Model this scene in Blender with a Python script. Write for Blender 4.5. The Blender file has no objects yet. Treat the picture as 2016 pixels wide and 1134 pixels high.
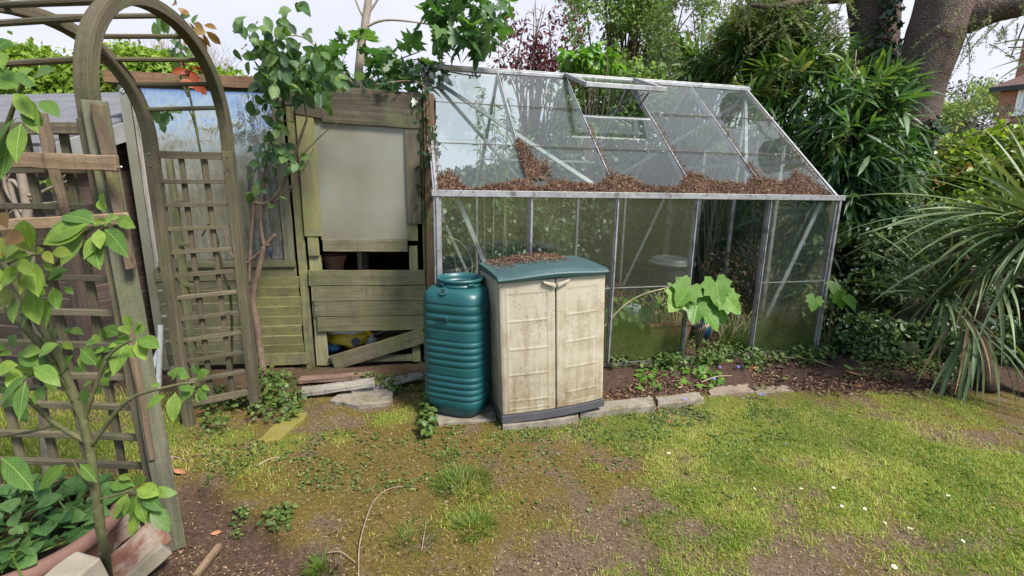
import bpy, math, random
import numpy as np
from mathutils import Vector, Matrix, noise as mnoise

# ------------------------------------------------------------------ camera, sky, sun, exposure
scene = bpy.context.scene
F, PITCH, ROLL, CAMH = 927.0, math.radians(12.2), math.radians(0.9), 1.37
CAM = np.array([0, 0, CAMH])
_f = np.array([0, math.cos(PITCH), -math.sin(PITCH)])
_r0 = np.array([1.0, 0, 0]); _u0 = np.array([0, math.sin(PITCH), math.cos(PITCH)])
_r = _r0 * math.cos(ROLL) + _u0 * math.sin(ROLL)
_u = _u0 * math.cos(ROLL) - _r0 * math.sin(ROLL)
cam_data = bpy.data.cameras.new("camera")
cam = bpy.data.objects.new("camera", cam_data)
scene.collection.objects.link(cam)
cam_data.sensor_width = 36.0
cam_data.lens = F / 2016 * 36.0
cam_data.clip_start = 0.05
cam_data.clip_end = 600
cam.matrix_world = Matrix(((_r[0], _u[0], -_f[0], 0), (_r[1], _u[1], -_f[1], 0), (_r[2], _u[2], -_f[2], CAMH), (0, 0, 0, 1)))
scene.camera = cam

SUN_EL, SUN_AZ = math.radians(52), math.radians(128)     # azimuth clockwise from +Y (the view direction)
sun_dir = Vector((math.sin(SUN_AZ) * math.cos(SUN_EL), math.cos(SUN_AZ) * math.cos(SUN_EL), math.sin(SUN_EL)))
sd_ = bpy.data.lights.new("sun", 'SUN'); sd_.energy = 2.9; sd_.angle = math.radians(15); sd_.color = (1.0, 0.95, 0.86)
sun = bpy.data.objects.new("sun", sd_); scene.collection.objects.link(sun)
sun.rotation_euler = sun_dir.to_track_quat('Z', 'Y').to_euler()

world = bpy.data.worlds.new("World"); scene.world = world; world.use_nodes = True
nt = world.node_tree; nt.nodes.clear()
wo = nt.nodes.new('ShaderNodeOutputWorld'); bg = nt.nodes.new('ShaderNodeBackground')
sky = nt.nodes.new('ShaderNodeTexSky'); sky.sky_type = 'NISHITA'; sky.sun_disc = False
sky.sun_elevation = SUN_EL; sky.sun_rotation = SUN_AZ
bg.inputs['Strength'].default_value = 0.1
tc = nt.nodes.new('ShaderNodeTexCoord')
mp = nt.nodes.new('ShaderNodeMapping'); mp.inputs['Scale'].default_value = (1, 1, 2.2)
cn = nt.nodes.new('ShaderNodeTexNoise'); cn.inputs['Scale'].default_value = 1.7; cn.inputs['Detail'].default_value = 7; cn.inputs['Roughness'].default_value = 0.55
cr = nt.nodes.new('ShaderNodeValToRGB'); cr.color_ramp.elements[0].position = 0.36; cr.color_ramp.elements[1].position = 0.56
sx = nt.nodes.new('ShaderNodeSeparateXYZ')
md = nt.nodes.new('ShaderNodeMath'); md.operation = 'MULTIPLY_ADD'; md.inputs[1].default_value = 0.30
mx = nt.nodes.new('ShaderNodeMixRGB')
cc = nt.nodes.new('ShaderNodeTexNoise'); cc.inputs['Scale'].default_value = 3.2; cc.inputs['Detail'].default_value = 6
ccr = nt.nodes.new('ShaderNodeValToRGB')
ccr.color_ramp.elements[0].position = 0.3; ccr.color_ramp.elements[0].color = (0.76, 0.80, 1.0, 1)
ccr.color_ramp.elements[1].position = 0.65; ccr.color_ramp.elements[1].color = (0.90, 0.92, 1.03, 1)
cm = nt.nodes.new('ShaderNodeMixRGB'); cm.blend_type = 'MULTIPLY'; cm.inputs[0].default_value = 1; cm.inputs[2].default_value = (3.45, 3.45, 3.45, 1)
L = nt.links.new
L(tc.outputs['Generated'], mp.inputs['Vector']); L(mp.outputs[0], cn.inputs['Vector']); L(mp.outputs[0], cc.inputs['Vector'])
L(tc.outputs['Generated'], sx.inputs[0]); L(sx.outputs['Y'], md.inputs[0]); L(cn.outputs['Fac'], md.inputs[2])
L(md.outputs[0], cr.inputs[0]); L(cc.outputs['Fac'], ccr.inputs[0]); L(ccr.outputs[0], cm.inputs[1])
L(cr.outputs[0], mx.inputs[0]); L(sky.outputs[0], mx.inputs[1]); L(cm.outputs[0], mx.inputs[2])
L(mx.outputs[0], bg.inputs['Color']); L(bg.outputs[0], wo.inputs[0])

vs = scene.view_settings; vs.view_transform = 'Standard'; vs.look = 'None'; vs.gamma = 1.0; vs.use_curve_mapping = False
vs.exposure = 1.6
scene.render.engine = 'CYCLES'
scene.cycles.max_bounces = 10; scene.cycles.transparent_max_bounces = 24
scene.cycles.diffuse_bounces = 4; scene.cycles.glossy_bounces = 4; scene.cycles.transmission_bounces = 6
scene.cycles.caustics_reflective = False; scene.cycles.caustics_refractive = False

# ------------------------------------------------------------------ helpers
col = scene.collection
rng = np.random.default_rng(11)
random.seed(5)

def ray(px, py):
    return _f + (px - 1008) / F * _r - (py - 567) / F * _u
def at(px, py, Y):
    d = ray(px, py); return CAM + d * (Y / d[1])
def gnd(px, py, z=0.0):
    d = ray(px, py); return CAM + d * ((z - CAMH) / d[2])
def nz(x, y, z=0.0):
    return mnoise.noise((x, y, z))
def fbm(x, y, s=1.0, o=4, z=0.0):
    return mnoise.fractal((x * s, y * s, z), 1.0, 2.0, o)
def sstep(a, b, x):
    t = np.clip((x - a) / (b - a), 0, 1); return t * t * (3 - 2 * t)
def unit(v):
    v = np.asarray(v, float); return v / (np.linalg.norm(v) + 1e-12)

def tag(o, label=None, cat=None, group=None, kind=None):
    if label: o['label'] = label
    if cat: o['category'] = cat
    if group: o['group'] = group
    if kind: o['kind'] = kind
    return o
def empty(name, loc, rz=0.0, label=None, cat=None, group=None):
    o = bpy.data.objects.new(name, None); col.objects.link(o)
    o.location = tuple(float(a) for a in loc); o.rotation_euler = (0, 0, rz); o.empty_display_size = 0.1
    return tag(o, label, cat, group)

class MB:
    """collects shapes, links them as ONE mesh object"""
    def __init__(s): s.v = []; s.f = []; s.uv = []
    def add(s, vs, fs, uvs=None):
        b = len(s.v); s.v += [tuple(map(float, p)) for p in vs]
        for i, f in enumerate(fs):
            s.f.append([b + k for k in f]); s.uv.append(uvs[i] if uvs else [(0, 0)] * len(f))
    def bar(s, p, q, w, t, up=(0, 0, 1), n=1, jit=0.0, taper=1.0, bow=0.0):
        """plank from p to q: width w across, thickness t along 'up' made square to it"""
        p = np.array(p, float); q = np.array(q, float); ax = q - p; ln = np.linalg.norm(ax); ax /= ln
        up = np.array(up, float); nn = up - ax * (up @ ax)
        if np.linalg.norm(nn) < 1e-4: nn = np.array([1.0, 0, 0]) - ax * ax[0]
        nn /= np.linalg.norm(nn); sd = np.cross(ax, nn)
        vs, fs, uvs = [], [], []; ru, rv = random.uniform(0, 40), random.uniform(0, 40)
        for i in range(n + 1):
            k = i / n; c = p + ax * ln * k + nn * bow * math.sin(math.pi * k); sc = 1 + (taper - 1) * k
            for a, b in ((-1, -1), (1, -1), (1, 1), (-1, 1)):
                j = np.array([random.uniform(-jit, jit) for _ in range(3)]) if jit else 0
                vs.append(c + sd * a * w / 2 * sc + nn * b * t / 2 * sc + j)
        pv = [0, w, w + t, 2 * w + t, 2 * w + 2 * t]
        for i in range(n):
            for j in range(4):
                a, b = i * 4 + j, i * 4 + (j + 1) % 4
                fs.append((a, b, b + 4, a + 4)); u0, u1 = ru + ln * i / n, ru + ln * (i + 1) / n
                uvs.append([(u0, rv + pv[j]), (u0, rv + pv[j + 1]), (u1, rv + pv[j + 1]), (u1, rv + pv[j])])
        fs.append((3, 2, 1, 0)); uvs.append([(ru, rv), (ru + .02, rv), (ru + .02, rv + .02), (ru, rv + .02)])
        e = n * 4; fs.append((e, e + 1, e + 2, e + 3)); uvs.append(uvs[-1])
        s.add(vs, fs, uvs); return s
    def box(s, lo, hi):
        lo = np.array(lo, float); hi = np.array(hi, float); c = (lo + hi) / 2; d = hi - lo
        k = int(np.argmax(d)); a = np.zeros(3); a[k] = d[k] / 2
        ups = {0: (0, 0, 1), 1: (0, 0, 1), 2: (0, 1, 0)}[k]
        wid = {0: d[1], 1: d[0], 2: d[0]}[k]; th = {0: d[2], 1: d[2], 2: d[1]}[k]
        return s.bar(c - a, c + a, wid, th, ups)
    def tube(s, pts, rad, n=8, cap=True, jit=0.0):
        pts = [np.array(p, float) for p in pts]; m = len(pts)
        if np.isscalar(rad): rad = [rad] * m
        vs, fs, uvs = [], [], []; ref = np.array([0.31, 0.2, 0.93]); L_ = 0; Ls = [0]
        for i in range(1, m): L_ += np.linalg.norm(pts[i] - pts[i - 1]); Ls.append(L_)
        prev = None
        for i in range(m):
            t = unit(pts[min(i + 1, m - 1)] - pts[max(i - 1, 0)])
            if prev is None:
                a = np.cross(t, ref); a = np.cross(t, [1, 0, 0]) if np.linalg.norm(a) < .05 else a
            else: a = prev - t * (prev @ t)
            a = unit(a); prev = a; b = np.cross(t, a)
            for j in range(n):
                an = 2 * math.pi * j / n; r = rad[i] * (1 + random.uniform(-jit, jit))
                vs.append(pts[i] + (a * math.cos(an) + b * math.sin(an)) * r)
        R = max(rad)
        for i in range(m - 1):
            for j in range(n):
                k = (j + 1) % n; fs.append((i * n + j, i * n + k, (i + 1) * n + k, (i + 1) * n + j))
                u0, u1 = 2 * math.pi * R * j / n, 2 * math.pi * R * (j + 1) / n
                uvs.append([(Ls[i], u0), (Ls[i], u1), (Ls[i + 1], u1), (Ls[i + 1], u0)])
        if cap:
            fs.append(tuple(range(n - 1, -1, -1))); uvs.append([(0, 0)] * n)
            fs.append(tuple((m - 1) * n + j for j in range(n))); uvs.append([(0, 0)] * n)
        s.add(vs, fs, uvs); return s
    def prism(s, pts, off):
        """flat polygon pts (3D) given thickness 'off' (3D vector)"""
        n = len(pts); pts = [np.array(p, float) for p in pts]; off = np.array(off, float)
        e1 = unit(pts[1] - pts[0]); nrm = unit(off); e2 = np.cross(nrm, e1); ru = random.uniform(0, 30)
        U = lambda p: (ru + float((p - pts[0]) @ e1), float((p - pts[0]) @ e2))
        vs = pts + [p + off for p in pts]; fs = [tuple(range(n - 1, -1, -1)), tuple(n + i for i in range(n))]
        uvs = [[U(pts[i]) for i in range(n - 1, -1, -1)], [U(p) for p in pts]]
        for i in range(n):
            j = (i + 1) % n; fs.append((i, j, n + j, n + i)); t = np.linalg.norm(off)
            a, b = U(pts[i]), U(pts[j]); uvs.append([a, b, (b[0], b[1] + t), (a[0], a[1] + t)])
        s.add(vs, fs, uvs); return s
    def loft(s, rings, cap0=True, cap1=True):
        n = len(rings[0]); vs = [p for r in rings for p in r]; fs = []
        for i in range(len(rings) - 1):
            for j in range(n):
                k = (j + 1) % n; fs.append((i * n + j, i * n + k, (i + 1) * n + k, (i + 1) * n + j))
        if cap0: fs.append(tuple(range(n - 1, -1, -1)))
        if cap1: fs.append(tuple((len(rings) - 1) * n + j for j in range(n)))
        s.add(vs, fs); return s
    def lathe(s, prof, c=(0, 0, 0), n=32, cap0=True, cap1=True):
        c = np.array(c, float)
        return s.loft([[c + np.array([r * math.cos(2 * math.pi * j / n), r * math.sin(2 * math.pi * j / n), z]) for j in range(n)] for r, z in prof], cap0, cap1)
    def build(s, name, mat, parent=None, smooth=False, bevel=0.0, loc=None, rz=0.0):
        me = bpy.data.meshes.new(name); me.from_pydata(s.v, [], s.f)
        uvl = me.uv_layers.new(name="UVMap"); flat = [c for f in s.uv for u in f for c in u]
        uvl.data.foreach_set("uv", flat); me.materials.append(mat)
        if smooth: me.polygons.foreach_set("use_smooth", [True] * len(me.polygons))
        o = bpy.data.objects.new(name, me); col.objects.link(o)
        if parent: o.parent = parent
        if loc is not None: o.location = tuple(float(a) for a in loc)
        o.rotation_euler = (0, 0, rz)
        if bevel:
            b = o.modifiers.new("bevel", 'BEVEL'); b.width = bevel; b.segments = 2; b.limit_method = 'ANGLE'; b.angle_limit = math.radians(40)
            b.harden_normals = False
        me.update(); return o

def np_mesh(name, V, FA, mat, parent=None, rnd=None, smooth=False, attrs=None):
    """V (n,3), FA (m,k) -> one mesh object, made fast"""
    V = np.asarray(V, np.float32); FA = np.asarray(FA, np.int32); k = FA.shape[1]
    me = bpy.data.meshes.new(name); me.vertices.add(len(V)); me.vertices.foreach_set("co", V.ravel())
    me.loops.add(FA.size); me.loops.foreach_set("vertex_index", FA.ravel())
    me.polygons.add(len(FA)); me.polygons.foreach_set("loop_start", np.arange(0, FA.size, k, dtype=np.int32))
    me.polygons.foreach_set("loop_total", np.full(len(FA), k, np.int32))
    if smooth: me.polygons.foreach_set("use_smooth", np.ones(len(FA), bool))
    me.update(calc_edges=True)
    at_ = dict(attrs or {})
    if rnd is not None: at_['rnd'] = rnd
    for nm, arr in at_.items():
        a = me.attributes.new(nm, 'FLOAT', 'POINT'); a.data.foreach_set("value", np.asarray(arr, np.float32))
    me.materials.append(mat)
    o = bpy.data.objects.new(name, me); col.objects.link(o)
    if parent: o.parent = parent
    return o

# leaf templates: (u along 0..1, v across -0.5..0.5, w lift), quads (degenerate quads repeat a vertex)
def strip_tmpl(widths, fold=0.12):
    """leaf from a list of half-width factors along its length, folded along the midrib"""
    n = len(widths); T = []; Q = []
    for i, w in enumerate(widths):
        u = i / (n - 1); T += [(u, -w / 2, fold * w), (u, 0, 0), (u, w / 2, fold * w)]
    for i in range(n - 1):
        a = i * 3; Q += [(a, a + 1, a + 4, a + 3), (a + 1, a + 2, a + 5, a + 4)]
    return np.array(T), np.array(Q)
OVAL = strip_tmpl([0.03, 0.72, 1.0, 0.86, 0.02], 0.16)
LANCE = strip_tmpl([0.12, 0.9, 1.0, 0.72, 0.02], 0.10)
SMALL = (np.array([(0, 0, 0), (0.5, -0.5, 0.1), (1, 0, 0), (0.5, 0.5, 0.1)]), np.array([(0, 1, 2, 3)]))
BLADE = (np.array([(0, -.5, 0), (0, .5, 0), (.55, -.36, 0), (.55, .36, 0), (1, -.04, 0), (1, .04, 0)]), np.array([(0, 1, 3, 2), (2, 3, 5, 4)]))
def lobed(r):
    """palmate leaf: fan of quads round the petiole; r = list of (angle deg, radius)"""
    T = [(0.12, 0, 0)]; Q = []
    for a, q in r:
        a = math.radians(a); T.append((0.12 + q * math.cos(a) * 0.88, q * math.sin(a) * 0.95, 0.10 * abs(math.sin(a * 2)) * q))
    T = np.array(T); n = len(r)
    for i in range(0, n - 2, 2): Q.append((0, i + 1, i + 2, i + 3))
    return T, np.array(Q)
MAPLE = lobed([(-150, .25), (-120, .45), (-100, .36), (-75, .62), (-52, .42), (-45, .7), (-27, .45), (-14, .72), (0, 1.0), (14, .72), (27, .45), (45, .7), (52, .42), (75, .62), (100, .36), (120, .45), (150, .25)])
IVY = lobed([(-140, .35), (-100, .5), (-65, .38), (-40, .6), (-20, .5), (0, .95), (20, .5), (40, .6), (65, .38), (100, .5), (140, .35)])

VINE = lobed([(-158, .42), (-135, .60), (-112, .52), (-88, .74), (-68, .60), (-52, .82), (-36, .66), (-18, .86), (0, 1.02), (18, .86), (36, .66), (52, .82), (68, .60), (88, .74), (112, .52), (135, .60), (158, .42)])

def leaves(tm, C, AX, NM, Ln, W, droop=0.0):
    """instances template at C with axis AX, rough normal NM; returns V, Q"""
    T, Q = tm; N = len(C); C = np.asarray(C, float); AX = np.asarray(AX, float)
    AX = AX / (np.linalg.norm(AX, axis=1, keepdims=True) + 1e-9)
    S = np.cross(AX, NM); S /= (np.linalg.norm(S, axis=1, keepdims=True) + 1e-9); NN = np.cross(S, AX)
    Ln = np.broadcast_to(np.asarray(Ln, float), (N,))[:, None]; W = np.broadcast_to(np.asarray(W, float), (N,))[:, None]
    dr = np.broadcast_to(np.asarray(droop, float), (N,))[:, None]
    u, v, w = T[:, 0], T[:, 1], T[:, 2]
    V = C[:, None] + (Ln * u)[..., None] * AX[:, None] + (W * v)[..., None] * S[:, None] + (W * w)[..., None] * NN[:, None]
    V[..., 2] -= dr * Ln * u ** 2
    k = len(T); return V.reshape(-1, 3), (Q[None] + (np.arange(N) * k)[:, None, None]).reshape(-1, 4), k

def leaf_obj(name, tm, C, AX, NM, Ln, W, mat, parent=None, droop=0.0, rnd=None, smooth=False):
    V, Q, k = leaves(tm, C, AX, NM, Ln, W, droop); N = len(C)
    if rnd is None: rnd = rng.random(N)
    ex = None
    if smooth or len(tm[0]) > 14: ex = {'lu': np.tile(tm[0][:, 0], N), 'lv': np.tile(tm[0][:, 1], N)}    # along and across the leaf, for its veins
    return np_mesh(name, V, Q, mat, parent, np.repeat(rnd, k), smooth, ex)

def rdir(n):
    d = rng.normal(size=(n, 3)); return d / np.linalg.norm(d, axis=1, keepdims=True)
def blob_pts(blobs, n, shell=0.5, gap=0.0, gs=2.0):
    """points spread through ellipsoids [(centre, radii)], denser towards the outside, thinned by noise to leave gaps"""
    vol = np.array([b[1][0] * b[1][1] * b[1][2] for b in blobs]) ** 0.67; vol /= vol.sum(); P, D = [], []
    for (c, r), k in zip(blobs, vol):
        m = int(n * k * (1.7 if gap else 1)) + 1; d = rdir(m); q = rng.random(m) ** (1 / 3); q = shell + (1 - shell) * q if shell else q
        q *= 1 + 0.13 * rng.normal(size=m)
        p = np.array(c) + d * q[:, None] * np.array(r)
        if gap:
            keep = np.array([nz(*(x * gs)) > -gap_lim(gap) for x in p]); p, d = p[keep], d[keep]
        P.append(p); D.append(d)
    return np.concatenate(P), np.concatenate(D)
def gap_lim(g): return 0.28 - 0.4 * g
# ------------------------------------------------------------------ materials
class NT:
    def __init__(s, name):
        s.m = bpy.data.materials.new(name); s.m.use_nodes = True; s.t = s.m.node_tree; s.t.nodes.clear()
        s.out = s.n('OutputMaterial')
    def n(s, t, **kw):
        nd = s.t.nodes.new('ShaderNode' + t)
        for k, v in kw.items():
            if k in nd.inputs: nd.inputs[k].default_value = v
            else: setattr(nd, k, v)
        return nd
    def l(s, a, b): s.t.links.new(a, b)
    def noise(s, vec, scale, detail=5, rough=0.55, dist=0.0):
        nd = s.n('TexNoise', Scale=scale, Detail=detail, Roughness=rough, Distortion=dist)
        if vec is not None: s.l(vec, nd.inputs['Vector'])
        return nd.outputs['Fac']
    def ramp(s, fac, stops):
        nd = s.n('ValToRGB'); e = nd.color_ramp.elements
        while len(e) < len(stops): e.new(0.5)
        for k, (p, c) in enumerate(stops):
            e[k].position = p; e[k].color = (c, c, c, 1) if np.isscalar(c) else (*c, 1)
        s.l(fac, nd.inputs[0]); return nd.outputs[0]
    def mix(s, fac, a, b, mode='MIX'):
        nd = s.n('MixRGB', blend_type=mode)
        for i, x in ((0, fac), (1, a), (2, b)):
            if hasattr(x, 'links'): s.l(x, nd.inputs[i])
            elif np.isscalar(x): nd.inputs[i].default_value = x if i == 0 else (x, x, x, 1)
            else: nd.inputs[i].default_value = (*x, 1)
        return nd.outputs[0]
    def math(s, op, a, b=0.0):
        nd = s.n('Math', operation=op)
        for i, x in ((0, a), (1, b)):
            if hasattr(x, 'links'): s.l(x, nd.inputs[i])
            else: nd.inputs[i].default_value = x
        return nd.outputs[0]
    def mapping(s, vec, scale):
        nd = s.n('Mapping'); nd.inputs['Scale'].default_value = scale; s.l(vec, nd.inputs['Vector']); return nd.outputs[0]
    def bump(s, h, strength=0.5, dist=0.01):
        nd = s.n('Bump', Strength=strength, Distance=dist); s.l(h, nd.inputs['Height']); return nd.outputs[0]
    def done(s, color, rough=0.7, normal=None, metal=0.0, spec=0.5, trans=0.0, tcol=None):
        p = s.n('BsdfPrincipled'); p.inputs['Specular IOR Level'].default_value = spec; p.inputs['Metallic'].default_value = metal
        for nm, x in (('Base Color', color), ('Roughness', rough)):
            if hasattr(x, 'links'): s.l(x, p.inputs[nm])
            else: p.inputs[nm].default_value = x if np.isscalar(x) else (*x, 1)
        if normal is not None: s.l(normal, p.inputs['Normal'])
        sh = p.outputs[0]
        if trans:
            t = s.n('BsdfTranslucent'); c = tcol if tcol is not None else color
            if hasattr(c, 'links'): s.l(c, t.inputs[0])
            else: t.inputs[0].default_value = (*c, 1)
            m = s.n('MixShader'); m.inputs[0].default_value = trans; s.l(sh, m.inputs[1]); s.l(t.outputs[0], m.inputs[2]); sh = m.outputs[0]
        s.l(sh, s.out.inputs[0]); return s.m
    def obj(s): return s.n('TexCoord').outputs['Object']
    def uv(s): return s.n('TexCoord').outputs['UV']
    def attr(s, nm): a = s.n('Attribute'); a.attribute_name = nm; return a.outputs['Fac']

def wood(name, c1, c2, algae=0.4, acol=(0.13, 0.15, 0.035), dark=0.5):
    t = NT(name); uv = t.uv(); ob = t.obj()
    g = t.noise(t.mapping(uv, (2.5, 60, 1)), 1.0, 6, 0.65, 0.6)
    g2 = t.noise(t.mapping(uv, (1.2, 9, 1)), 1.0, 4)
    base = t.ramp(g, [(0.25, tuple(a * 0.45 for a in c1)), (0.45, c1), (0.7, c2)])
    base = t.mix(t.ramp(g2, [(0.35, 0.0), (0.75, 0.6)]), base, tuple(a * 0.55 for a in c1))
    tone = t.noise(t.mapping(uv, (0.03, 0.37, 1)), 1.0, 2, 0.5)           # each plank its own tone
    base = t.mix(1.0, base, t.ramp(tone, [(0.32, 0.55), (0.68, 1.3)]), 'MULTIPLY')
    drip = t.noise(t.mapping(ob, (38, 38, 2.5)), 1.0, 5, 0.7)
    base = t.mix(t.ramp(drip, [(0.52, 0.0), (0.72, 0.55)]), base, (0.035, 0.03, 0.022))
    n3 = t.noise(ob, 5.0, 6, 0.7)
    base = t.mix(t.ramp(n3, [(0.62 - algae * 0.4, 0.0), (0.85 - algae * 0.35, 0.85 if algae > 0.02 else 0.0)]), base, acol)
    n4 = t.noise(ob, 2.6, 5, 0.65)
    base = t.mix(t.ramp(n4, [(0.5, 0.0), (0.72, dark)]), base, (0.03, 0.027, 0.02))
    fine = t.noise(ob, 160, 3, 0.7)
    base = t.mix(t.ramp(fine, [(0.3, 0.35), (0.6, 0.0)]), base, (0.02, 0.018, 0.012))
    vor = t.n('TexVoronoi', Scale=7.0); t.l(t.mapping(uv, (1, 2.2, 1)), vor.inputs['Vector'])
    base = t.mix(t.ramp(vor.outputs['Distance'], [(0.05, 0.7), (0.09, 0.0)]), base, (0.03, 0.02, 0.012))
    return t.done(base, 0.85, t.bump(t.math('ADD', g, t.math('MULTIPLY', fine, 0.5)), 0.55, 0.004), spec=0.25)

M = {}
M['arch'] = wood('weathered_arch_wood', (0.10, 0.082, 0.052), (0.165, 0.138, 0.088), 0.36, (0.085, 0.09, 0.035), 0.65)
M['tan'] = wood('tan_repair_wood', (0.24, 0.16, 0.095), (0.36, 0.26, 0.17), 0.06, dark=0.3)
M['greyboard'] = wood('grey_green_board', (0.13, 0.125, 0.085), (0.20, 0.19, 0.135), 0.35, (0.10, 0.115, 0.05), 0.35)
M['brownbroken'] = wood('broken_brown_wood', (0.13, 0.09, 0.06), (0.2, 0.15, 0.1), 0.12, dark=0.5)
M['mossboard'] = wood('mossy_cladding', (0.14, 0.12, 0.07), (0.21, 0.19, 0.115), 0.62, (0.17, 0.175, 0.055), 0.4)
M['doorboard'] = wood('mossy_door_board', (0.13, 0.115, 0.07), (0.20, 0.18, 0.115), 0.45, (0.12, 0.125, 0.05), 0.55)
M['darkboard'] = wood('dark_header_board', (0.10, 0.085, 0.06), (0.17, 0.145, 0.105), 0.25, (0.10, 0.11, 0.045), 0.6)
M['palemoss'] = wood('pale_mossy_post', (0.17, 0.15, 0.09), (0.25, 0.23, 0.14), 0.6, (0.19, 0.195, 0.075), 0.3)
M['redpost'] = wood('reddish_post', (0.20, 0.115, 0.065), (0.30, 0.19, 0.115), 0.1, dark=0.55)
M['shedbrown'] = wood('dark_brown_weatherboard', (0.085, 0.058, 0.048), (0.14, 0.10, 0.085), 0.08, (0.08, 0.075, 0.03), 0.5)
M['whiteplank'] = wood('pale_weathered_plank', (0.33, 0.30, 0.26), (0.47, 0.44, 0.39), 0.22, (0.13, 0.13, 0.06), 0.45)
M['redplank'] = wood('reddish_plank', (0.17, 0.10, 0.075), (0.27, 0.19, 0.15), 0.1, dark=0.5)

def simple(name, c1, c2, scale=8, rough=0.7, bs=0.3, bd=0.004, bscale=60, spec=0.4, metal=0.0, spots=None, detail=6):
    t = NT(name); ob = t.obj(); n = t.noise(ob, scale, detail, 0.65)
    c = t.ramp(n, [(0.3, c1), (0.7, c2)])
    if spots:
        sc, lo, hi, colr = spots; c = t.mix(t.ramp(t.noise(ob, sc, 6, 0.7), [(lo, 0.0), (hi, 0.85)]), c, colr)
    return t.done(c, rough, t.bump(t.noise(ob, bscale, 5, 0.7), bs, bd) if bs else None, metal, spec)

M['alu'] = simple('old_aluminium', (0.20, 0.20, 0.205), (0.32, 0.32, 0.33), 14, 0.5, 0.12, 0.002, 90, 0.5, 0.5, (9, 0.52, 0.68, (0.07, 0.066, 0.05)))
M['aludark'] = simple('grimy_aluminium', (0.10, 0.095, 0.08), (0.2, 0.19, 0.17), 14, 0.6, 0.2, 0.002, 90, 0.4, 0.3, (9, 0.45, 0.6, (0.05, 0.05, 0.03)))
M['galv'] = simple('galvanised_screw', (0.6, 0.6, 0.6), (0.7, 0.7, 0.7), 40, 0.4, 0, metal=0.7)
M['felt'] = simple('grey_roof_felt', (0.085, 0.085, 0.095), (0.135, 0.135, 0.145), 6, 0.9, 0.5, 0.004, 240, 0.2, spots=(3.5, 0.62, 0.74, (0.15, 0.145, 0.115)))
M['fascia'] = simple('grey_painted_fascia', (0.14, 0.14, 0.14), (0.22, 0.22, 0.215), 5, 0.8, 0.2, 0.002, 90, 0.3, spots=(6, 0.6, 0.75, (0.07, 0.07, 0.06)))
M['concrete'] = simple('weathered_concrete', (0.145, 0.125, 0.10), (0.25, 0.22, 0.18), 9, 0.9, 0.6, 0.005, 80, 0.2, spots=(6, 0.47, 0.62, (0.10, 0.085, 0.045)))
M['dirtslab'] = simple('soil_stained_slab', (0.15, 0.115, 0.085), (0.26, 0.21, 0.165), 11, 0.95, 0.6, 0.005, 90, 0.15, spots=(6, 0.48, 0.62, (0.10, 0.07, 0.05)))
M['mossstone'] = simple('moss_covered_stone', (0.15, 0.13, 0.03), (0.19, 0.17, 0.05), 12, 0.95, 0.8, 0.008, 90, 0.1, spots=(11, 0.55, 0.68, (0.17, 0.15, 0.12)))
M['brick'] = simple('old_brick', (0.16, 0.072, 0.05), (0.23, 0.12, 0.085), 8, 0.9, 0.5, 0.004, 120, 0.2, spots=(9, 0.44, 0.58, (0.32, 0.27, 0.22)))
M['block'] = simple('pale_concrete_block', (0.17, 0.15, 0.115), (0.25, 0.22, 0.175), 10, 0.92, 0.5, 0.005, 80, 0.2, spots=(5, 0.6, 0.72, (0.16, 0.14, 0.08)))
M['terra'] = simple('weathered_terracotta', (0.14, 0.066, 0.045), (0.22, 0.11, 0.078), 7, 0.85, 0.35, 0.003, 70, 0.25, spots=(6, 0.55, 0.7, (0.15, 0.13, 0.09)))
M['terra_rim'] = simple('pink_terracotta_rim', (0.13, 0.068, 0.054), (0.19, 0.105, 0.082), 9, 0.8, 0.3, 0.003, 70, 0.3)
M['greenplastic'] = simple('dark_green_plastic', (0.005, 0.054, 0.058), (0.007, 0.070, 0.074), 4, 0.42, 0.10, 0.0015, 60, 0.5, spots=(16, 0.66, 0.76, (0.035, 0.075, 0.065)))
M['greenlid'] = simple('faded_green_lid', (0.018, 0.046, 0.048), (0.028, 0.066, 0.068), 6, 0.5, 0.15, 0.002, 60, 0.45, spots=(14, 0.60, 0.74, (0.13, 0.12, 0.09)))
M['darkplastic'] = simple('dark_grey_plinth', (0.045, 0.045, 0.055), (0.065, 0.063, 0.07), 8, 0.6, 0.15, 0.002, 50, spots=(20, 0.6, 0.7, (0.12, 0.10, 0.06)))
M['blackplastic'] = simple('black_plastic', (0.012, 0.015, 0.018), (0.022, 0.026, 0.03), 8, 0.4, 0.1, 0.002, 50)
M['binlid'] = simple('dull_black_lid', (0.03, 0.035, 0.04), (0.05, 0.056, 0.06), 8, 0.5, 0.1, 0.002, 50)
M['holeshade'] = simple('hole_shade_plastic', (0.004, 0.012, 0.012), (0.006, 0.015, 0.015), 8, 0.6, 0)  # green plastic darkened to near-black for the shade inside holes
M['whitepot'] = simple('white_plastic', (0.55, 0.55, 0.55), (0.66, 0.66, 0.64), 8, 0.45, 0.1, 0.002, 50, spots=(12, 0.6, 0.75, (0.25, 0.22, 0.15)))
M['twig'] = simple('dry_twig', (0.17, 0.12, 0.085), (0.30, 0.23, 0.17), 30, 0.85, 0.4, 0.002, 150, 0.2)
M['bark_thin'] = simple('brown_stem_bark', (0.085, 0.055, 0.04), (0.16, 0.11, 0.08), 25, 0.85, 0.6, 0.003, 120, 0.25)
M['bark_pale'] = simple('pale_stem_bark', (0.20, 0.165, 0.125), (0.30, 0.25, 0.20), 20, 0.8, 0.4, 0.003, 90, 0.25)
M['bark_green'] = simple('green_mossy_stem', (0.045, 0.05, 0.018), (0.105, 0.10, 0.045), 30, 0.8, 0.6, 0.003, 140, 0.3, spots=(60, 0.62, 0.7, (0.30, 0.26, 0.2)))
M['cane'] = simple('bamboo_cane', (0.20, 0.175, 0.08), (0.34, 0.30, 0.16), 9, 0.6, 0.1, 0.002, 60)
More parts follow.
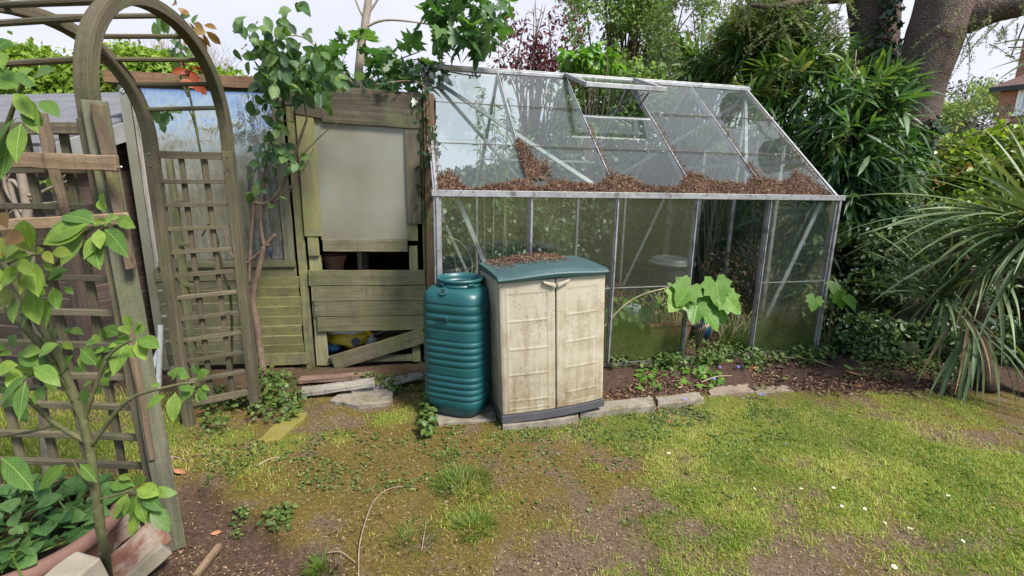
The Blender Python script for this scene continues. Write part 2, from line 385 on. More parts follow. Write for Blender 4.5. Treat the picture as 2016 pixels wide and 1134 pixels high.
M['stalk'] = simple('dry_straw_stalk', (0.36, 0.28, 0.16), (0.52, 0.42, 0.27), 12, 0.8, 0.1, 0.002, 60)
M['hedgecore'] = simple('hedge_shade_core', (0.010, 0.014, 0.008), (0.022, 0.028, 0.014), 6, 0.95, 0.8, 0.03, 14, 0.1)  # near-black colour stands for the shade deep inside the foliage
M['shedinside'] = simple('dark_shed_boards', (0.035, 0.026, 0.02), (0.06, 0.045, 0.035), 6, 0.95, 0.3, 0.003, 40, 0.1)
M['soil'] = simple('dark_soil', (0.045, 0.028, 0.018), (0.10, 0.065, 0.045), 22, 0.98, 0.9, 0.02, 60, 0.1)
M['upvc'] = simple('white_pipe_plastic', (0.50, 0.50, 0.46), (0.62, 0.62, 0.58), 8, 0.4, 0.05, 0.002, 50, spots=(10, 0.58, 0.74, (0.22, 0.22, 0.13)))
M['yellow'] = simple('yellow_sack_plastic', (0.50, 0.34, 0.02), (0.58, 0.42, 0.04), 8, 0.4, 0.4, 0.006, 25)
M['white_sack'] = simple('white_sack_plastic', (0.50, 0.50, 0.47), (0.62, 0.62, 0.58), 8, 0.4, 0.5, 0.006, 25)
M['bluebit'] = simple('blue_sack_print', (0.03, 0.13, 0.28), (0.05, 0.18, 0.35), 8, 0.4, 0)
M['palm_stem'] = simple('fibrous_palm_stem', (0.03, 0.02, 0.014), (0.085, 0.06, 0.042), 40, 0.95, 0.9, 0.008, 90, 0.1)
M['hose'] = simple('grey_brown_hose', (0.085, 0.065, 0.055), (0.12, 0.095, 0.08), 20, 0.5, 0.1, 0.002, 60)
M['navy'] = simple('navy_plastic', (0.012, 0.016, 0.035), (0.02, 0.025, 0.05), 10, 0.4, 0)
M['daisy'] = simple('white_petal', (0.75, 0.75, 0.72), (0.8, 0.8, 0.8), 10, 0.6, 0)
M['daisyeye'] = simple('yellow_flower_eye', (0.6, 0.42, 0.02), (0.65, 0.48, 0.03), 10, 0.7, 0)
M['violet'] = simple('violet_petal', (0.14, 0.12, 0.50), (0.2, 0.17, 0.6), 10, 0.6, 0)

def leafmat(name, cols, trans=0.35, rough=0.42, spec=0.45, tboost=(1.25, 1.35, 0.6), veins=0.0):
    t = NT(name); a = t.attr('rnd'); n = len(cols)
    c = t.ramp(a, [(i / max(1, n - 1), x) for i, x in enumerate(cols)])
    ns = t.noise(t.obj(), 30, 4, 0.6)
    c = t.mix(t.ramp(ns, [(0.3, 0.45), (0.7, 0.0)]), c, tuple(x * 0.55 for x in cols[0]))
    nrm = None
    if veins:
        lu, lv = t.attr('lu'), t.attr('lv'); av = t.math('ABSOLUTE', lv)
        mid = t.ramp(av, [(0.0, 1.0), (0.035, 0.0)])
        ph_ = t.math('ADD', t.math('SUBTRACT', t.math('MULTIPLY', lu, 9.0), t.math('MULTIPLY', av, 7.0)), t.math('MULTIPLY', t.noise(t.obj(), 25, 3), 0.8))
        side = t.ramp(t.math('ABSOLUTE', t.math('SUBTRACT', t.math('FRACT', ph_), 0.5)), [(0.0, 0.8), (0.10, 0.0)])
        vn = t.math('MAXIMUM', mid, side)
        mot = t.noise(t.obj(), 45, 4, 0.65)
        c = t.mix(t.ramp(mot, [(0.35, 0.35), (0.7, 0.0)]), c, tuple(x * 0.5 for x in cols[0]))
        c = t.mix(t.math('MULTIPLY', vn, veins), c, tuple(min(0.6, x * 1.9 + 0.03) for x in cols[len(cols) // 2]))
        nrm = t.bump(t.math('SUBTRACT', t.noise(t.obj(), 60, 3), t.math('MULTIPLY', vn, 0.8)), 0.6, 0.003)
    tcol = t.mix(1.0, c, tboost, 'MULTIPLY')
    return t.done(c, rough, nrm, 0, spec, trans, tcol)
M['grass'] = leafmat('grass_blade', [(0.12, 0.20, 0.02), (0.24, 0.33, 0.035), (0.38, 0.43, 0.07), (0.50, 0.44, 0.14), (0.52, 0.40, 0.20)], 0.4, 0.55, 0.3)
M['tuft'] = leafmat('lush_grass_blade', [(0.06, 0.11, 0.012), (0.10, 0.17, 0.02), (0.17, 0.24, 0.04)], 0.4, 0.5, 0.35)
M['weed'] = leafmat('weed_leaf', [(0.045, 0.085, 0.018), (0.08, 0.135, 0.028), (0.15, 0.20, 0.045)], 0.3, 0.5, 0.35)
M['ivy'] = leafmat('ivy_leaf', [(0.012, 0.035, 0.012), (0.025, 0.06, 0.02), (0.05, 0.10, 0.03)], 0.2, 0.38, 0.5)
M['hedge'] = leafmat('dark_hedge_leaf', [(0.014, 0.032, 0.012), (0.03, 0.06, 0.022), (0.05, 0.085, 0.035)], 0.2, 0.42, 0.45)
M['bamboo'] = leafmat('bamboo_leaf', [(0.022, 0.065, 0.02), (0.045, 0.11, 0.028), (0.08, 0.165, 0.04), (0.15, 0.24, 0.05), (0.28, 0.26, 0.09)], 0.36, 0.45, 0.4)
M['cordy'] = leafmat('sword_leaf', [(0.055, 0.10, 0.04), (0.10, 0.155, 0.06), (0.16, 0.205, 0.085), (0.22, 0.255, 0.11)], 0.18, 0.5, 0.35)
M['cordydead'] = leafmat('dead_sword_leaf', [(0.20, 0.15, 0.07), (0.30, 0.23, 0.12), (0.16, 0.11, 0.06)], 0.15, 0.7, 0.2)
M['shrub'] = leafmat('evergreen_shrub_leaf', [(0.018, 0.042, 0.015), (0.04, 0.08, 0.024), (0.075, 0.125, 0.035), (0.12, 0.17, 0.05)], 0.28, 0.45, 0.4)
M['laurel'] = leafmat('yellow_green_leaf', [(0.07, 0.13, 0.02), (0.15, 0.23, 0.03), (0.25, 0.33, 0.045), (0.34, 0.38, 0.06)], 0.42, 0.42, 0.4)
M['greyshrub'] = leafmat('grey_green_leaf', [(0.05, 0.06, 0.045), (0.085, 0.095, 0.07), (0.12, 0.125, 0.095)], 0.25, 0.6, 0.3)
M['maple'] = leafmat('lobed_tree_leaf', [(0.035, 0.095, 0.026), (0.065, 0.155, 0.04), (0.12, 0.22, 0.055)], 0.45, 0.45, 0.4)
M['climber'] = leafmat('round_climber_leaf', [(0.04, 0.095, 0.036), (0.07, 0.15, 0.05), (0.13, 0.23, 0.06), (0.19, 0.28, 0.06)], 0.42, 0.45, 0.4, veins=0.35)
M['apple'] = leafmat('fruit_tree_leaf', [(0.06, 0.14, 0.028), (0.12, 0.23, 0.036), (0.20, 0.32, 0.045), (0.29, 0.40, 0.06)], 0.42, 0.45, 0.4, veins=0.45)
M['appleyoung'] = leafmat('yellow_young_leaf', [(0.15, 0.26, 0.03), (0.21, 0.31, 0.04), (0.29, 0.28, 0.06)], 0.45, 0.42, 0.4, veins=0.35)
M['bronze'] = leafmat('bronze_young_leaf', [(0.24, 0.12, 0.03), (0.30, 0.18, 0.05), (0.2, 0.16, 0.04)], 0.4, 0.42, 0.4, (1.3, 1.1, 0.6))
M['redleaf'] = leafmat('red_young_leaf', [(0.30, 0.07, 0.035), (0.42, 0.12, 0.04), (0.24, 0.07, 0.05)], 0.4, 0.42, 0.4, (1.4, 1.0, 0.7))
M['purple'] = leafmat('purple_leaf', [(0.07, 0.015, 0.025), (0.12, 0.028, 0.04), (0.17, 0.05, 0.055)], 0.35, 0.5, 0.35, (1.3, 1.0, 0.9))
M['vine'] = leafmat('fresh_lobed_leaf', [(0.075, 0.19, 0.015), (0.13, 0.28, 0.022), (0.21, 0.36, 0.035)], 0.42, 0.42, 0.4, veins=0.4)
M['screen'] = leafmat('pale_tree_leaf', [(0.10, 0.17, 0.05), (0.17, 0.26, 0.07), (0.26, 0.36, 0.11)], 0.45, 0.55, 0.3)
M['lime'] = leafmat('lime_leaf', [(0.08, 0.20, 0.025), (0.13, 0.28, 0.035), (0.20, 0.34, 0.05)], 0.45, 0.45, 0.4)
M['birch'] = leafmat('birch_leaf', [(0.11, 0.19, 0.05), (0.18, 0.28, 0.075), (0.27, 0.37, 0.11)], 0.4, 0.5, 0.35)
M['conifer'] = leafmat('conifer_needle', [(0.09, 0.14, 0.045), (0.15, 0.21, 0.07), (0.23, 0.29, 0.10)], 0.25, 0.55, 0.3)
M['fartree'] = leafmat('far_spring_leaf', [(0.13, 0.22, 0.03), (0.20, 0.30, 0.04), (0.27, 0.37, 0.06)], 0.4, 0.6, 0.25)
M['farhill'] = leafmat('far_green_leaf', [(0.16, 0.22, 0.07), (0.22, 0.30, 0.09), (0.30, 0.36, 0.13)], 0.35, 0.65, 0.2)
M['nettle'] = leafmat('pot_plant_leaf', [(0.045, 0.12, 0.035), (0.08, 0.19, 0.05), (0.19, 0.32, 0.09)], 0.38, 0.5, 0.35, veins=0.4)
M['litter'] = leafmat('brown_needle_litter', [(0.03, 0.016, 0.010), (0.09, 0.045, 0.029), (0.145, 0.075, 0.048), (0.21, 0.125, 0.082), (0.36, 0.26, 0.15)], 0.1, 0.8, 0.2, (1, 1, 1))
M['straw'] = leafmat('straw_fleck', [(0.10, 0.065, 0.04), (0.19, 0.13, 0.075), (0.32, 0.24, 0.13), (0.42, 0.33, 0.20)], 0.1, 0.8, 0.2, (1, 1, 1))
M['deadleaf'] = leafmat('fallen_leaf', [(0.38, 0.16, 0.07), (0.46, 0.22, 0.11), (0.36, 0.17, 0.10)], 0.15, 0.6, 0.3, (1, 1, 1))
M['rustleaf'] = leafmat('rust_fallen_leaf', [(0.20, 0.07, 0.03), (0.28, 0.10, 0.05), (0.22, 0.09, 0.05)], 0.15, 0.6, 0.3, (1, 1, 1))
M['brownbush'] = leafmat('dry_brown_leaf', [(0.13, 0.07, 0.045), (0.2, 0.12, 0.075), (0.16, 0.12, 0.05)], 0.25, 0.6, 0.3, (1, 1, 1))

def bark():
    t = NT('scaly_tree_bark'); uv = t.uv(); ob = t.obj()
    v = t.n('TexVoronoi', feature='DISTANCE_TO_EDGE', Scale=1.0)
    wv = t.noise(t.mapping(ob, (6, 6, 4)), 1.0, 4)
    mpd = t.mapping(uv, (95, 40, 1))
    mm = t.n('MixRGB', blend_type='ADD'); mm.inputs[0].default_value = 1.2; t.l(mpd, mm.inputs[1])
    nn = t.n('TexNoise', Scale=7.0, Detail=3); t.l(ob, nn.inputs['Vector']); t.l(nn.outputs['Color'], mm.inputs[2]); t.l(mm.outputs[0], v.inputs['Vector'])
    crack = t.ramp(v.outputs['Distance'], [(0.0, 0.25), (0.22, 1.0)])
    c = t.mix(wv, (0.19, 0.125, 0.095), (0.33, 0.24, 0.195))
    c = t.mix(t.noise(ob, 40, 4), c, (0.17, 0.13, 0.12))
    c = t.mix(crack, (0.035, 0.022, 0.018), c)
    c = t.mix(t.ramp(t.noise(ob, 3, 5), [(0.58, 0.0), (0.75, 0.5)]), c, (0.10, 0.10, 0.055))
    h = t.math('ADD', crack, t.math('MULTIPLY', t.noise(ob, 35, 5), 0.8))
    return t.done(c, 0.9, t.bump(h, 0.9, 0.025), spec=0.15)
M['bark'] = bark()

def glass(name, dirt, algae=0.0, dcol=(0.42, 0.43, 0.38)):
    """thin pane: clear with facing-dependent reflection, dust and, low on the pane, a film of algae"""
    t = NT(name); ob = t.obj(); uv = t.uv()
    lw = t.n('LayerWeight'); lw.inputs[0].default_value = 0.5
    fr = t.math('ADD', t.math('MULTIPLY', t.math('POWER', lw.outputs['Facing'], 5.0), 0.9), 0.048)
    tr = t.n('BsdfTransparent'); tr.inputs[0].default_value = (0.93, 0.96, 0.94, 1)
    gl = t.n('BsdfGlossy'); gl.inputs['Roughness'].default_value = 0.015; gl.inputs[0].default_value = (1, 1, 1, 1)
    t.l(t.bump(t.noise(ob, 2.5, 2), 0.08, 0.02), gl.inputs['Normal'])
    m1 = t.n('MixShader'); t.l(fr, m1.inputs[0]); t.l(tr.outputs[0], m1.inputs[1]); t.l(gl.outputs[0], m1.inputs[2])
    df = t.n('BsdfDiffuse'); tl = t.n('BsdfTranslucent'); md_ = t.n('MixShader'); md_.inputs[0].default_value = 0.5
    sep = t.n('SeparateXYZ'); t.l(uv, sep.inputs[0])
    streak = t.noise(t.mapping(ob, (30, 30, 3)), 1.0, 5, 0.7); pat = t.noise(ob, 3.0, 6, 0.7); fine = t.noise(ob, 70, 4, 0.75)
    d = t.math('MULTIPLY', t.math('ADD', t.math('MULTIPLY', streak, 0.6), t.math('ADD', t.math('MULTIPLY', pat, 1.0), t.math('MULTIPLY', fine, 0.7))), dirt * 0.9)
    spot = t.ramp(t.noise(ob, 120, 2, 0.5), [(0.68, 0.0), (0.74, 1.0)])
    d = t.math('ADD', d, t.math('MULTIPLY', spot, 0.08 if dirt > 0.025 else 0.05))
    c = dcol
    if algae:
        al = t.math('MULTIPLY', t.ramp(t.math('ADD', sep.outputs['Y'], t.math('MULTIPLY', t.math('SUBTRACT', pat, 0.5), 0.5)), [(0.05, 1.0), (0.45, 0.3), (0.75, 0.0)]), algae)
        d = t.math('MINIMUM', t.math('ADD', d, al), 0.92)
        c = t.mix(t.ramp(t.math('ADD', al, t.math('MULTIPLY', fine, 0.15)), [(0.05, 0.0), (0.3, 1.0)]), dcol, (0.11, 0.14, 0.045))
        c = t.mix(t.ramp(t.noise(ob, 25, 5, 0.7), [(0.3, 0.5), (0.65, 0.0)]), c, (0.03, 0.045, 0.012))
    for s_ in (df, tl):
        if hasattr(c, 'links'): t.l(c, s_.inputs[0])
        else: s_.inputs[0].default_value = (*c, 1)
    t.l(df.outputs[0], md_.inputs[1]); t.l(tl.outputs[0], md_.inputs[2])
    m2 = t.n('MixShader'); t.l(d, m2.inputs[0]); t.l(m1.outputs[0], m2.inputs[1]); t.l(md_.outputs[0], m2.inputs[2])
    t.l(m2.outputs[0], t.out.inputs[0]); return t.m
M['roofglass'] = glass('dusty_roof_glass', 0.045, dcol=(0.50, 0.55, 0.54))
M['backglass'] = glass('back_roof_glass', 0.004, dcol=(0.40, 0.46, 0.40))
M['sideglass'] = glass('dusty_side_glass', 0.030, dcol=(0.24, 0.30, 0.27))
M['lowglass'] = glass('algae_side_glass', 0.04, 0.8, dcol=(0.30, 0.35, 0.31))

def sheet():
    """reflective clear sheet over grey, dirty boards"""
    t = NT('glossy_clear_sheet'); ob = t.obj()
    n = t.noise(t.mapping(ob, (40, 40, 9)), 1.0, 6, 0.75); n2 = t.noise(ob, 90, 5, 0.8)
    c = t.ramp(t.math('MULTIPLY', t.math('ADD', n, n2), 0.5), [(0.38, (0.02, 0.022, 0.018)), (0.52, (0.085, 0.085, 0.075)), (0.66, (0.20, 0.195, 0.17))])
    c = t.mix(t.ramp(t.noise(ob, 2.2, 4), [(0.45, 0.0), (0.7, 0.6)]), c, (0.13, 0.105, 0.06))
    sep = t.n('SeparateXYZ'); t.l(ob, sep.inputs[0])
    clean = t.ramp(t.math('ADD', sep.outputs['Z'], t.math('MULTIPLY', t.math('SUBTRACT', t.noise(ob, 3.5, 5, 0.6), 0.5), 0.45)), [(0.0, 0.0), (1.0, 1.0)])
    clean = t.math('MULTIPLY', t.math('MINIMUM', t.math('MAXIMUM', t.math('MULTIPLY', t.math('SUBTRACT', sep.outputs['Z'], t.math('ADD', 1.36, t.math('MULTIPLY', t.noise(ob, 3.5, 5, 0.6), 0.25))), 4.0), 0.0), 1.0), 0.42)
    p = t.n('BsdfPrincipled'); t.l(c, p.inputs['Base Color']); p.inputs['Roughness'].default_value = 0.8
    p.inputs['Coat Weight'].default_value = 1.0; p.inputs['Coat Roughness'].default_value = 0.03; p.inputs['Coat IOR'].default_value = 1.75
    t.l(t.bump(t.noise(ob, 3.0, 2), 0.12, 0.03), p.inputs['Coat Normal']); g_ = t.n('BsdfGlossy'); g_.inputs[0].default_value = (0.52, 0.58, 0.74, 1); g_.inputs['Roughness'].default_value = 0.04; t.l(t.bump(t.math('ADD', t.noise(ob, 3.0, 2), t.math('MULTIPLY', t.noise(t.mapping(ob, (9, 9, 3)), 1.0, 3, 0.6, 1.5), 0.5)), 0.5, 0.035), g_.inputs['Normal'])  # gloss colour tinted blue to deepen the mirrored sky
    ms_ = t.n('MixShader'); t.l(clean, ms_.inputs[0]); t.l(p.outputs[0], ms_.inputs[1]); t.l(g_.outputs[0], ms_.inputs[2]); t.l(ms_.outputs[0], t.out.inputs[0]); return t.m
M['sheet'] = sheet()

def frosted():
    t = NT('dirty_frosted_sheet'); ob = t.obj()
    n = t.noise(ob, 2.2, 3, 0.5); st = t.noise(t.mapping(ob, (26, 26, 2.0)), 1.0, 5, 0.7)
    c = t.ramp(n, [(0.3, (0.12, 0.107, 0.078)), (0.5, (0.15, 0.145, 0.112)), (0.72, (0.18, 0.182, 0.148))])
    c = t.mix(t.ramp(st, [(0.5, 0.0), (0.75, 0.45)]), c, (0.20, 0.155, 0.09))
    return t.done(c, 0.28, None, 0, 0.5)
M['frosted'] = frosted()

def cream():
    t = NT('stained_cream_plastic'); ob = t.obj()
    sep = t.n('SeparateXYZ'); t.l(ob, sep.inputs[0])
    base = t.ramp(t.noise(ob, 5, 4), [(0.3, (0.31, 0.27, 0.195)), (0.7, (0.37, 0.335, 0.26))])
    streak = t.noise(t.mapping(ob, (22, 22, 2.4)), 1.0, 7, 0.75); pat = t.noise(ob, 4.5, 6, 0.7)
    low = t.math('MULTIPLY', t.math('SUBTRACT', 0.72, sep.outputs['Z']), 0.20)
    k = t.math('ADD', t.math('ADD', t.math('MULTIPLY', streak, 0.5), t.math('MULTIPLY', pat, 0.6)), low)
    base = t.mix(t.ramp(k, [(0.57, 0.0), (0.76, 0.8)]), base, (0.15, 0.10, 0.045))
    fine = t.noise(ob, 75, 5, 0.75)
    base = t.mix(t.ramp(t.math('ADD', fine, t.math('MULTIPLY', t.math('SUBTRACT', pat, 0.5), 0.7)), [(0.60, 0.0), (0.78, 0.55)]), base, (0.10, 0.085, 0.05))
    v = t.n('TexVoronoi', Scale=62.0); t.l(ob, v.inputs['Vector'])
    spk = t.math('MULTIPLY', t.ramp(v.outputs['Distance'], [(0.16, 1.0), (0.24, 0.0)]), t.ramp(t.noise(ob, 4.2, 3), [(0.44, 0.0), (0.55, 1.0)]))
    base = t.mix(t.math('MULTIPLY', spk, 0.6), base, (0.035, 0.03, 0.022))
    return t.done(base, 0.5, t.bump(fine, 0.12, 0.002), spec=0.4)
M['cream'] = cream()

def ball():
    t = NT('striped_ball'); ob = t.obj()
    w = t.n('TexWave', wave_type='RINGS', Scale=5.5, Distortion=6.0, Detail=0.0); t.l(ob, w.inputs['Vector'])
    c = t.ramp(w.outputs['Fac'], [(0.0, (0.008, 0.03, 0.06)), (0.78, (0.012, 0.045, 0.085)), (0.86, (0.35, 0.28, 0.2)), (0.90, (0.40, 0.13, 0.03)), (0.97, (0.40, 0.13, 0.03)), (1.0, (0.30, 0.25, 0.18))])
    return t.done(c, 0.35)
M['ball'] = ball()

def house_brick():
    t = NT('red_brick_wall'); b = t.n('TexBrick', Scale=1.0); uv = t.uv(); t.l(uv, b.inputs['Vector'])
    b.inputs['Brick Width'].default_value = 0.22; b.inputs['Row Height'].default_value = 0.075; b.inputs['Mortar Size'].default_value = 0.010
    b.inputs['Color1'].default_value = (0.36, 0.13, 0.075, 1); b.inputs['Color2'].default_value = (0.27, 0.09, 0.055, 1); b.inputs['Mortar'].default_value = (0.33, 0.25, 0.2, 1)
    return t.done(b.outputs['Color'], 0.9, None, spec=0.2)
M['housebrick'] = house_brick()
def tiles():
    t = NT('brown_roof_tiles'); b = t.n('TexBrick', Scale=1.0); t.l(t.uv(), b.inputs['Vector'])
    b.inputs['Brick Width'].default_value = 0.2; b.inputs['Row Height'].default_value = 0.13; b.inputs['Mortar Size'].default_value = 0.014
    b.inputs['Color1'].default_value = (0.15, 0.085, 0.075, 1); b.inputs['Color2'].default_value = (0.10, 0.06, 0.055, 1); b.inputs['Mortar'].default_value = (0.03, 0.02, 0.02, 1)
    return t.done(b.outputs['Color'], 0.85, None, spec=0.2)
M['tiles'] = tiles()
M['whiteframe'] = simple('white_window_frame', (0.72, 0.73, 0.75), (0.78, 0.78, 0.8), 6, 0.4, 0)
M['winglass'] = simple('far_window_glass', (0.30, 0.34, 0.40), (0.42, 0.46, 0.52), 0.6, 0.06, 0, spec=0.9)

def groundmat():
    t = NT('lawn_soil_and_moss'); ob = t.obj()
    gr, ms, so, mu = t.attr('gr'), t.attr('moss'), t.attr('soil'), t.attr('mulch')
    n1 = t.noise(ob, 9, 7, 0.7); n2 = t.noise(ob, 55, 5, 0.75); n3 = t.noise(ob, 220, 3, 0.7); n4 = t.noise(ob, 2.3, 5, 0.6)
    dirt = t.ramp(n2, [(0.25, (0.062, 0.042, 0.027)), (0.5, (0.125, 0.088, 0.056)), (0.75, (0.21, 0.155, 0.105))])
    moss = t.ramp(n2, [(0.25, (0.055, 0.042, 0.010)), (0.5, (0.12, 0.088, 0.02)), (0.75, (0.18, 0.13, 0.04))])
    under = t.ramp(n2, [(0.25, (0.06, 0.06, 0.014)), (0.5, (0.15, 0.145, 0.035)), (0.75, (0.26, 0.22, 0.075))])
    soil = t.ramp(n2, [(0.25, (0.030, 0.019, 0.013)), (0.5, (0.075, 0.046, 0.032)), (0.75, (0.14, 0.09, 0.065))])
    mul = t.ramp(n2, [(0.3, (0.022, 0.013, 0.010)), (0.5, (0.060, 0.036, 0.026)), (0.72, (0.13, 0.085, 0.062))])
    k = t.math('ADD', ms, t.math('MULTIPLY', t.math('SUBTRACT', n1, 0.5), 1.3))
    c = t.mix(t.ramp(k, [(0.35, 0.0), (0.6, 1.0)]), dirt, moss)
    k = t.math('ADD', gr, t.math('MULTIPLY', t.math('SUBTRACT', n1, 0.5), 0.9))
    c = t.mix(t.ramp(k, [(0.35, 0.0), (0.75, 1.0)]), c, under)
    c = t.mix(so, c, soil); c = t.mix(mu, c, mul)
    fleck = t.ramp(n3, [(0.66, 0.0), (0.72, 0.55)])
    c = t.mix(fleck, c, (0.30, 0.22, 0.12))
    h = t.math('ADD', t.math('MULTIPLY', n2, 1.0), t.math('MULTIPLY', n3, 0.4))
    return t.done(c, 0.95, t.bump(h, 0.9, 0.014), spec=0.15)
M['ground'] = groundmat()
# ------------------------------------------------------------------ ground
GH0 = np.array([-0.488, 3.056, 0.0]); GHA = math.atan2(0.2249, 0.9744)
SH0 = np.array([-2.533, 3.209, 0.0]); SHA = math.atan2(0.1588, 0.9873)
def gh_pt(a, b, z): return GH0 + np.array([math.cos(GHA), math.sin(GHA), 0]) * a + np.array([-math.sin(GHA), math.cos(GHA), 0]) * b + np.array([0, 0, z])
def sh_pt(a, b, z): return SH0 + np.array([math.cos(SHA), math.sin(SHA), 0]) * a + np.array([-math.sin(SHA), math.cos(SHA), 0]) * b + np.array([0, 0, z])

def gauss(x, y, cx, cy, r, ry=None): return math.exp(-((x - cx) / r) ** 2 - ((y - cy) / (ry or r)) ** 2)
def bedline(x): return 2.80 + 0.15 * x if x < 1.2 else 2.98 + 0.16 * (x - 1.2) if x < 1.9 else 3.092     # front edge of the planting bed
def masks(x, y):
    """grass, moss, soil, mulch at a ground point"""
    n = fbm(x, y, 1.6, 4, 3.1); n2 = fbm(x, y, 5.0, 4, 7.7)
    g = 0.38 + 0.46 * n + 0.42 * n2
    for cx, cy, r, ry, k in ((2.0, 2.4, 1.0, .7, .42), (1.1, 2.35, .5, .35, .38), (2.4, 1.6, .6, .5, .12), (-.17, 1.95, .11, .26, .62), (-.05, 2.35, .35, .15, .25), (0.45, 2.45, .4, .13, .32),
                            (-1.15, 2.3, .30, .14, .34), (-.75, 2.6, .45, .10, .34), (-2.6, 2.1, .8, .45, .55), (-.4, 1.6, .12, .1, .25),
                            (.35, 1.55, .4, .22, -.34), (-.62, 1.95, .4, .28, -.42), (.9, 1.5, .4, .18, -.1), (.2, 2.0, .3, .14, -.2), (-1.25, 2.75, .3, .16, -.3), (-.95, 1.75, .3, .12, -.3)):
        g += k * gauss(x, y, cx, cy, r, ry)
    g -= .24 * float(sstep(.45, -.1, x)) * float(sstep(-2.0, -1.6, x))
    ms = 0.55 + 0.35 * n2 + .35 * gauss(x, y, -.6, 2.0, .6, .5) - .45 * gauss(x, y, .3, 1.55, .28, .2) - .2 * gauss(x, y, 1.0, 1.5, .5)
    bl = 0.504 * x + 0.863 * y + 0.03 * n2
    so = float(sstep(.98, .90, bl) * sstep(-1.62, -1.45, x) * 1.0)
    mu = float(sstep(-.03, .05, y - bedline(x) + .05 * n2) * sstep(.3, .45, x)) if x > .3 else 0.0
    so = max(so, float(sstep(2.78, 2.95, y + .1 * n2)) * .85 if x < -1.3 else 0.0, float(sstep(3.0, 3.2, y)) * .9 if x <= .35 else 0.0)
    g *= (1 - so) * (1 - mu)
    return max(0.0, min(1.0, g)), max(0, min(1, ms)), so, mu
def hgt(x, y):
    n2 = fbm(x, y, 5.0, 4, 7.7)
    bl = 0.504 * x + 0.863 * y + 0.03 * n2
    h = 0.022 * fbm(x, y, .9, 3, 1.0) + 0.012 * n2
    h -= 0.065 * float(sstep(.965, .90, bl) * sstep(-1.7, -1.4, x))
    h += 0.055 * float(sstep(-.02, .30, y - bedline(x))) * float(sstep(-.3, .1, x))
    d = max(abs(x), y)
    return h if d < 9 else h * max(0, (14 - d) / 5)

def axis(lo, hi, fine_lo, fine_hi, step):
    a = list(np.arange(fine_lo, fine_hi, step)); s = step; x = fine_lo
    L_ = []
    while x > lo: s *= 1.35; x -= s; L_.append(x)
    x = a[-1]; s = step; R_ = []
    while x < hi: s *= 1.35; x += s; R_.append(x)
    return np.array(L_[::-1] + a + R_)
gx, gy = axis(-300, 300, -3.2, 3.6, .024), axis(-120, 400, 1.0, 4.2, .024)
X, Yg = np.meshgrid(gx, gy); pts = np.stack([X.ravel(), Yg.ravel()], 1)
Hh = np.empty(len(pts)); MK = np.zeros((len(pts), 4))
for i, (x, y) in enumerate(pts):
    if abs(x) < 14 and -1 < y < 14: Hh[i] = hgt(x, y); MK[i] = masks(x, y)
    else: Hh[i] = 0; MK[i] = (.8, .3, 0, 0)
nxg, nyg = len(gx), len(gy)
idx = np.arange(nxg * nyg).reshape(nyg, nxg)
Q = np.stack([idx[:-1, :-1].ravel(), idx[:-1, 1:].ravel(), idx[1:, 1:].ravel(), idx[1:, :-1].ravel()], 1)
Hh = Hh + rng.normal(size=len(Hh)) * 0.0022 * (np.abs(pts[:, 0]) < 4)
o = np_mesh('ground', np.column_stack([pts, Hh]), Q, M['ground'], smooth=True, attrs={'gr': MK[:, 0], 'moss': MK[:, 1], 'soil': MK[:, 2], 'mulch': MK[:, 3]})
o['kind'] = 'structure'

def on_ground(px, py):
    p = gnd(px, py)
    for _ in range(3): p = gnd(px, py, hgt(p[0], p[1]))
    return p

# ------------------------------------------------------------------ slabs, planks and stones lying on the ground
def slab(name, corners_px, th, mat, label, cat, z=0.03, jit=0.006):
    if z is None: P = [on_ground(px, py) for px, py in corners_px]; P = [p * (1, 1, 0) + (0, 0, np.mean([q[2] for q in P]) + .004) for p in P]
    else: P = [gnd(px, py, z) for px, py in corners_px]
    c = np.mean(P, 0); Q_ = []
    n = len(P)
    for i in range(n):                                          # chipped edges
        for k in range(5):
            p = P[i] + (P[(i + 1) % n] - P[i]) * k / 5
            Q_.append(p - c + np.array([random.uniform(-jit, jit), random.uniform(-jit, jit), 0]))
    mb = MB(); mb.prism([q - np.array([0, 0, th]) for q in Q_], (0, 0, th))
    return tag(mb.build(name, mat, bevel=0.004, loc=c), label, cat)
slab('paving_slab', [(862, 834), (975, 826), (985, 780), (850, 790)], .05, M['concrete'], 'worn concrete slab under the green water butt', 'paving slab', .022)
slab('paving_slab', [(990, 838), (1140, 820), (1130, 770), (985, 785)], .06, M['concrete'], 'grey concrete slab under the cream cabinet', 'paving slab', .042)
slab('kerb_stone', [(1146, 814), (1292, 797), (1280, 780), (1138, 797)], .07, M['concrete'], 'concrete edging stone beside the cabinet, longest of the edging', 'edging stone', .040, .010)
slab('kerb_stone', [(1296, 797), (1386, 786), (1376, 771), (1290, 781)], .07, M['concrete'], 'short concrete edging stone half hidden by lawn weeds, right of the longest one', 'edging stone', .028, .010)
slab('paving_slab', [(1396, 784), (1482, 776), (1468, 753), (1400, 756)], .05, M['dirtslab'], 'broad flat slab set in the mulch in front of the open greenhouse bay', 'paving slab', None, .016)
slab('paving_slab', [(1490, 776), (1558, 772), (1548, 758), (1482, 759)], .05, M['dirtslab'], 'smaller flat slab at the right end of the mulch bed edge', 'paving slab', None, .016)
slab('paving_slab', [(650, 788), (704, 797), (772, 790), (778, 752), (690, 752)], .05, M['concrete'], 'mossy concrete slab in front of the shed door', 'paving slab', .022)
slab('mossy_stone', [(507, 866), (546, 866), (607, 812), (572, 806)], .06, M['mossstone'], 'long stone covered in green moss beside the arch', 'stone', .03, .012)
mb = MB(); mb.bar(gnd(594, 772, .05), gnd(738, 752, .07), .10, .028, n=6, jit=.003)
tag(mb.build('plank', M['whiteplank'], bevel=.002), 'pale weathered plank lying before the shed door, left half', 'plank')
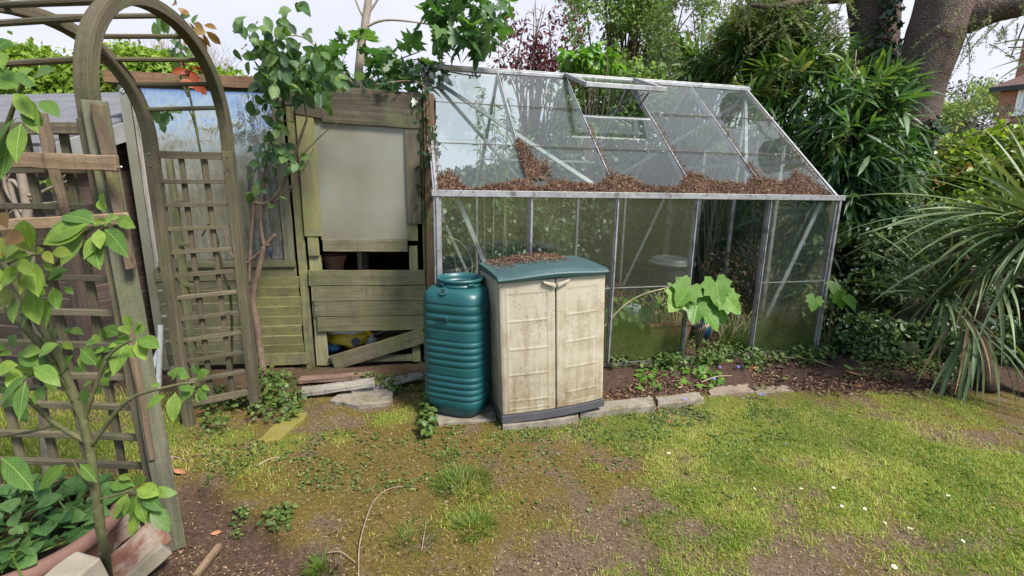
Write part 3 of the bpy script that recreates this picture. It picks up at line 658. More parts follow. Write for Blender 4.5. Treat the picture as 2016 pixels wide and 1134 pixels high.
mb = MB(); mb.bar(gnd(690, 768, .03), gnd(832, 738, .05), .085, .025, n=6, jit=.003)
tag(mb.build('plank', M['whiteplank'], bevel=.002), 'pale weathered plank reaching from the shed door towards the water butt', 'plank')
mb = MB(); mb.bar(gnd(590, 748, .05), gnd(735, 738, .06), .07, .03, n=6, jit=.003)
tag(mb.build('plank', M['redplank'], bevel=.002), 'dark reddish plank tucked against the shed threshold', 'plank')
# ------------------------------------------------------------------ greenhouse
gh = empty('greenhouse', GH0, GHA, 'aluminium greenhouse with dusty glass and brown needles banked on its roof', 'greenhouse')
GL, GW, ZB, ZE, ZR, BAY = 3.1, 2.4, 0.07, 1.31, 2.315, 0.62
def P3(*a): return np.array(a, float)
def roofp(x, s, side=0, lift=0.0):
    """point on the roof: s = 0 eave .. 1 ridge; side 0 front, 1 back"""
    y = GW / 2 * s; z = ZE + (ZR - ZE) * s; nrm = unit((0, -(ZR - ZE), GW / 2)); y += nrm[1] * lift; z += nrm[2] * lift
    return P3(x, y if side == 0 else GW - y, z)
alu = M['alu']
mb = MB()
for y in (0, GW): mb.bar((-.02, y, ZB + .004), (GL + .02, y, ZB + .004), .03, .03)
for x in (0, GL): mb.bar((x, .02, ZB + .004), (x, GW - .02, ZB + .004), .03, .03)
mb.build('base_frame', M['aludark'], gh, bevel=.002)
for y, s in ((0, -1), (GW, 1)):
    mb = MB(); mb.bar((-.035, y + s * .008, ZE), (GL + .035, y + s * .008, ZE), .045, .024)
    mb.bar((-.035, y + s * .034, ZE + .010), (GL + .035, y + s * .034, ZE + .010), .012, .040)
    mb.build('eave_gutter', alu, gh, bevel=.002)
mb = MB(); mb.bar((-.03, GW / 2, ZR + .012), (GL + .03, GW / 2, ZR + .012), .055, .03); mb.bar((-.03, GW / 2, ZR + .034), (GL + .03, GW / 2, ZR + .034), .02, .02)
mb.build('ridge_bar', alu, gh, bevel=.003)
for x in (0, GL):
    for y in (0, GW):
        mb = MB(); mb.bar((x, y, ZB + .02), (x, y, ZE - .012), .05, .045, up=(0, 1, 0)); mb.bar((x, y - .028, ZB + .02), (x, y - .028, ZE - .012), .018, .014, up=(0, 1, 0))
        mb.build('corner_post', alu, gh, bevel=.003)
for k in range(1, 5):
    for y, s in ((0, -1), (GW, 1)):
        mb = MB(); x = k * BAY
        mb.bar((x, y, ZB + .02), (x, y, ZE - .012), .026, .034, up=(0, 1, 0)); mb.bar((x, y + s * .022, ZB + .02), (x, y + s * .022, ZE - .012), .009, .012, up=(0, 1, 0))
        mb.build('glazing_bar', alu, gh, bevel=.0015)
nrm = unit((0, -(ZR - ZE), GW / 2))
for k in range(6):
    for side in (0, 1):
        up = nrm * (1, -1 if side else 1, 1); x = k * BAY; edge = k in (0, 5)
        a, b = roofp(x, .012, side, -.008), roofp(x, .985, side, -.008)
        mb = MB(); mb.bar(a, b, .045 if edge else .024, .03, up=up); mb.bar(a + up * .02, b + up * .02, .02 if edge else .010, .014, up=up)
        mb.build('roof_bar', alu, gh, bevel=.0015)
for x in (0, GL):                                              # gable framing
    for y in (GW * .26, GW * .5, GW * .74):
        zt = ZE + (ZR - ZE) * (1 - abs(y - GW / 2) / (GW / 2))
        MB().bar((x, y, ZB + .02), (x, y, zt - .03), .024, .03, up=(1, 0, 0)).build('gable_bar', alu, gh, bevel=.0015)
    MB().bar((x, .03, ZE - .002), (x, GW - .03, ZE - .002), .03, .026, up=(1, 0, 0)).build('gable_rail', alu, gh, bevel=.0015)
# diagonal braces inside the glass
for p, q in (((.14, .05, ZE - .03), (.50, .05, .42)), ((GL - .10, .05, ZE - .03), (2.55, .05, .14)),
             (roofp(.10, .93, 0, -.05), roofp(1.22, .05, 0, -.05)), (roofp(GL - .03, .93, 0, -.05), roofp(2.34, .04, 0, -.05)),
             (roofp(.10, .93, 1, -.05), roofp(1.22, .05, 1, -.05)), (roofp(GL - .03, .93, 1, -.05), roofp(2.0, .05, 1, -.05)),
             ((.1, GW - .05, ZE - .03), (.6, GW - .05, .14)), ((GL - .1, GW - .05, ZE - .03), (2.5, GW - .05, .14))):
    MB().bar(p, q, .032, .012, up=(0, -1, .4)).build('brace', alu, gh, bevel=.0015)
for x in (.02, GL - .02):
    MB().bar((x + (.02 if x < 1 else -.02), .35, ZE + .3), (x + (.02 if x < 1 else -.02), GW - .35, ZE + .3), .03, .012, up=(1, 0, 0)).build('tie_rail', alu, gh, bevel=.0015)
MB().bar(roofp(.62, .36, 1, -.04), roofp(1.86, .36, 1, -.04), .03, .02, up=(0, 0, 1)).build('tie_rail', alu, gh, bevel=.0015)
# roof vent: opening framed in bay three of the front slope, light propped up to nearly level
VX0, VX1, VS = BAY * 2 + .012, BAY * 3 - .012, .62
MB().bar(roofp(VX0, VS, 0, 0), roofp(VX1, VS, 0, 0), .028, .022, up=nrm).build('vent_sill', alu, gh, bevel=.002)
vent = empty('roof_vent', (0, 0, 0)); vent.parent = gh
mb = MB(); hz_, dz = ZR + .03, .185; y0, y1 = GW / 2 - .02, GW / 2 - .56
for x in (VX0 - .02, VX1 + .05): mb.bar((x, y0, hz_), (x, y1, hz_ - dz), .035, .03)
mb.bar((VX0 - .037, y1, hz_ - dz), (VX1 + .067, y1, hz_ - dz), .035, .035)
vf = mb.build('vent_frame', alu, vent, bevel=.002)
MB().prism([(VX0, y0, hz_ - .004), (VX1 + .03, y0, hz_ - .004), (VX1 + .03, y1 + .018, hz_ - dz - .004), (VX0, y1 + .018, hz_ - dz - .004)], (0, 0, .004)).build('vent_pane', M['roofglass'], vent)
for xo in (.34, .40):
    MB().bar((VX0 + xo + .12, y1 + .10, hz_ - dz - .02), tuple(roofp(VX0 + xo - .14, VS + .02, 0, .012)), .016, .008, up=(1, 0, 0)).build('vent_stay', M['blackplastic'], vent)
MB().bar((VX1 - .06, y1 + .05, hz_ - dz - .02), tuple(roofp(VX1 - .16, VS + .02, 0, .012)), .012, .008, up=(1, 0, 0)).build('vent_stay', M['blackplastic'], vent)
# panes, each its own piece of glass
def pane(pts, off, mat):
    mb = MB(); n = len(pts); pts = [np.array(p, float) for p in pts]; off = np.array(off, float)
    vs_ = pts + [p + off for p in pts]; fs = [tuple(range(n - 1, -1, -1)), tuple(range(n, 2 * n))]
    zz = [p[2] for p in pts]; z0, z1 = min(zz), max(zz); V_ = lambda p: (p[0], (p[2] - z0) / (z1 - z0))
    uv = [[V_(pts[i]) for i in range(n - 1, -1, -1)], [V_(p) for p in pts]]
    for i in range(n):
        j = (i + 1) % n; fs.append((i, j, n + j, n + i)); uv.append([V_(pts[i]), V_(pts[j]), V_(pts[j]), V_(pts[i])])
    mb.add(vs_, fs, uv); return mb.build('pane', mat, gh)
rows = [(.012, .345), (.335, .675), (.665, .975)]
for k in range(5):
    for r, (s0_, s1_) in enumerate(rows):
        if k == 2 and r == 2: continue
        if k == 2 and r == 1: s1_ = VS - .012
        x0, x1 = k * BAY + .010, (k + 1) * BAY - .010; lf = .008 + .0045 * r
        pane([roofp(x0, s0_, 0, lf), roofp(x1, s0_, 0, lf), roofp(x1, s1_, 0, lf), roofp(x0, s1_, 0, lf)], nrm * .003, M['roofglass'])
        if r: MB().bar(roofp(x0, s0_, 0, lf + .006), roofp(x1, s0_, 0, lf + .006), .005, .004, up=nrm).build('pane_seam', M['brownbroken'], gh)
    for s0_, s1_ in ((.012, .5), (.49, .975)):
        x0, x1 = k * BAY + .010, (k + 1) * BAY - .010; lf = .008 if s0_ < .1 else .0125; nb = nrm * (1, -1, 1)
        pane([roofp(x1, s0_, 1, lf), roofp(x0, s0_, 1, lf), roofp(x0, s1_, 1, lf), roofp(x1, s1_, 1, lf)], nb * .003, M['backglass'])
    if k != 3:
        x0, x1 = k * BAY + .014, (k + 1) * BAY - .014; ym = -.008
        pane([(x0, ym, ZB + .028), (x1, ym, ZB + .028), (x1, ym, .672), (x0, ym, .672)], (0, -.003, 0), M['lowglass'])
        pane([(x0, ym - .005, .66), (x1, ym - .005, .66), (x1, ym - .005, ZE - .016), (x0, ym - .005, ZE - .016)], (0, -.003, 0), M['sideglass'])
        MB().bar((x0, ym - .010, .664), (x1, ym - .010, .664), .004, .005).build('pane_seam', M['alu'], gh)
    x0, x1 = k * BAY + .014, (k + 1) * BAY - .014; ym = GW + .008
    pane([(x1, ym, ZB + .028), (x0, ym, ZB + .028), (x0, ym, ZE - .016), (x1, ym, ZE - .016)], (0, .003, 0), M['sideglass'])
for x, s in ((0, -1), (GL, 1)):
    ys = [0.03, GW * .26, GW * .5, GW * .74, GW - .03]
    for i in range(4):
        a, b = ys[i] + .013, ys[i + 1] - .013; xo = x + s * .004
        pp = [(xo, a, ZB + .028), (xo, b, ZB + .028), (xo, b, ZE - .018), (xo, a, ZE - .018)]
        pane(pp if s > 0 else pp[::-1], (s * .003, 0, 0), M['sideglass'])
        zt = lambda y: ZE + (ZR - ZE) * (1 - abs(y - GW / 2) / (GW / 2)) - .03
        pp = [(xo, a, ZE + .014), (xo, b, ZE + .014), (xo, b, max(zt(b), ZE + .016)), (xo, a, max(zt(a), ZE + .016))]
        pane(pp if s > 0 else pp[::-1], (s * .003, 0, 0), M['backglass'])

# needles and leaves banked up along the gutter and the bars
def bank(x):
    b = [(0, .10), (.02, .17), (.09, .19), (.13, .14), (.17, .05), (.22, .01), (.28, .025), (.36, .075), (.45, .09), (.54, .11), (.60, .14), (.622, .17), (.64, .10), (.70, .035), (.80, .13), (.92, .10), (1.05, .095),
         (1.16, .12), (1.23, .20), (1.30, .22), (1.38, .18), (1.46, .10), (1.58, .06), (1.70, .075), (1.80, .12), (1.86, .22), (1.93, .25), (2.02, .19), (2.12, .14), (2.25, .12), (2.36, .13), (2.46, .17), (2.50, .22), (2.58, .17), (2.68, .15), (2.78, .16), (2.84, .23), (2.90, .26), (2.97, .24), (3.0, .10), (3.03, .01), (3.1, 0)]
    return float(np.interp(x, [p[0] for p in b], [p[1] for p in b]))
def fleck_obj(name, C, NM, L0, L1, W, mat, parent=None, spread=0.55):
    n = len(C); ax = rdir(n); ax -= NM * np.sum(ax * NM, 1, keepdims=True) * (1 - spread * .6); nm = NM + rdir(n) * spread
    ln = rng.uniform(L0, L1, n); return leaf_obj(name, SMALL, C - ax / np.linalg.norm(ax, axis=1, keepdims=True) * (ln / 2)[:, None], ax, nm, ln, W * rng.uniform(.6, 1.5, n), mat, parent)
Cs = []
SLOPE = math.hypot(ZR - ZE, GW / 2)
def roofsurf(x, s, l): return gh_pt(*roofp(x, s / SLOPE, 0, l))
for _ in range(17000):
    x = random.uniform(0.012, 3.06); b = (1.0 + .05 * x) * bank(x) * (1 + .3 * nz(x * 14, 2.2) + .12 * nz(x * 47, 5.2)); s = random.random() * b
    if b < .012: continue
    edge = min(1, (b - s) / .05) * min(1, .4 + s / .06); Cs.append(roofsurf(x, s + .012, .016 + .026 * edge * random.random() ** .5))
wedge = [(.62, .17, .58, .14, .020), (.0, .2, .8, .02, .01), (1.24, .2, .85, .022, .012), (1.86, .2, .9, .02, .012), (2.48, .2, .9, .022, .012), (2.48, .22, .40, .05, .014), (3.07, .22, 1.2, .02, .01)]
for x0, s0_, s1_, w, l in wedge:
    for _ in range(int((1000 if w > .1 else 420) * (s1_ - s0_) * (w / .02))):
        s = random.uniform(s0_, s1_); k = (s - s0_) / (s1_ - s0_)
        ww = w * ((1 - k) ** .8 if w > .04 else (1 if nz(s * 30, x0 * 3) > .05 else .25))
        if x0 == .62 and k < .45: ww = w * (1.0 - .2 * k) * (1.3 if .05 < k else .6)
        d = random.uniform(0, ww) + .012
        Cs.append(roofsurf(x0 + (d if x0 < 3 else -d) - (random.random() < .3) * (2 * d if 0 < x0 < 3 else 0) * .5, s, l + random.random() * .012))
for _ in range(260):
    x = random.uniform(.02, 3.05); Cs.append(gh_pt(x, -.03 + random.uniform(-.012, .012), ZE + random.uniform(.012, .028)))
Cs = np.array(Cs); NMr = np.broadcast_to(np.array(gh_pt(*nrm)) - gh_pt(0, 0, 0), Cs.shape)
# solid heap below the flecks
V_, Q_ = [], []
xs = np.linspace(.012, 3.06, 240)
for i, x in enumerate(xs):
    b = max(.004, (1.0 + .05 * x) * bank(x) * (.93 + .2 * nz(x * 14, 2.2)))
    for k in range(5):
        q = k / 4; V_.append(roofsurf(x, .012 + q * b, .0135 + (.020 * math.sin(math.pi * min(1, q * .8 + .2)) if b > .02 else 0)))
nb0 = len(V_); ss = np.linspace(.15, .56, 24)
for s in ss:                                                    # the heap climbing the second bay along its bar
    k = (s - .15) / .41; ww = .125 * (1 - k) ** .75 * (1 + .25 * nz(s * 22, 4.4)) + .006
    for q in np.linspace(0, 1, 5): V_.append(roofsurf(.632 + ww * q, s, .0135 + .014 * math.sin(math.pi * min(1, q * .8 + .2))))
for i in range(23):
    for k in range(4): a = nb0 + i * 5 + k; Q_.append((a, a + 1, a + 6, a + 5))
for i in range(len(xs) - 1):
    for k in range(4): a = i * 5 + k; Q_.append((a, a + 5, a + 6, a + 1))
heap = np_mesh('needle_litter', np.array(V_), np.array(Q_), M['litter'], None, rng.random(len(V_)) * .5, smooth=True)
tag(heap, 'brown needle litter banked along the greenhouse gutter and roof bars', 'leaf litter', kind='stuff')
fl = leaf_obj('litter_flake', SMALL, *(lambda n: (Cs, rdir(n), NMr + rdir(n) * .7))(len(Cs)), rng.uniform(.014, .034, len(Cs)), rng.uniform(.003, .007, len(Cs)), M['litter'])
fl.parent = heap; fl['kind'] = 'stuff'
# ------------------------------------------------------------------ lean-to shed of reclaimed boards, with its door
shed = empty('reclaimed_shed', SH0, SHA, 'mossy reclaimed timber shed with clear plastic window and patched door', 'shed')
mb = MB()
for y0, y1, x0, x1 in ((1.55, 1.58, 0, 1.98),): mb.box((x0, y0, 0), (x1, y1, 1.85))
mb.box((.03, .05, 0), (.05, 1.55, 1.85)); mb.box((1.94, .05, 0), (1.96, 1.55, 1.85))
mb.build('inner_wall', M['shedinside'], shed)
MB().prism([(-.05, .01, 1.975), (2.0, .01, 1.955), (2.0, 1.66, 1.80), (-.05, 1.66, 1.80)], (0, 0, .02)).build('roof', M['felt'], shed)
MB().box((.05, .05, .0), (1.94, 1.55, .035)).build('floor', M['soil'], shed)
# corner post and plastic window
MB().bar((.03, .035, .0), (.03, .035, 1.97), .055, .05, up=(0, 1, 0), n=6, jit=.002).build('corner_post', M['palemoss'], shed, bevel=.003)
MB().bar((.075, -.005, .02), (.075, -.005, 1.97), .028, .02, up=(0, 1, 0), n=6, jit=.002).build('corner_trim', M['whiteplank'], shed, bevel=.002)
nS, nZ = 40, 30; V_, Q_ = [], []
for i in range(nS + 1):
    for j in range(nZ + 1):
        x = .092 + .888 * i / nS; z = .80 + 1.175 * j / nZ; V_.append((x, -.012 + .006 * nz(x * 2.2, z * 1.6, 4), z))
for i in range(nS):
    for j in range(nZ): a = i * (nZ + 1) + j; Q_.append((a, a + nZ + 1, a + nZ + 2, a + 1))
w = np_mesh('plastic_window', np.array(V_), np.array(Q_), M['sheet'], shed, smooth=True)
sm = w.modifiers.new('thick', 'SOLIDIFY'); sm.thickness = .004
MB().box((.0, -.016, .03), (.058, -.012, 1.965)).build('plastic_strip', M['frosted'], shed)
s_ = empty('screw', (.03, -.018, 1.93)); s_.parent = shed
mb = MB(); mb.tube([(0, 0, 0), (0, -.006, 0)], [.016, .013], 14); mb.build('washer', M['galv'], s_); MB().tube([(0, -.006, 0), (0, -.010, 0)], .005, 10).build('screw_head', M['blackplastic'], s_)
MB().bar((-.06, -.02, 2.008), (1.0, -.02, 2.008), .045, .07, n=8, jit=.003).build('top_beam', M['redpost'], shed, bevel=.003)
for x in (.42, .70): MB().bar((x, .02, .80), (x, .02, 1.97), .06, .04, up=(0, 1, 0), n=4).build('stud', M['mossboard'], shed)
# lapped boards: a left run and a right run with a joint at .58
def lap(x0, x1, z0, z1, rows_, y, mat):
    mb = MB(); h = (z1 - z0) / rows_
    for r in range(rows_):
        zc = z0 + (r + .5) * h; j = random.uniform(-.006, .006); e = random.uniform(-.012, .012)
        tilt = math.radians(9) ; up = (0, -math.cos(tilt), -math.sin(tilt))
        mb.bar((x0 + e * .3, y - .004, zc + j * .4), (x1 + e, y - .004, zc + j * .4), h * 1.12, .014, up=up, n=6, jit=.0018)
    return mb.build('weatherboard', mat, shed)
lap(.06, .60, .06, .70, 7, -.010, M['doorboard']); lap(.575, 1.0, .12, .70, 8, -.020, M['mossboard'])
mb = MB(); mb.bar((.60, -.03, .085), (1.03, -.03, .085), .09, .018, up=(0, -1, 0), n=5, jit=.002); mb.build('skirting_board', M['mossboard'], shed, bevel=.002)
mb = MB(); mb.bar((.06, -.022, .735), (.985, -.022, .735), .10, .018, up=(0, -1, 0), n=8, jit=.002); mb.build('sill_board', M['doorboard'], shed, bevel=.002)
MB().bar((.1, -.034, .805), (.985, -.034, .805), .03, .045, n=6, jit=.001).build('window_ledge', M['doorboard'], shed, bevel=.002)
MB().bar((.945, -.022, .83), (.945, -.022, 1.965), .065, .016, up=(0, -1, 0), n=6, jit=.002).build('window_trim', M['greyboard'], shed, bevel=.002)
# door frame
MB().bar((1.03, -.012, .0), (1.03, -.012, 1.93), .055, .05, up=(0, 1, 0), n=8, jit=.002).build('door_post', M['palemoss'], shed, bevel=.003)
MB().bar((1.0, -.026, 1.925), (1.90, -.026, 1.925), .095, .03, up=(0, -1, 0), n=8, jit=.002).build('door_header', M['darkboard'], shed, bevel=.003)
MB().bar((1.33, -.005, 1.985), (1.90, -.005, 1.972), .05, .04, up=(0, -1, 0), n=6, jit=.002).build('roof_fascia', M['darkboard'], shed, bevel=.003)
MB().bar((1.948, -.02, .0), (1.948, -.02, 1.99), .075, .07, up=(0, 1, 0), n=12, jit=.002).build('side_post', M['redpost'], shed, bevel=.005)
MB().bar((1.897, -.005, .0), (1.897, -.005, 1.9), .02, .05, up=(0, 1, 0), n=6, jit=.001).build('side_strip', M['mossboard'], shed, bevel=.002)
door = empty('door', (0, 0, 0)); door.parent = shed
D = lambda nm, p, q, w_, t_, m, up=(0, -1, 0), n=6: MB().bar(p, q, w_, t_, up=up, n=n, jit=.0018).build(nm, m, door, bevel=.002)
D('stile', (1.125, -.045, 1.0), (1.125, -.045, 1.86), .115, .022, M['palemoss'])
D('stile', (1.118, -.04, .86), (1.118, -.04, .998), .075, .02, M['palemoss'], n=2)
D('stile', (1.118, -.018, .02), (1.118, -.018, .86), .085, .022, M['palemoss'])
D('stile', (1.832, -.045, 1.09), (1.832, -.045, 1.765), .10, .022, M['darkboard'])
D('stile', (1.815, -.030, .965), (1.815, -.030, 1.10), .075, .02, M['palemoss'], n=2)
D('stile', (1.815, -.018, .02), (1.815, -.018, .925), .062, .022, M['palemoss'])
D('header_board', (1.24, -.05, 1.835), (1.885, -.05, 1.815), .125, .022, M['darkboard'])
D('header_board', (1.075, -.052, 1.86), (1.24, -.052, 1.835), .075, .02, M['darkboard'], n=2)
D('mid_rail', (1.185, -.045, .935), (1.775, -.045, .93), .085, .026, M['doorboard'])
MB().box((1.172, -.036, .975), (1.782, -.030, 1.80)).build('frosted_panel', M['frosted'], door)
for r, zc in enumerate((.695, .578, .462, .346)):
    p = MB().bar((1.07 + .012 * r, -.042, zc + .004), (1.895 + .004 * r, -.042, zc - .004), .112, .02, up=(0, -1, 0), n=8, jit=.0018).build('plank', M['doorboard'], door, bevel=.002)
    for x in (1.11, 1.84):
        for dz in (-.03, .03): MB().tube([(x, -.051, zc + dz), (x, -.0535, zc + dz)], .004, 8).build('nail', M['blackplastic'], p)
D('bottom_rail', (1.16, -.018, .062), (1.785, -.018, .055), .05, .03, M['doorboard'])
D('broken_plank', (1.20, -.062, .05), (1.88, -.062, .245), .115, .02, M['doorboard'])
D('inner_strut', (1.385, .25, .40), (1.385, .25, 1.0), .035, .03, M['tan'])
# things inside the shed
def pot_mesh(r0, r1, h, rim=.02):
    return MB().lathe([(r0, 0), (r1 * .96, h - rim * 2), (r1 + .008, h - rim * 2), (r1 + .01, h), (r1 - .008, h), (r1 * .93, h - rim * 2), (r0 * .9, .02)], n=28)
tag(pot_mesh(.055, .085, .15).build('plant_pot', M['terra'], smooth=False, loc=sh_pt(1.20, .22, .68)), 'brown flowerpot on a shelf in the dark gap of the shed door', 'plant pot')
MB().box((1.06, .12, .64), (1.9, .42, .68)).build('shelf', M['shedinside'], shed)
sack = empty('compost_sack', sh_pt(1.24, .28, .03), SHA, 'crumpled white and yellow plastic sack inside the shed doorway', 'sack')
def lump(c, r, n1=22, n2=14, amp=.28, seed=0.0, fr=6):
    V, rings = [], []
    for j in range(n2 + 1):
        th = math.pi * j / n2; ring = []
        for i in range(n1):
            ph = 2 * math.pi * i / n1; d = np.array([math.sin(th) * math.cos(ph), math.sin(th) * math.sin(ph), -math.cos(th)])
            k = 1 + amp * nz(d[0] * fr / 3 + seed, d[1] * fr / 3, d[2] * fr / 3) + amp * .6 * abs(nz(d[0] * fr + seed, d[1] * fr, d[2] * fr))
            ring.append(np.array(c) + d * k * np.array(r))
        rings.append(ring)
    return MB().loft(rings)
lump((0, 0, .19), (.15, .12, .055), seed=2).build('sack_top', M['white_sack'], sack, smooth=True)
lump((.03, -.02, .115), (.17, .12, .07), seed=5, amp=.4).build('sack_body', M['yellow'], sack, smooth=True)
lump((.20, -.05, .085), (.045, .04, .05), seed=8).build('sack_neck', M['white_sack'], sack, smooth=True)
MB().prism([(.10 + .035 * math.cos(a), -.150 + .01 * math.sin(a), .115 + .03 * math.sin(a)) for a in np.linspace(0, 6.28, 13)[:-1]], (0, -.004, 0)).build('dark_print', M['navy'], sack)
lump((-.10, -.05, .05), (.07, .07, .04), seed=9).build('blue_print', M['bluebit'], sack, smooth=True)
pts_ = [sh_pt(1.50 + .17 * math.cos(a) * (1 + .1 * math.sin(3 * a)), .40 + .12 * math.sin(a), .26 + .12 * math.sin(a * 1.0 + .6)) for a in np.linspace(2.2, 8.0, 40)]
tag(MB().tube(pts_, .016, 8).build('hose_pipe', M['hose'], smooth=True), 'grey brown hose looped inside the bottom of the shed doorway', 'hose')
tag(MB().bar(sh_pt(1.15, .55, .09), sh_pt(1.92, .60, .13), .24, .02, up=(0, -.6, .5), n=4).build('loose_board', M['tan']), 'bare brown board propped inside the shed behind the hose', 'board')
mb = MB(); mb.tube([sh_pt(1.84, .18, .03), sh_pt(1.84, .18, .25)], [.05, .062], 18); tag(mb.build('plant_pot', M['blackplastic']), 'black plastic pot in the shed doorway beside the side post', 'plant pot')

# ------------------------------------------------------------------ dark brown weatherboard shed at the left
C = at(158, 600, 2.88); C[2] = 0
fd = unit((-.985, .17, 0)); bd = unit((-.17, -.985, 0)) * -1     # along the front to the left; back along the side
bs = empty('weatherboard_shed', C, 0, 'dark brown weatherboard shed with grey felt roof behind the arch', 'shed')
def boards(p0, d, ln, z0, z1, h, out, mat, name):
    mb = MB(); z = z0
    while z < z1:
        t = math.radians(8); up = np.array(out) * math.cos(t) - np.array([0, 0, math.sin(t)])
        mb.bar(np.array(p0) + np.array([0, 0, z + h / 2]), np.array(p0) + d * ln + np.array([0, 0, z + h / 2]), h * 1.1, .016, up=up, n=8, jit=.002); z += h
    return mb.build(name, mat, bs)
boards((0, 0, 0), fd, 3.2, .10, 1.48, .105, -bd, M['shedbrown'], 'front_cladding')
boards(-fd * .0, bd, 2.2, .06, 1.56, .105, -fd, M['shedbrown'], 'side_cladding')
MB().bar((-.0, 0, 0), (0, 0, 1.5), .05, .05, up=-bd).build('corner_post', M['shedbrown'], bs)
MB().bar(np.array([0, 0, .05]) - bd * .02, fd * 3.2 - bd * .02 + np.array([0, 0, .05]), .09, .025, up=-bd, n=4).build('plinth_board', M['redplank'], bs)
e0 = -fd * .12 - bd * .14 + np.array([0, 0, 1.545]); e1 = fd * 3.3 - bd * .14 + np.array([0, 0, 1.545])
r0 = -fd * .12 + bd * 1.30 + np.array([0, 0, 2.09]); r1 = fd * 3.3 + bd * 1.30 + np.array([0, 0, 2.09])
b0 = -fd * .12 + bd * 2.7 + np.array([0, 0, 1.545]); b1 = fd * 3.3 + bd * 2.7 + np.array([0, 0, 1.545])
rn = unit(np.cross(r0 - e0, e1 - e0)); rn = rn if rn[2] > 0 else -rn
rf = MB(); rf.prism([e0, e1, r1, r0], rn * .022)
rn2 = unit(np.cross(b0 - r0, r1 - r0)); rn2 = rn2 if rn2[2] > 0 else -rn2
rf.prism([r0, r1, b1, b0], rn2 * .022); rf.build('roof', M['felt'], bs, bevel=.004)
MB().bar(e0 - rn * .052 - fd * .012, r0 - rn * .052 - fd * .012, .022, .11, up=rn, n=3).build('barge_board', M['fascia'], bs, bevel=.002)
MB().bar(r0 - rn2 * .052 - fd * .012, b0 - rn2 * .052 - fd * .012, .022, .11, up=rn2, n=3).build('barge_board', M['fascia'], bs, bevel=.002)
MB().bar(e0 + np.array([0, 0, -.03]), e1 + np.array([0, 0, -.03]), .02, .06, n=6).build('eave_board', M['fascia'], bs, bevel=.002)
MB().prism([bd * .03 + np.array([0, 0, 1.5]), bd * 2.5 + np.array([0, 0, 1.5]), bd * 1.3 + np.array([0, 0, 2.02])], -fd * -.015).build('gable_panel', M['shedbrown'], bs)
# white pipe pieces leaning in the gap between the sheds
tag(MB().tube([at(292, 748, 2.95), at(313, 690, 3.05)], .018, 12).build('drain_pipe', M['upvc'], smooth=False), 'short white plastic pipe leaning between the two sheds, tilted right', 'pipe')
tag(MB().tube([at(312, 770, 2.96), at(316, 640, 3.06)], .016, 12).build('drain_pipe', M['upvc'], smooth=False), 'upright white plastic pipe standing between the two sheds', 'pipe')
# ------------------------------------------------------------------ rose arch
def zon(xy, py):
    """height on the upright through xy that the photograph shows at row py"""
    lo, hi = -0.3, 3.2
    for _ in range(40):
        z = (lo + hi) / 2; v = np.array([xy[0], xy[1], z]) - CAM; y = 567 - F * (v @ _u) / (v @ _f)
        if y > py: lo = z
        else: hi = z
    return z
AL, AR, BL, BR = (np.array([*p, 0.0]) for p in ((-1.344, 1.606), (-1.543, 2.636), (-2.03, 1.64), (-1.823, 2.454)))
Zv = np.array([0, 0, 1.0])
arch = empty('rose_arch', (AL + AR + BL + BR) / 4, 0, 'weathered wooden rose arch with trellis sides and patched posts', 'garden arch')
A0 = (AL + AR + BL + BR) / 4
def sweep(path, side, w, t):
    rings = []; m = len(path)
    for i in range(m):
        d = unit(path[min(i + 1, m - 1)] - path[max(i - 1, 0)]); s = unit(side - d * (side @ d)); n = np.cross(d, s)
        rings.append([path[i] + s * a * w / 2 + n * b * t / 2 for a, b in ((-1, -1), (1, -1), (1, 1), (-1, 1))])
    mb = MB(); vs_ = [p for r in rings for p in r]; fs, uv = [], []; acc = 0
    for i in range(m - 1):
        l = np.linalg.norm(path[i + 1] - path[i])
        for j in range(4):
            k = (j + 1) % 4; fs.append((i * 4 + j, i * 4 + k, i * 4 + 4 + k, i * 4 + 4 + j)); v0 = j * .06
            uv.append([(acc, v0), (acc, v0 + .055), (acc + l, v0 + .055), (acc + l, v0)])
        acc += l
    fs += [(3, 2, 1, 0), tuple((m - 1) * 4 + j for j in range(4))]; uv += [[(0, 0)] * 4] * 2
    mb.add(vs_, fs, uv); return mb
part = lambda nm, mb, m, par=None, bv=.003: mb.build(nm, m, par or arch, bevel=bv)
tA = unit(AR - AL); tL = unit(BL - AL); tR = unit(BR - AR)
HB = {}
for nm, P0, P1, zs, b, lean in (('A', AL, AR, 1.60, .455, np.array([-.03, 0, 0])), ('B', BL, BR, 1.56, .455, np.array([-.01, 0, 0]))):
    p0 = P0 + lean; mid = (p0 + P1) / 2; hv = (P1 - p0) / 2
    pt = lambda th, mid=mid, hv=hv, zs=zs, b=b: mid - hv * math.copysign(abs(math.cos(th)) ** .92, math.cos(th)) + Zv * (zs + b * math.sin(th) ** .95 if math.sin(th) > 0 else zs)
    path = [P0 * 0 + pt(math.pi * i / 32) - A0 for i in range(33)]
    path = [path[0] - Zv * .12] + path + [path[-1] - Zv * .10]
    HB[nm] = pt
    part('hoop', sweep(path, tL, .050, .045), M['arch'])
for i, th in enumerate(np.radians([18, 40, 62, 78, 96, 114, 131, 147, 162])):
    part('rung', MB().tube([HB['A'](th) - A0, HB['B'](th) - A0], .011, 8, jit=.05), M['arch'], None, 0)
def upright(p, lean, z0, z1, w, t, nm='post', m='arch', up=None, jit=.002):
    return part(nm, MB().bar(p - A0 + Zv * z0, p + lean * 1.0 - A0 + Zv * z1, w, t, up=tuple(up if up is not None else tA), n=10, jit=jit), M[m])
z3 = np.zeros(3)
upright(AL, np.array([-.03, 0, 0]), -.08, 1.56, .052, .062)
upright(AR, z3, -.05, 1.53, .05, .055); upright(BR, z3, -.05, 1.50, .05, .055); upright(BL, np.array([-.01, 0, 0]), -.08, 1.50, .040, .045)
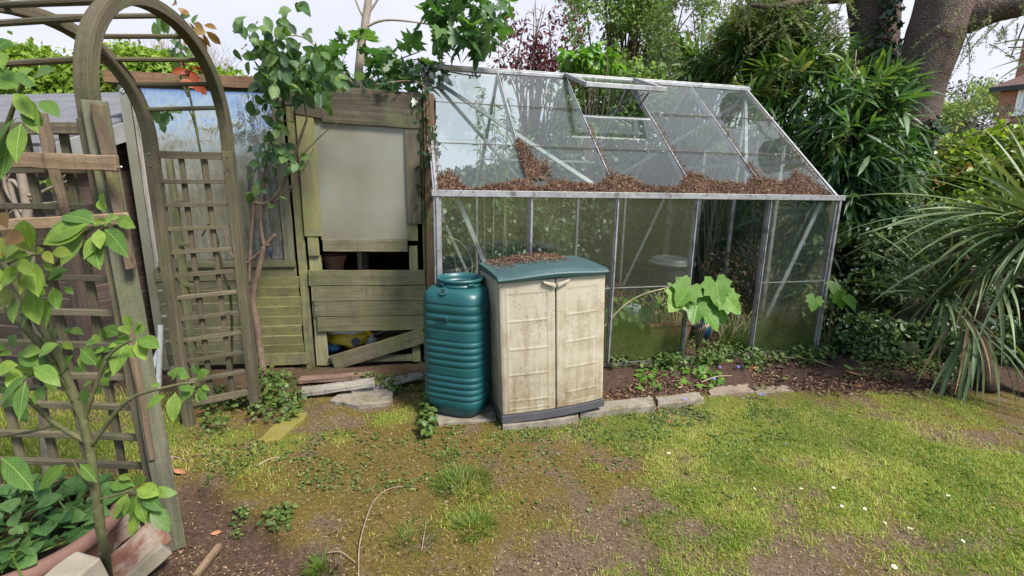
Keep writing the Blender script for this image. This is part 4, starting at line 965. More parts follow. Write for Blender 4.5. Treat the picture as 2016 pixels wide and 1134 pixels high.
# side trellises
zr = [zon(AR, y) for y in (308, 358, 402, 446, 489, 532, 573, 613, 652, 691, 728, 769)]
for P0, P1, dz in ((AR, BR, 0.0), (AL, BL, 0.03)):
    d = unit(P1 - P0); ln = np.linalg.norm(P1 - P0); nout = tA * (-1 if P0 is AR else -1)
    for i, z in enumerate(zr):
        thick = i in (0, len(zr) - 1)
        part('rail', MB().bar(P0 + d * .022 - A0 + Zv * (z + dz), P1 - d * .022 - A0 + Zv * (z + dz - .004), .022, .038 if thick else .021, n=5, jit=.0012), M['arch'], None, .002)
    for k in ((.36, .67) if P0 is AR else (.22, .42, .62, .82)):
        q = P0 + d * ln * k - nout * .020
        part('slat', MB().bar(q - A0 + Zv * (zr[-1] + dz - .02), q - A0 + Zv * (zr[0] + dz + .005), .024, .018, up=tuple(tA), n=8, jit=.0015), M['arch'], None, .002)
for p_, d_ in ((AR, -tR), (BR, tR), (AL, -tL)):                     # bolt heads where hoop meets post
    for z in (1.50, 1.44):
        q = p_ - A0 + Zv * z - tA * (-.026 if p_ is AL else .026) * (1 if p_ is AL else 1); part('bolt', MB().tube([q, q - tA * .006], [.006, .005], 8), M['aludark'], None, 0)
# patched timber: board over the near post, broken strips beside it, two cross boards, a spare back post
cdir = unit(np.array([AL[0], AL[1], 0])) * -1; sdir = np.cross(Zv, cdir) * 1
g0 = AL + cdir * .045 - sdir * -.018; g1 = g0 + np.array([-.035, 0, 0])
part('repair_board', MB().bar(g0 - A0 - Zv * .04, g1 - A0 + Zv * zon(AL, 200), .066, .02, up=tuple(cdir), n=12, jit=.002), M['greyboard'], None, .002)
def pt_on(px, py, Y): return at(px, py, Y) - A0
part('repair_strip', MB().bar(pt_on(190, 205, 1.56), pt_on(258, 530, 1.56), .034, .026, up=tuple(cdir), n=8, jit=.003, taper=.9), M['brownbroken'])
part('repair_strip', MB().bar(pt_on(252, 632, 1.57), pt_on(300, 905, 1.56), .022, .022, up=tuple(cdir), n=6, jit=.003, taper=.8), M['brownbroken'])
part('repair_strip', MB().bar(pt_on(78, 222, 1.60), pt_on(133, 432, 1.60), .032, .022, up=tuple(cdir), n=8, jit=.004, taper=.9), M['brownbroken'])
part('cross_board', MB().bar(pt_on(-40, 312, 1.50), pt_on(232, 322, 1.50), .047, .02, up=tuple(cdir), n=8, jit=.002), M['tan'])
part('cross_board', MB().bar(pt_on(-40, 446, 1.53), pt_on(252, 430, 1.53), .036, .02, up=tuple(cdir), n=8, jit=.002), M['tan'])
part('nail', MB().tube([pt_on(232, 330, 1.50), pt_on(239, 328, 1.48)], .0025, 6), M['galv'], None, 0)
part('rear_post', MB().bar(at(333, 312, 2.72) - A0, at(388, 760, 2.70) - A0, .034, .03, up=tuple(tA), n=8, jit=.002), M['palemoss'])
for py in (395, 480, 560, 668):
    xx = 333 + (py - 312) * .123; part('batten_stub', MB().bar(at(xx, py, 2.70) - A0, at(xx + 24, py + 3, 2.70) - A0, .018, .02, n=2), M['palemoss'], None, .001)

# ------------------------------------------------------------------ water butt
WB = np.array([-.305, 2.725, .024])
butt = empty('water_butt', WB, math.radians(-45 + 27), 'dark green ribbed plastic water butt with open top', 'water butt')
zf = lambda y: zon((-.30, 2.535), y) - WB[2]
HT = zon((-.305, 2.72), 545) - WB[2]
zc = {y: zf(y) for y in (603, 621, 636, 652, 674, 686, 699, 712, 725, 743, 755, 767, 779, 791)}
prof = [(.150, 0.0), (.166, .012), (.180, .06), (.190, .12)]
gro = sorted(zc.values())
flat = [(zc[674], zc[652]), (zc[743], zc[725])]
for i, z in enumerate(gro):
    r = .1965
    prof.append((r - .0005, z - .006)); prof.append((r - .0042, z)); prof.append((r - .0005, z + .006))
    if i < len(gro) - 1:
        z2 = gro[i + 1]; m_ = (z + z2) / 2; isflat = any(abs(z - a) < 1e-6 for a, b in flat)
        if isflat: prof += [(r - .0005, z + .012), (r - .0005, z2 - .012)]
        else: prof += [(r + .0018, z + (z2 - z) * .35), (r + .0024, m_), (r + .0018, z + (z2 - z) * .65)]
zt = gro[-1]; sh_ = HT - .045 - zt
for k in np.linspace(.1, 1, 9):
    a = k * math.pi / 2; prof.append((.150 + .0465 * math.cos(a) ** 1.0, zt + sh_ * math.sin(a) ** 1.15))
prof = sorted(prof, key=lambda p: p[1])
rings = []
for r, z in prof:
    k = 4.2 - 1.6 * float(sstep(zt + .05, zt + sh_, z)) - .8 * float(sstep(.1, 0, z)); ring = []
    for j in range(64):
        a = 2 * math.pi * j / 64; q = (abs(math.cos(a)) ** k + abs(math.sin(a)) ** k) ** (-1 / k) * .96
        ring.append((r * q * math.cos(a), r * q * math.sin(a), z))
    rings.append(ring)
MB().loft(rings, True, True).build('barrel', M['greenplastic'], butt, smooth=True)
zn = HT - .046
nk = MB().lathe([(.137, zn), (.139, zn + .012), (.132, zn + .014), (.132, zn + .026), (.140, zn + .030), (.140, zn + .044), (.134, zn + .047), (.122, zn + .045), (.118, zn + .02), (.117, zn + .002)], n=48, cap0=True, cap1=True).build('neck_ring', M['greenplastic'], butt, smooth=True)
MB().lathe([(.116, zn + .0035), (.0, zn + .0035)], n=32, cap0=False, cap1=False).build('opening_shade', M['holeshade'], butt)  # flat near-black disc painted as the shade within the open top
for az in (-118, -40, 60, 150):
    a = math.radians(az); c = np.array([math.cos(a), math.sin(a), 0]); t = np.array([-c[1], c[0], 0])
    MB().bar(c * .141 - t * .022 + Zv * (zn + .020), c * .141 + t * .022 + Zv * (zn + .020), .012, .012, n=2).build('neck_lug', M['greenplastic'], butt, bevel=.003)
from mathutils.bvhtree import BVHTree
_q = MB().loft(rings); _bv = BVHTree.FromPolygons(_q.v, _q.f)
_bm = Matrix.Translation(Vector(tuple(WB))) @ Matrix.Rotation(math.radians(-45 + 27), 4, 'Z'); _bi = _bm.inverted()
def skin(px, py):
    """point of the barrel's skin and its normal, in the butt's own axes"""
    o_ = _bi @ Vector(tuple(CAM)); d_ = (_bi.to_3x3() @ Vector(tuple(ray(px, py)))).normalized(); h = _bv.ray_cast(o_, d_); n_ = h[1] if h[1].dot(d_) < 0 else -h[1]; return np.array(h[0]), n_
Rz = Matrix.Rotation(-math.radians(-45 + 27), 3, 'Z')
pd, nd = skin(873, 574)
def disc(c, n, r0, r1, d0, d1, m, nm):
    c = np.array(c); n = np.array(n); return MB().tube([c + n * d0, c + n * d1], [r0, r1], 20).build(nm, m, butt, bevel=.002)
sc = np.array(pd)
plug = disc(sc, nd, .030, .027, -.03, .006, M['greenplastic'], 'outlet_boss')
plug2 = disc(sc, nd, .015, .014, .0, .0095, M['holeshade'], 'outlet_shade')  # dark disc set on the boss in place of a shaded hole
hp, nd = skin(873, 627)
tv = unit(np.cross(Zv, np.array(nd)))
mb = MB(); mb.bar(hp - tv * .032, hp + tv * .032, .02, .03, up=(0, 0, 1), n=3); mb.build('grip_recess', M['greenplastic'], butt, bevel=.006)
mb = MB(); mb.bar(hp - tv * .024 + np.array(nd) * .010, hp + tv * .024 + np.array(nd) * .010, .006, .012, up=(0, 0, 1)); mb.build('grip_shade', M['holeshade'], butt, bevel=.003)  # dark bar laid on the grip as the shade of a slot

# ------------------------------------------------------------------ resin cabinet
CB = np.array([-.040, 2.468, .043]); CW, CD, CH = .635, .42, .83
cab = bpy.data.objects.new('storage_cabinet', None); col.objects.link(cab)
cab.location = tuple(CB); cab.rotation_euler = (0, -.042, math.radians(17.2))
tag(cab, 'stained cream resin cabinet with two doors and green lid', 'storage cabinet')
bow = lambda x: -.026 * (1 - (2 * x / CW - 1) ** 2)
mb = MB(); ring = lambda z, o: [(-o, CD, z), (-o, 0 - o, z)] + [(x, bow(x) - o, z) for x in np.linspace(.0, CW, 15)[1:-1]] + [(CW + o, 0 - o, z), (CW + o, CD, z)]
mb.loft([ring(0, .006), ring(.048, .006)]); mb.build('plinth', M['darkplastic'], cab, bevel=.003)
for x0, x1 in ((0, .014), (CW - .014, CW)):
    mb = MB(); mb.box((x0, .016, .0485), (x1, CD, CH))
    xo = x0 - .0 if x0 == 0 else x1
    for z in (.2, .36, .52, .68): mb.box((xo - .004, .06, z), (xo + .004, CD - .05, z + .012))
    for y in (.045, CD - .05): mb.box((xo - .003, y, .09), (xo + .003, y + .012, CH - .03))
    mb.build('side_panel', M['cream'], cab, bevel=.003)
MB().box((.014, CD - .014, .0485), (CW - .014, CD, CH)).build('back_panel', M['cream'], cab)
def door_mesh(x0, x1, rect, lines):
    nx, nzz = 54, 170; V, Qd = [], []; w = x1 - x0
    for i in range(nx + 1):
        for j in range(nzz + 1):
            u = i / nx; v = j / nzz; x = x0 + w * u; z = .052 + (CH - .058) * v; y = bow(x); r = 0
            inside = rect[0] < u < rect[1] and .02 < v < .92
            du = min(abs(u - rect[0]), abs(u - rect[1])) * w
            if .018 < v < .955: r += .0026 * math.exp(-(du / .004) ** 2)
            if inside:
                r -= .002
                for k, zz in enumerate(lines):
                    d = (v - zz) * (CH - .058); r += .0028 * math.exp(-(d / .005) ** 2)
            if abs(u - (0 if x0 < .1 else 1)) < .02 or abs(u - (1 if x0 < .1 else 0)) < .012: r -= .004
            V.append((x, y - r, z))
    for i in range(nx):
        for j in range(nzz): a = i * (nzz + 1) + j; Qd.append((a, a + nzz + 1, a + nzz + 2, a + 1))
    o = np_mesh('door', np.array(V), np.array(Qd), M['cream'], cab, smooth=True)
    m_ = o.modifiers.new('thick', 'SOLIDIFY'); m_.thickness = .012; m_.offset = -1; return o
dl = door_mesh(.002, CW / 2 - .0022, (.13, .86), (.035, .10, .305, .50, .71, .915))
dr = door_mesh(CW / 2 + .0022, CW - .002, (.19, .84), (.03, .115, .315, .515, .725, .925))
for dd, s in ((dl, -1), (dr, 1)):
    cx = CW / 2 + s * .004; pts_ = []
    for k in np.linspace(0, 1, 12): pts_.append((cx + s * .075 * k, CH - .012 - .020 * (1 - k) ** 1.3))
    for k in np.linspace(1, 0, 12): pts_.append((cx + s * .075 * k, CH - .020 - .034 * (1 - k) ** .8))
    P_ = [(x, bow(x) - .006, z) for x, z in pts_]
    if s > 0: P_ = P_[::-1]
    MB().prism(P_, (0, -.014, 0)).build('handle', M['cream'], dd, bevel=.004)
# lid: arched, overhanging, with a drooping front lip
rings = []
for x in np.linspace(-.010, CW + .010, 33):
    u = min(1, max(0, (x + .010) / (CW + .020))); ar = .024 * math.sin(math.pi * u) ** 1.6; fr = bow(min(max(x, 0), CW)) - .024
    low = CH - .010 + .022 * math.exp(-((u - .62) / .17) ** 2) * 0 + .012 * math.sin(math.pi * u) ** 2
    rings.append([(x, fr + .004, low), (x, fr - .004, low + .018 + ar * .3), (x, fr + .004, CH + .016 + ar * .75), (x, fr + .03, CH + .026 + ar), (x, CD * .5, CH + .036 + ar * 1.0), (x, CD + .012, CH + .034 + ar * .9), (x, CD + .016, CH + .012), (x, CD, CH - .004), (x, CD * .5, CH + .004), (x, fr + .02, CH + .004 if low < CH else low + .003)])
MB().loft(rings).build('lid', M['greenlid'], cab, smooth=False, bevel=.004)
cabM = Matrix.LocRotScale(Vector(tuple(CB)), cab.rotation_euler.to_quaternion(), None)
Cs = []
for _ in range(5200):
    x = random.uniform(.03, CW - .12); y = random.uniform(.10, CD)
    k = gauss(x, y, .30, .40, .24, .16) * 1.3 + .2 * nz(x * 12, y * 12)
    if random.random() > k * 1.6: continue
    u = (x + .010) / (CW + .020); ar = .024 * math.sin(math.pi * u) ** 1.6
    Cs.append(np.array(cabM @ Vector((x, y, CH + .037 + ar + .012 * max(0, k) * random.random()))))
Cs = np.array(Cs); n = len(Cs)
tag(leaf_obj('needle_litter', SMALL, Cs, rdir(n) * (1, 1, .3), np.array([0, 0, 1]) + rdir(n) * .5, rng.uniform(.012, .028, n), rng.uniform(.003, .006, n), M['litter']), 'brown needle litter heaped on the green cabinet lid', 'leaf litter', kind='stuff')

# ------------------------------------------------------------------ bowl pot, block and bricks in the near corner
PC = at(28, 1035, 1.33); PR = .275
pot = empty('bowl_pot', (PC[0], PC[1], -.05), .4, 'wide terracotta bowl planter full of leafy plants in the near left corner', 'planter')
ph = PC[2] + .05
MB().lathe([(.17, 0), (.20, .02), (.235, ph * .55), (PR - .02, ph - .055), (PR - .022, ph - .05), (PR - .045, ph - .06), (.2, ph * .5)], n=56).build('bowl', M['terra'], pot, smooth=True)
MB().lathe([(PR - .03, ph - .056), (PR + .004, ph - .052), (PR + .010, ph - .03), (PR + .004, ph - .004), (PR - .012, ph), (PR - .026, ph - .006), (PR - .032, ph - .05)], n=64, cap0=False, cap1=False).build('rim', M['terra_rim'], pot, smooth=True)
MB().lathe([(PR - .035, ph - .05), (.15, ph - .04), (.0, ph - .035)], n=32, cap0=False, cap1=False).build('compost', M['soil'], pot, smooth=True)
def brickat(name, p, q, w, h, mat, label, cat, n=5, jit=.003):
    mb = MB(); mb.bar(p, q, w, h, n=n, jit=jit); return tag(mb.build(name, mat, bevel=.006), label, cat)
brickat('concrete_block', at(75, 1170, 1.06) - (0, 0, .13), at(190, 1078, 1.20) - (0, 0, .13), .10, .26, M['block'], 'pale concrete block beside the terracotta bowl', 'block')
brickat('brick', at(225, 1128, 1.40), at(320, 1040, 1.52), .10, .07, M['brick'], 'red brick with pale mortar leaning by the arch post', 'brick')
brickat('brick', at(196, 1180, 1.36), at(324, 1068, 1.50), .10, .06, M['block'], 'mortar-covered brick lying under the red brick', 'brick')
brickat('brick', at(190, 1078, 1.52), at(262, 1020, 1.62), .09, .065, M['brick'], 'dull red brick behind the pale block', 'brick')
mb = MB(); mb.bar(gnd(384, 1136, -.03), gnd(432, 1074, -.03), .022, .018, n=5, jit=.002)
tag(mb.build('stake', M['tan'], bevel=.002), 'short squared wooden stick lying on the bare soil', 'stick')
# ------------------------------------------------------------------ plants
def smooth_path(pts, m=6):
    pts = [np.array(p, float) for p in pts]; out = []
    for i in range(len(pts) - 1):
        p0, p1, p2, p3 = pts[max(i - 1, 0)], pts[i], pts[i + 1], pts[min(i + 2, len(pts) - 1)]
        for k in range(m):
            t = k / m; out.append(.5 * ((2 * p1) + (p2 - p0) * t + (2 * p0 - 5 * p1 + 4 * p2 - p3) * t * t + (3 * p1 - p0 - 3 * p2 + p3) * t ** 3))
    return out + [pts[-1]]
def stem(mb, pts, r0, r1, n=8, m=6, jit=.06):
    P = smooth_path(pts, m); k = len(P); mb.tube(P, [r0 + (r1 - r0) * i / (k - 1) for i in range(k)], n, jit=jit); return P
def crown(root, name, blobs, n, tm, L_, W_, mat, gap=0.5, gs=2.0, shell=.45, droop=.3, up=.5, out=.6, lab=None):
    P, D = blob_pts(blobs, n, shell, gap, gs); k = len(P)
    ax = D * out + rdir(k) * .7 - np.array([0, 0, .25]); nm = np.array([0, 0, up]) + rdir(k) * .6 + D * .4
    ln = L_ * rng.uniform(.6, 1.25, k)
    o = leaf_obj(name, tm, P - np.array(root.location) if root else P, ax, nm, ln, ln * W_ * rng.uniform(.8, 1.2, k), mat, root, droop * rng.random(k))
    return o
def twigs(root, name, base, blobs, n, r, mat, spread=1.0, sub=2):
    """limbs from base point to places inside the crown, each with side twigs"""
    mb = MB(); b = np.array(base, float); rl = np.array(root.location)
    for _ in range(n):
        c, rr = random.choice(blobs); e = np.array(c) + rdir(1)[0] * np.array(rr) * random.uniform(.2, .9)
        m_ = (b + e) / 2 + rdir(1)[0] * np.linalg.norm(e - b) * .10 + np.array([0, 0, .06]) * np.linalg.norm(e - b)
        P = stem(mb, [b - rl, m_ - rl, e - rl], r, r * .22, 6, 5)
        for _ in range(sub):
            q = P[random.randrange(len(P) // 3, len(P))]; d = rdir(1)[0] * np.array(rr).mean() * random.uniform(.3, .7); d[2] = abs(d[2]) * .6
            stem(mb, [q, q + d * .5 + np.array([0, 0, .02]), q + d], r * .3, r * .08, 5, 3)
    return mb.build(name, mat, root, smooth=True)

# --- large scaly-barked tree with two trunks, right
tree = empty('twin_trunk_tree', at(1752, 520, 5.45) * (1, 1, 0), 0, 'big tree with two scaly brown trunks behind the bamboo', 'tree')
tl = np.array(tree.location); N_ = lambda *p: np.array(at(*p)) - tl
def trunk(pts, radii, name='trunk', n=40, m=10):
    P = smooth_path(pts, m); k = len(P); R_ = np.interp(np.linspace(0, 1, k), np.linspace(0, 1, len(radii)), radii)
    mb = MB(); mb.tube(P, list(R_), n, cap=True)
    for i, v in enumerate(mb.v):                              # burrs and ridges in the real surface
        c = P[min(i // n, k - 1)]; d = np.array(v) - c; w = 1 + .05 * nz(v[0] * 2.5, v[1] * 2.5, v[2] * 2.0) + .025 * nz(v[0] * 9, v[1] * 9, v[2] * 5)
        mb.v[i] = tuple(c + d * w)
    return mb.build(name, M['bark'], tree, smooth=True)
trunk([N_(1757, 640, 5.3), N_(1763, 460, 5.25), N_(1777, 350, 5.2), N_(1795, 262, 5.2), N_(1815, 160, 5.2), N_(1843, 60, 5.2), N_(1868, -40, 5.2), N_(1885, -220, 5.2)], [.30, .22, .195, .205, .22, .245, .245, .23])
trunk([N_(1745, 640, 5.7), N_(1722, 430, 5.8), N_(1718, 200, 5.9), N_(1722, 60, 5.9), N_(1716, -40, 5.9), N_(1700, -240, 5.9)], [.30, .25, .23, .235, .245, .25])
mb = MB(); stem(mb, [N_(1862, 40, 5.2), N_(1910, 32, 5.1), N_(1960, 14, 5.0), N_(2030, -2, 4.9), N_(2150, -60, 4.8)], .17, .11, 16, 8, .04); mb.build('limb', M['bark'], tree, smooth=True)
mb = MB(); stem(mb, [N_(1700, -5, 5.9), N_(1640, -2, 5.8), N_(1580, 2, 5.7), N_(1530, 12, 5.6), N_(1480, 10, 5.5)], .06, .02, 8, 8); mb.build('limb', M['bark'], tree, smooth=True)
mb = MB(); stem(mb, [N_(1895, 60, 5.1), N_(1915, 50, 5.0), N_(1950, 42, 4.9)], .035, .02, 8, 6); mb.build('limb', M['bark'], tree, smooth=True)
def sprays(root, name, starts, n_each, ln, mat, size=.035, twig=True):
    C_, A_, mbt = [], [], MB(); rl = np.array(root.location)
    for s in starts:
        for _ in range(n_each):
            d = rdir(1)[0] * (1, .7, .5); d[2] = -abs(d[2]) * .8 - .25; l = ln * random.uniform(.5, 1.2); p0 = np.array(s) - rl + rdir(1)[0] * .12
            P = [p0 + d * l * k + np.array([0, 0, -.18 * l]) * k * k for k in np.linspace(0, 1, 7)]
            if twig: mbt.tube(P, [.005 - .0006 * i for i in range(7)], 4, cap=False)
            for k in np.linspace(.1, 1, 16):
                q = p0 + d * l * k + np.array([0, 0, -.18 * l]) * k * k
                for _ in range(4): C_.append(q + rdir(1)[0] * .012); A_.append(rdir(1)[0] + d * .6)
    C_ = np.array(C_); A_ = np.array(A_); n = len(C_)
    if twig: mbt.build('spray_twigs', M['bark_thin'], root)
    return leaf_obj(name, SMALL, C_, A_, rdir(n), rng.uniform(.6, 1.3, n) * size, rng.uniform(.7, 1.2, n) * size * .28, mat, root)
st = [at(x, y, Y) for x, y, Y in [(1500 + 24 * i + random.uniform(-14, 14), random.uniform(-40, 55), random.uniform(4.9, 5.9)) for i in range(8)] + [(random.uniform(1420, 1540), random.uniform(-40, 70), random.uniform(5.5, 6.5)) for i in range(13)]]
sprays(tree, 'foliage', st, 7, .5, M['conifer'], .035)
st = [at(x, y, 4.9) for x, y in ((1885, 45), (1912, 58), (1940, 66), (1960, 30), (2000, 30))]
for q in st: sprays(tree, 'foliage', [q], 5, .40, M['conifer'], .026)
def ivy_on(label, paths, n, rad, size=.075, mat='ivy', rootpx=None, stems=True):
    root = empty('climbing_ivy', paths[0][0], 0, label, 'ivy'); rl = np.array(root.location); C_, D_ = [], []; mb = MB()
    for pth in paths:
        P = smooth_path(pth, 8); mb.tube([p - rl for p in P], .006, 5)
    for _ in range(n):
        pth = random.choice(paths); P = smooth_path(pth, 8); p = random.choice(P); d = rdir(1)[0]; d[1] = -abs(d[1])
        C_.append(p - rl + d * rad * random.uniform(.55, 1.1) * np.array([1, .55, 1])); D_.append(d)
    C_ = np.array(C_); D_ = np.array(D_); k = len(C_)
    if stems: mb.build('stem', M['bark_thin'], root)
    ln = size * rng.uniform(.5, 1.2, k)
    leaf_obj('foliage', IVY, C_, rdir(k) * .8 - np.array([0, 0, .5]), D_ + rdir(k) * .5, ln, ln * .95, M[mat], root, .2); return root
ivy_on('dark ivy climbing the foot of the right tree trunk', [[at(1762, 470, 4.95), at(1775, 400, 4.93), at(1790, 330, 4.93)], [at(1745, 430, 4.95), at(1755, 350, 4.95), at(1800, 270, 4.95)], [at(1835, 250, 5.0), at(1815, 300, 4.95), at(1790, 380, 4.95)]], 520, .13)
ivy_on('dark ivy running up the left tree trunk', [[at(1745, 230, 5.6), at(1745, 120, 5.6), at(1750, 30, 5.6), at(1752, -40, 5.6)], [at(1725, 260, 5.55), at(1735, 180, 5.55), at(1730, 100, 5.55)]], 560, .16, .085)

# --- bamboo
bam = empty('bamboo_clump', at(1600, 500, 5.6) * (1, 1, 0), 0, 'tall dense bamboo clump with broad dark leaves beside the greenhouse', 'bamboo'); bl_ = np.array(bam.location)
blobs = [(at(1590, 250, 5.7), (.85, .55, .85)), (at(1450, 150, 6.7), (.65, .45, .55)), (at(1535, 110, 6.4), (.5, .4, .55)), (at(1680, 300, 4.7), (.50, .40, .75)), (at(1690, 180, 4.9), (.35, .3, .45)), (at(1630, 400, 4.75), (.50, .35, .55)), (at(1575, 430, 6.2), (.9, .3, .9)), (at(1400, 120, 6.9), (.4, .3, .4)), (at(1690, 430, 4.6), (.35, .3, .35)), (at(1500, 60, 6.2), (.5, .4, .4))]
mb = MB()
for _ in range(75):
    c, r = random.choice(blobs[:7]); e = np.array(c) + rdir(1)[0] * np.array(r) * random.uniform(.2, .95); b = np.array([e[0] + random.uniform(-.35, .35), e[1] + random.uniform(.1, .5), 0])
    P = smooth_path([b - bl_, (b + e) / 2 + np.array([(b[0] - e[0]) * .25, 0, .25]) - bl_, e - bl_], 6); mb.tube(P, [.011 - .0075 * i / (len(P) - 1) for i in range(len(P))], 6)
for _ in range(60):                                             # bare canes seen through the glass
    x = random.uniform(1375, 1600); p = at(x, 600, random.uniform(6.1, 6.8)) * (1, 1, 0); mb.tube(smooth_path([p - bl_, p + (random.uniform(-.15, .15), 0, 1.0) - bl_, p + (random.uniform(-.4, .4), 0, 2.1) - bl_], 5), .010, 5)
mb.build('canes', M['cane'], bam, smooth=True)
C_, A_, R2 = [], [], []
P, D = blob_pts(blobs, 1900, .30, .45, 1.7)
for p, d in zip(P, D):
    hb = (p[2] - 2.2) * .45; a0 = unit(d * (1, 1, .2) * .5 + rdir(1)[0] * .75 + np.array([.25 if p[0] > 3.1 else -.2, -.30, max(-.45, min(.5, hb))])); tone = min(1, max(0, random.gauss(.32 + (.33 if p[2] > 2.4 else 0), .2)))  # higher leaves toned lighter to offset the clump's own shadow
    for _ in range(random.randint(4, 7)):
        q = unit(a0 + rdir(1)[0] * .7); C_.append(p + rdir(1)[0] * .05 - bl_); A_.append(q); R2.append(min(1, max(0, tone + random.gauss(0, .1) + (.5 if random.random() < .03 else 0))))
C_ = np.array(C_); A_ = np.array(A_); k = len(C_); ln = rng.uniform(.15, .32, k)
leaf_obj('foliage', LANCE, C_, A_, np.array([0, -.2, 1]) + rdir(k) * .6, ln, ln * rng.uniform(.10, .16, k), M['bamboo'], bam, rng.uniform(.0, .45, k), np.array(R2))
bam2 = empty('bamboo_clump', at(960, 330, 6.2) * (1, 1, 0), 0, 'thin bamboo with sparse narrow leaves behind the left end of the greenhouse', 'bamboo'); b2 = np.array(bam2.location)
mb = MB(); C_, A_ = [], []
for i in range(8):
    e = at(random.uniform(930, 1000), random.uniform(170, 300), random.uniform(5.9, 6.3)); b = np.array([e[0] + random.uniform(-.15, .15), e[1], 0]); P = smooth_path([b - b2, (b + e) / 2 - b2 + (0, 0, .2), e - b2], 6); mb.tube(P, .004, 5)
    for q in P[6:]:
        for _ in range(8): C_.append(q + rdir(1)[0] * .03); A_.append(rdir(1)[0] + np.array([0, 0, -.2]))
mb.build('canes', M['cane'], bam2); C_ = np.array(C_); k = len(C_)
leaf_obj('foliage', LANCE, C_, np.array(A_), rdir(k), rng.uniform(.08, .17, k), rng.uniform(.012, .02, k), M['bamboo'], bam2, .4)

# --- hedges and shrubs
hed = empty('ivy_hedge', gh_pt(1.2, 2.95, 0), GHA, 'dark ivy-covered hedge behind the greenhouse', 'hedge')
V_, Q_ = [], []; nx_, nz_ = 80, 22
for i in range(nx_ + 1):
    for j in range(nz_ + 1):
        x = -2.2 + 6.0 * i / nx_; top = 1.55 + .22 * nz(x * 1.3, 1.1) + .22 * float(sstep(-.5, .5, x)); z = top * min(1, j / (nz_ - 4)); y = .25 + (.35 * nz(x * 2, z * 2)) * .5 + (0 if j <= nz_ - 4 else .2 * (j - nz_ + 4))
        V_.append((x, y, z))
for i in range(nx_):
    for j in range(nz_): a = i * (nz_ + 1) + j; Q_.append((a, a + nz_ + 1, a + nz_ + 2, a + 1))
np_mesh('shade_core', np.array(V_), np.array(Q_), M['hedgecore'], hed, smooth=True)  # solid dark filler closes see-through gaps, shade put into its colour
n = 12500; x = rng.uniform(-2.2, 3.7, n); tops = np.array([1.60 + .22 * nz(q * 1.3, 1.1) + .22 * float(sstep(-.5, .5, q)) for q in x]); z = rng.random(n) ** .9 * tops; y = np.array([.20 + .17 * nz(a * 2, b * 2) for a, b in zip(x, z)]) - np.abs(rng.normal(size=n)) * .07 + (z > tops - .12) * rng.uniform(0, .3, n)
ln = rng.uniform(.045, .085, n)
leaf_obj('foliage', IVY, np.column_stack([x, y, z]), rdir(n) * .7 - np.array([0, 0, .5]), np.array([0, -1, .3]) + rdir(n) * .7, ln, ln * .95, M['hedge'], hed, .2)
def bush(name, label, cat, base, blobs, n, tm, L_, W_, mat, group=None, gap=.4, gs=3, core=True, stems=8, sr=.014, **kw):
    r = empty(name, np.array(base) * (1, 1, 0), 0, label, cat, group)
    mc = MB()
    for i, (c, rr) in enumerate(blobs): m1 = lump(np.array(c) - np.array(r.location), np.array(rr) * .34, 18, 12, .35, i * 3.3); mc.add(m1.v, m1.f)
    if core: mc.build('shade_core', M['hedgecore'], r, smooth=True)  # dark lumps behind the leaves, coloured as inner shade
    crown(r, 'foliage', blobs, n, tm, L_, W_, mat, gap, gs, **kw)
    if stems: twigs(r, 'branches', np.array(base) * (1, 1, 0) + (0, 0, .02), blobs, stems, sr, M['bark_thin'])
    return r
bush('evergreen_shrub', 'dense glossy evergreen shrub against the right end of the greenhouse', 'shrub', at(1700, 700, 4.2), [(at(1715, 560, 4.25), (.72, .42, .62)), (at(1660, 650, 4.0), (.45, .3, .42)), (at(1790, 640, 4.0), (.55, .35, .50)), (at(1730, 470, 4.7), (.6, .4, .5)), (at(1660, 520, 4.5), (.3, .3, .4)), (at(1690, 695, 3.75), (.32, .2, .17)), (at(1780, 690, 3.65), (.38, .22, .20)), (at(1850, 690, 3.6), (.3, .2, .2))], 14000, OVAL, .058, .48, M['shrub'], gap=.28, gs=3.2, shell=.45, stems=26)
bush('evergreen_shrub', 'dark shrub with orange young tips in the shade behind the sword-leaved plant', 'shrub', at(1900, 640, 4.4), [(at(1880, 560, 4.5), (.8, .45, .7)), (at(2020, 600, 4.3), (.5, .4, .7)), (at(1960, 690, 3.7), (.4, .25, .22)), (at(2040, 690, 3.7), (.4, .3, .3))], 9500, OVAL, .06, .45, M['shrub'], gap=.3, gs=3, shell=.3, stems=16)
bush('laurel_hedge', 'bright yellow-green glossy hedge below the brick house', 'hedge', at(1950, 500, 5.6), [(at(1930, 360, 5.6), (.85, .5, .52)), (at(2010, 345, 5.4), (.7, .5, .55)), (at(1850, 370, 5.8), (.4, .4, .42)), (at(1985, 440, 5.1), (.8, .4, .4)), (at(1870, 440, 5.4), (.5, .4, .4))], 10500, OVAL, .085, .5, M['laurel'], gap=.32, gs=2.6, shell=.4, stems=20)
bush('grey_shrub', 'dull grey-green shrub rising between the yellow hedge and the brick house', 'shrub', at(1980, 400, 9.0), [(at(1990, 262, 9.0), (1.0, .6, .42)), (at(1920, 285, 9.2), (.5, .5, .25)), (at(2060, 280, 9.0), (.6, .5, .6))], 4200, SMALL, .09, .45, M['greyshrub'], gap=.35, gs=1.6, stems=24, sr=.02)
# orange young tips
lh = bpy.data.objects['laurel_hedge']
for x, y in ((1795, 380), (1838, 330), (1845, 358), (1880, 335), (1905, 332), (1790, 395)):
    P = np.array([at(x + random.uniform(-12, 12), y + random.uniform(-10, 10), 4.75) for _ in range(6)]) - np.array(lh.location)
    leaf_obj('young_shoot', OVAL, P, rdir(6) * .5 + (np.mean(P, 0) - P) * 8, rdir(6), .06, .025, M['bronze'], lh)['label'] = 'orange young shoot'

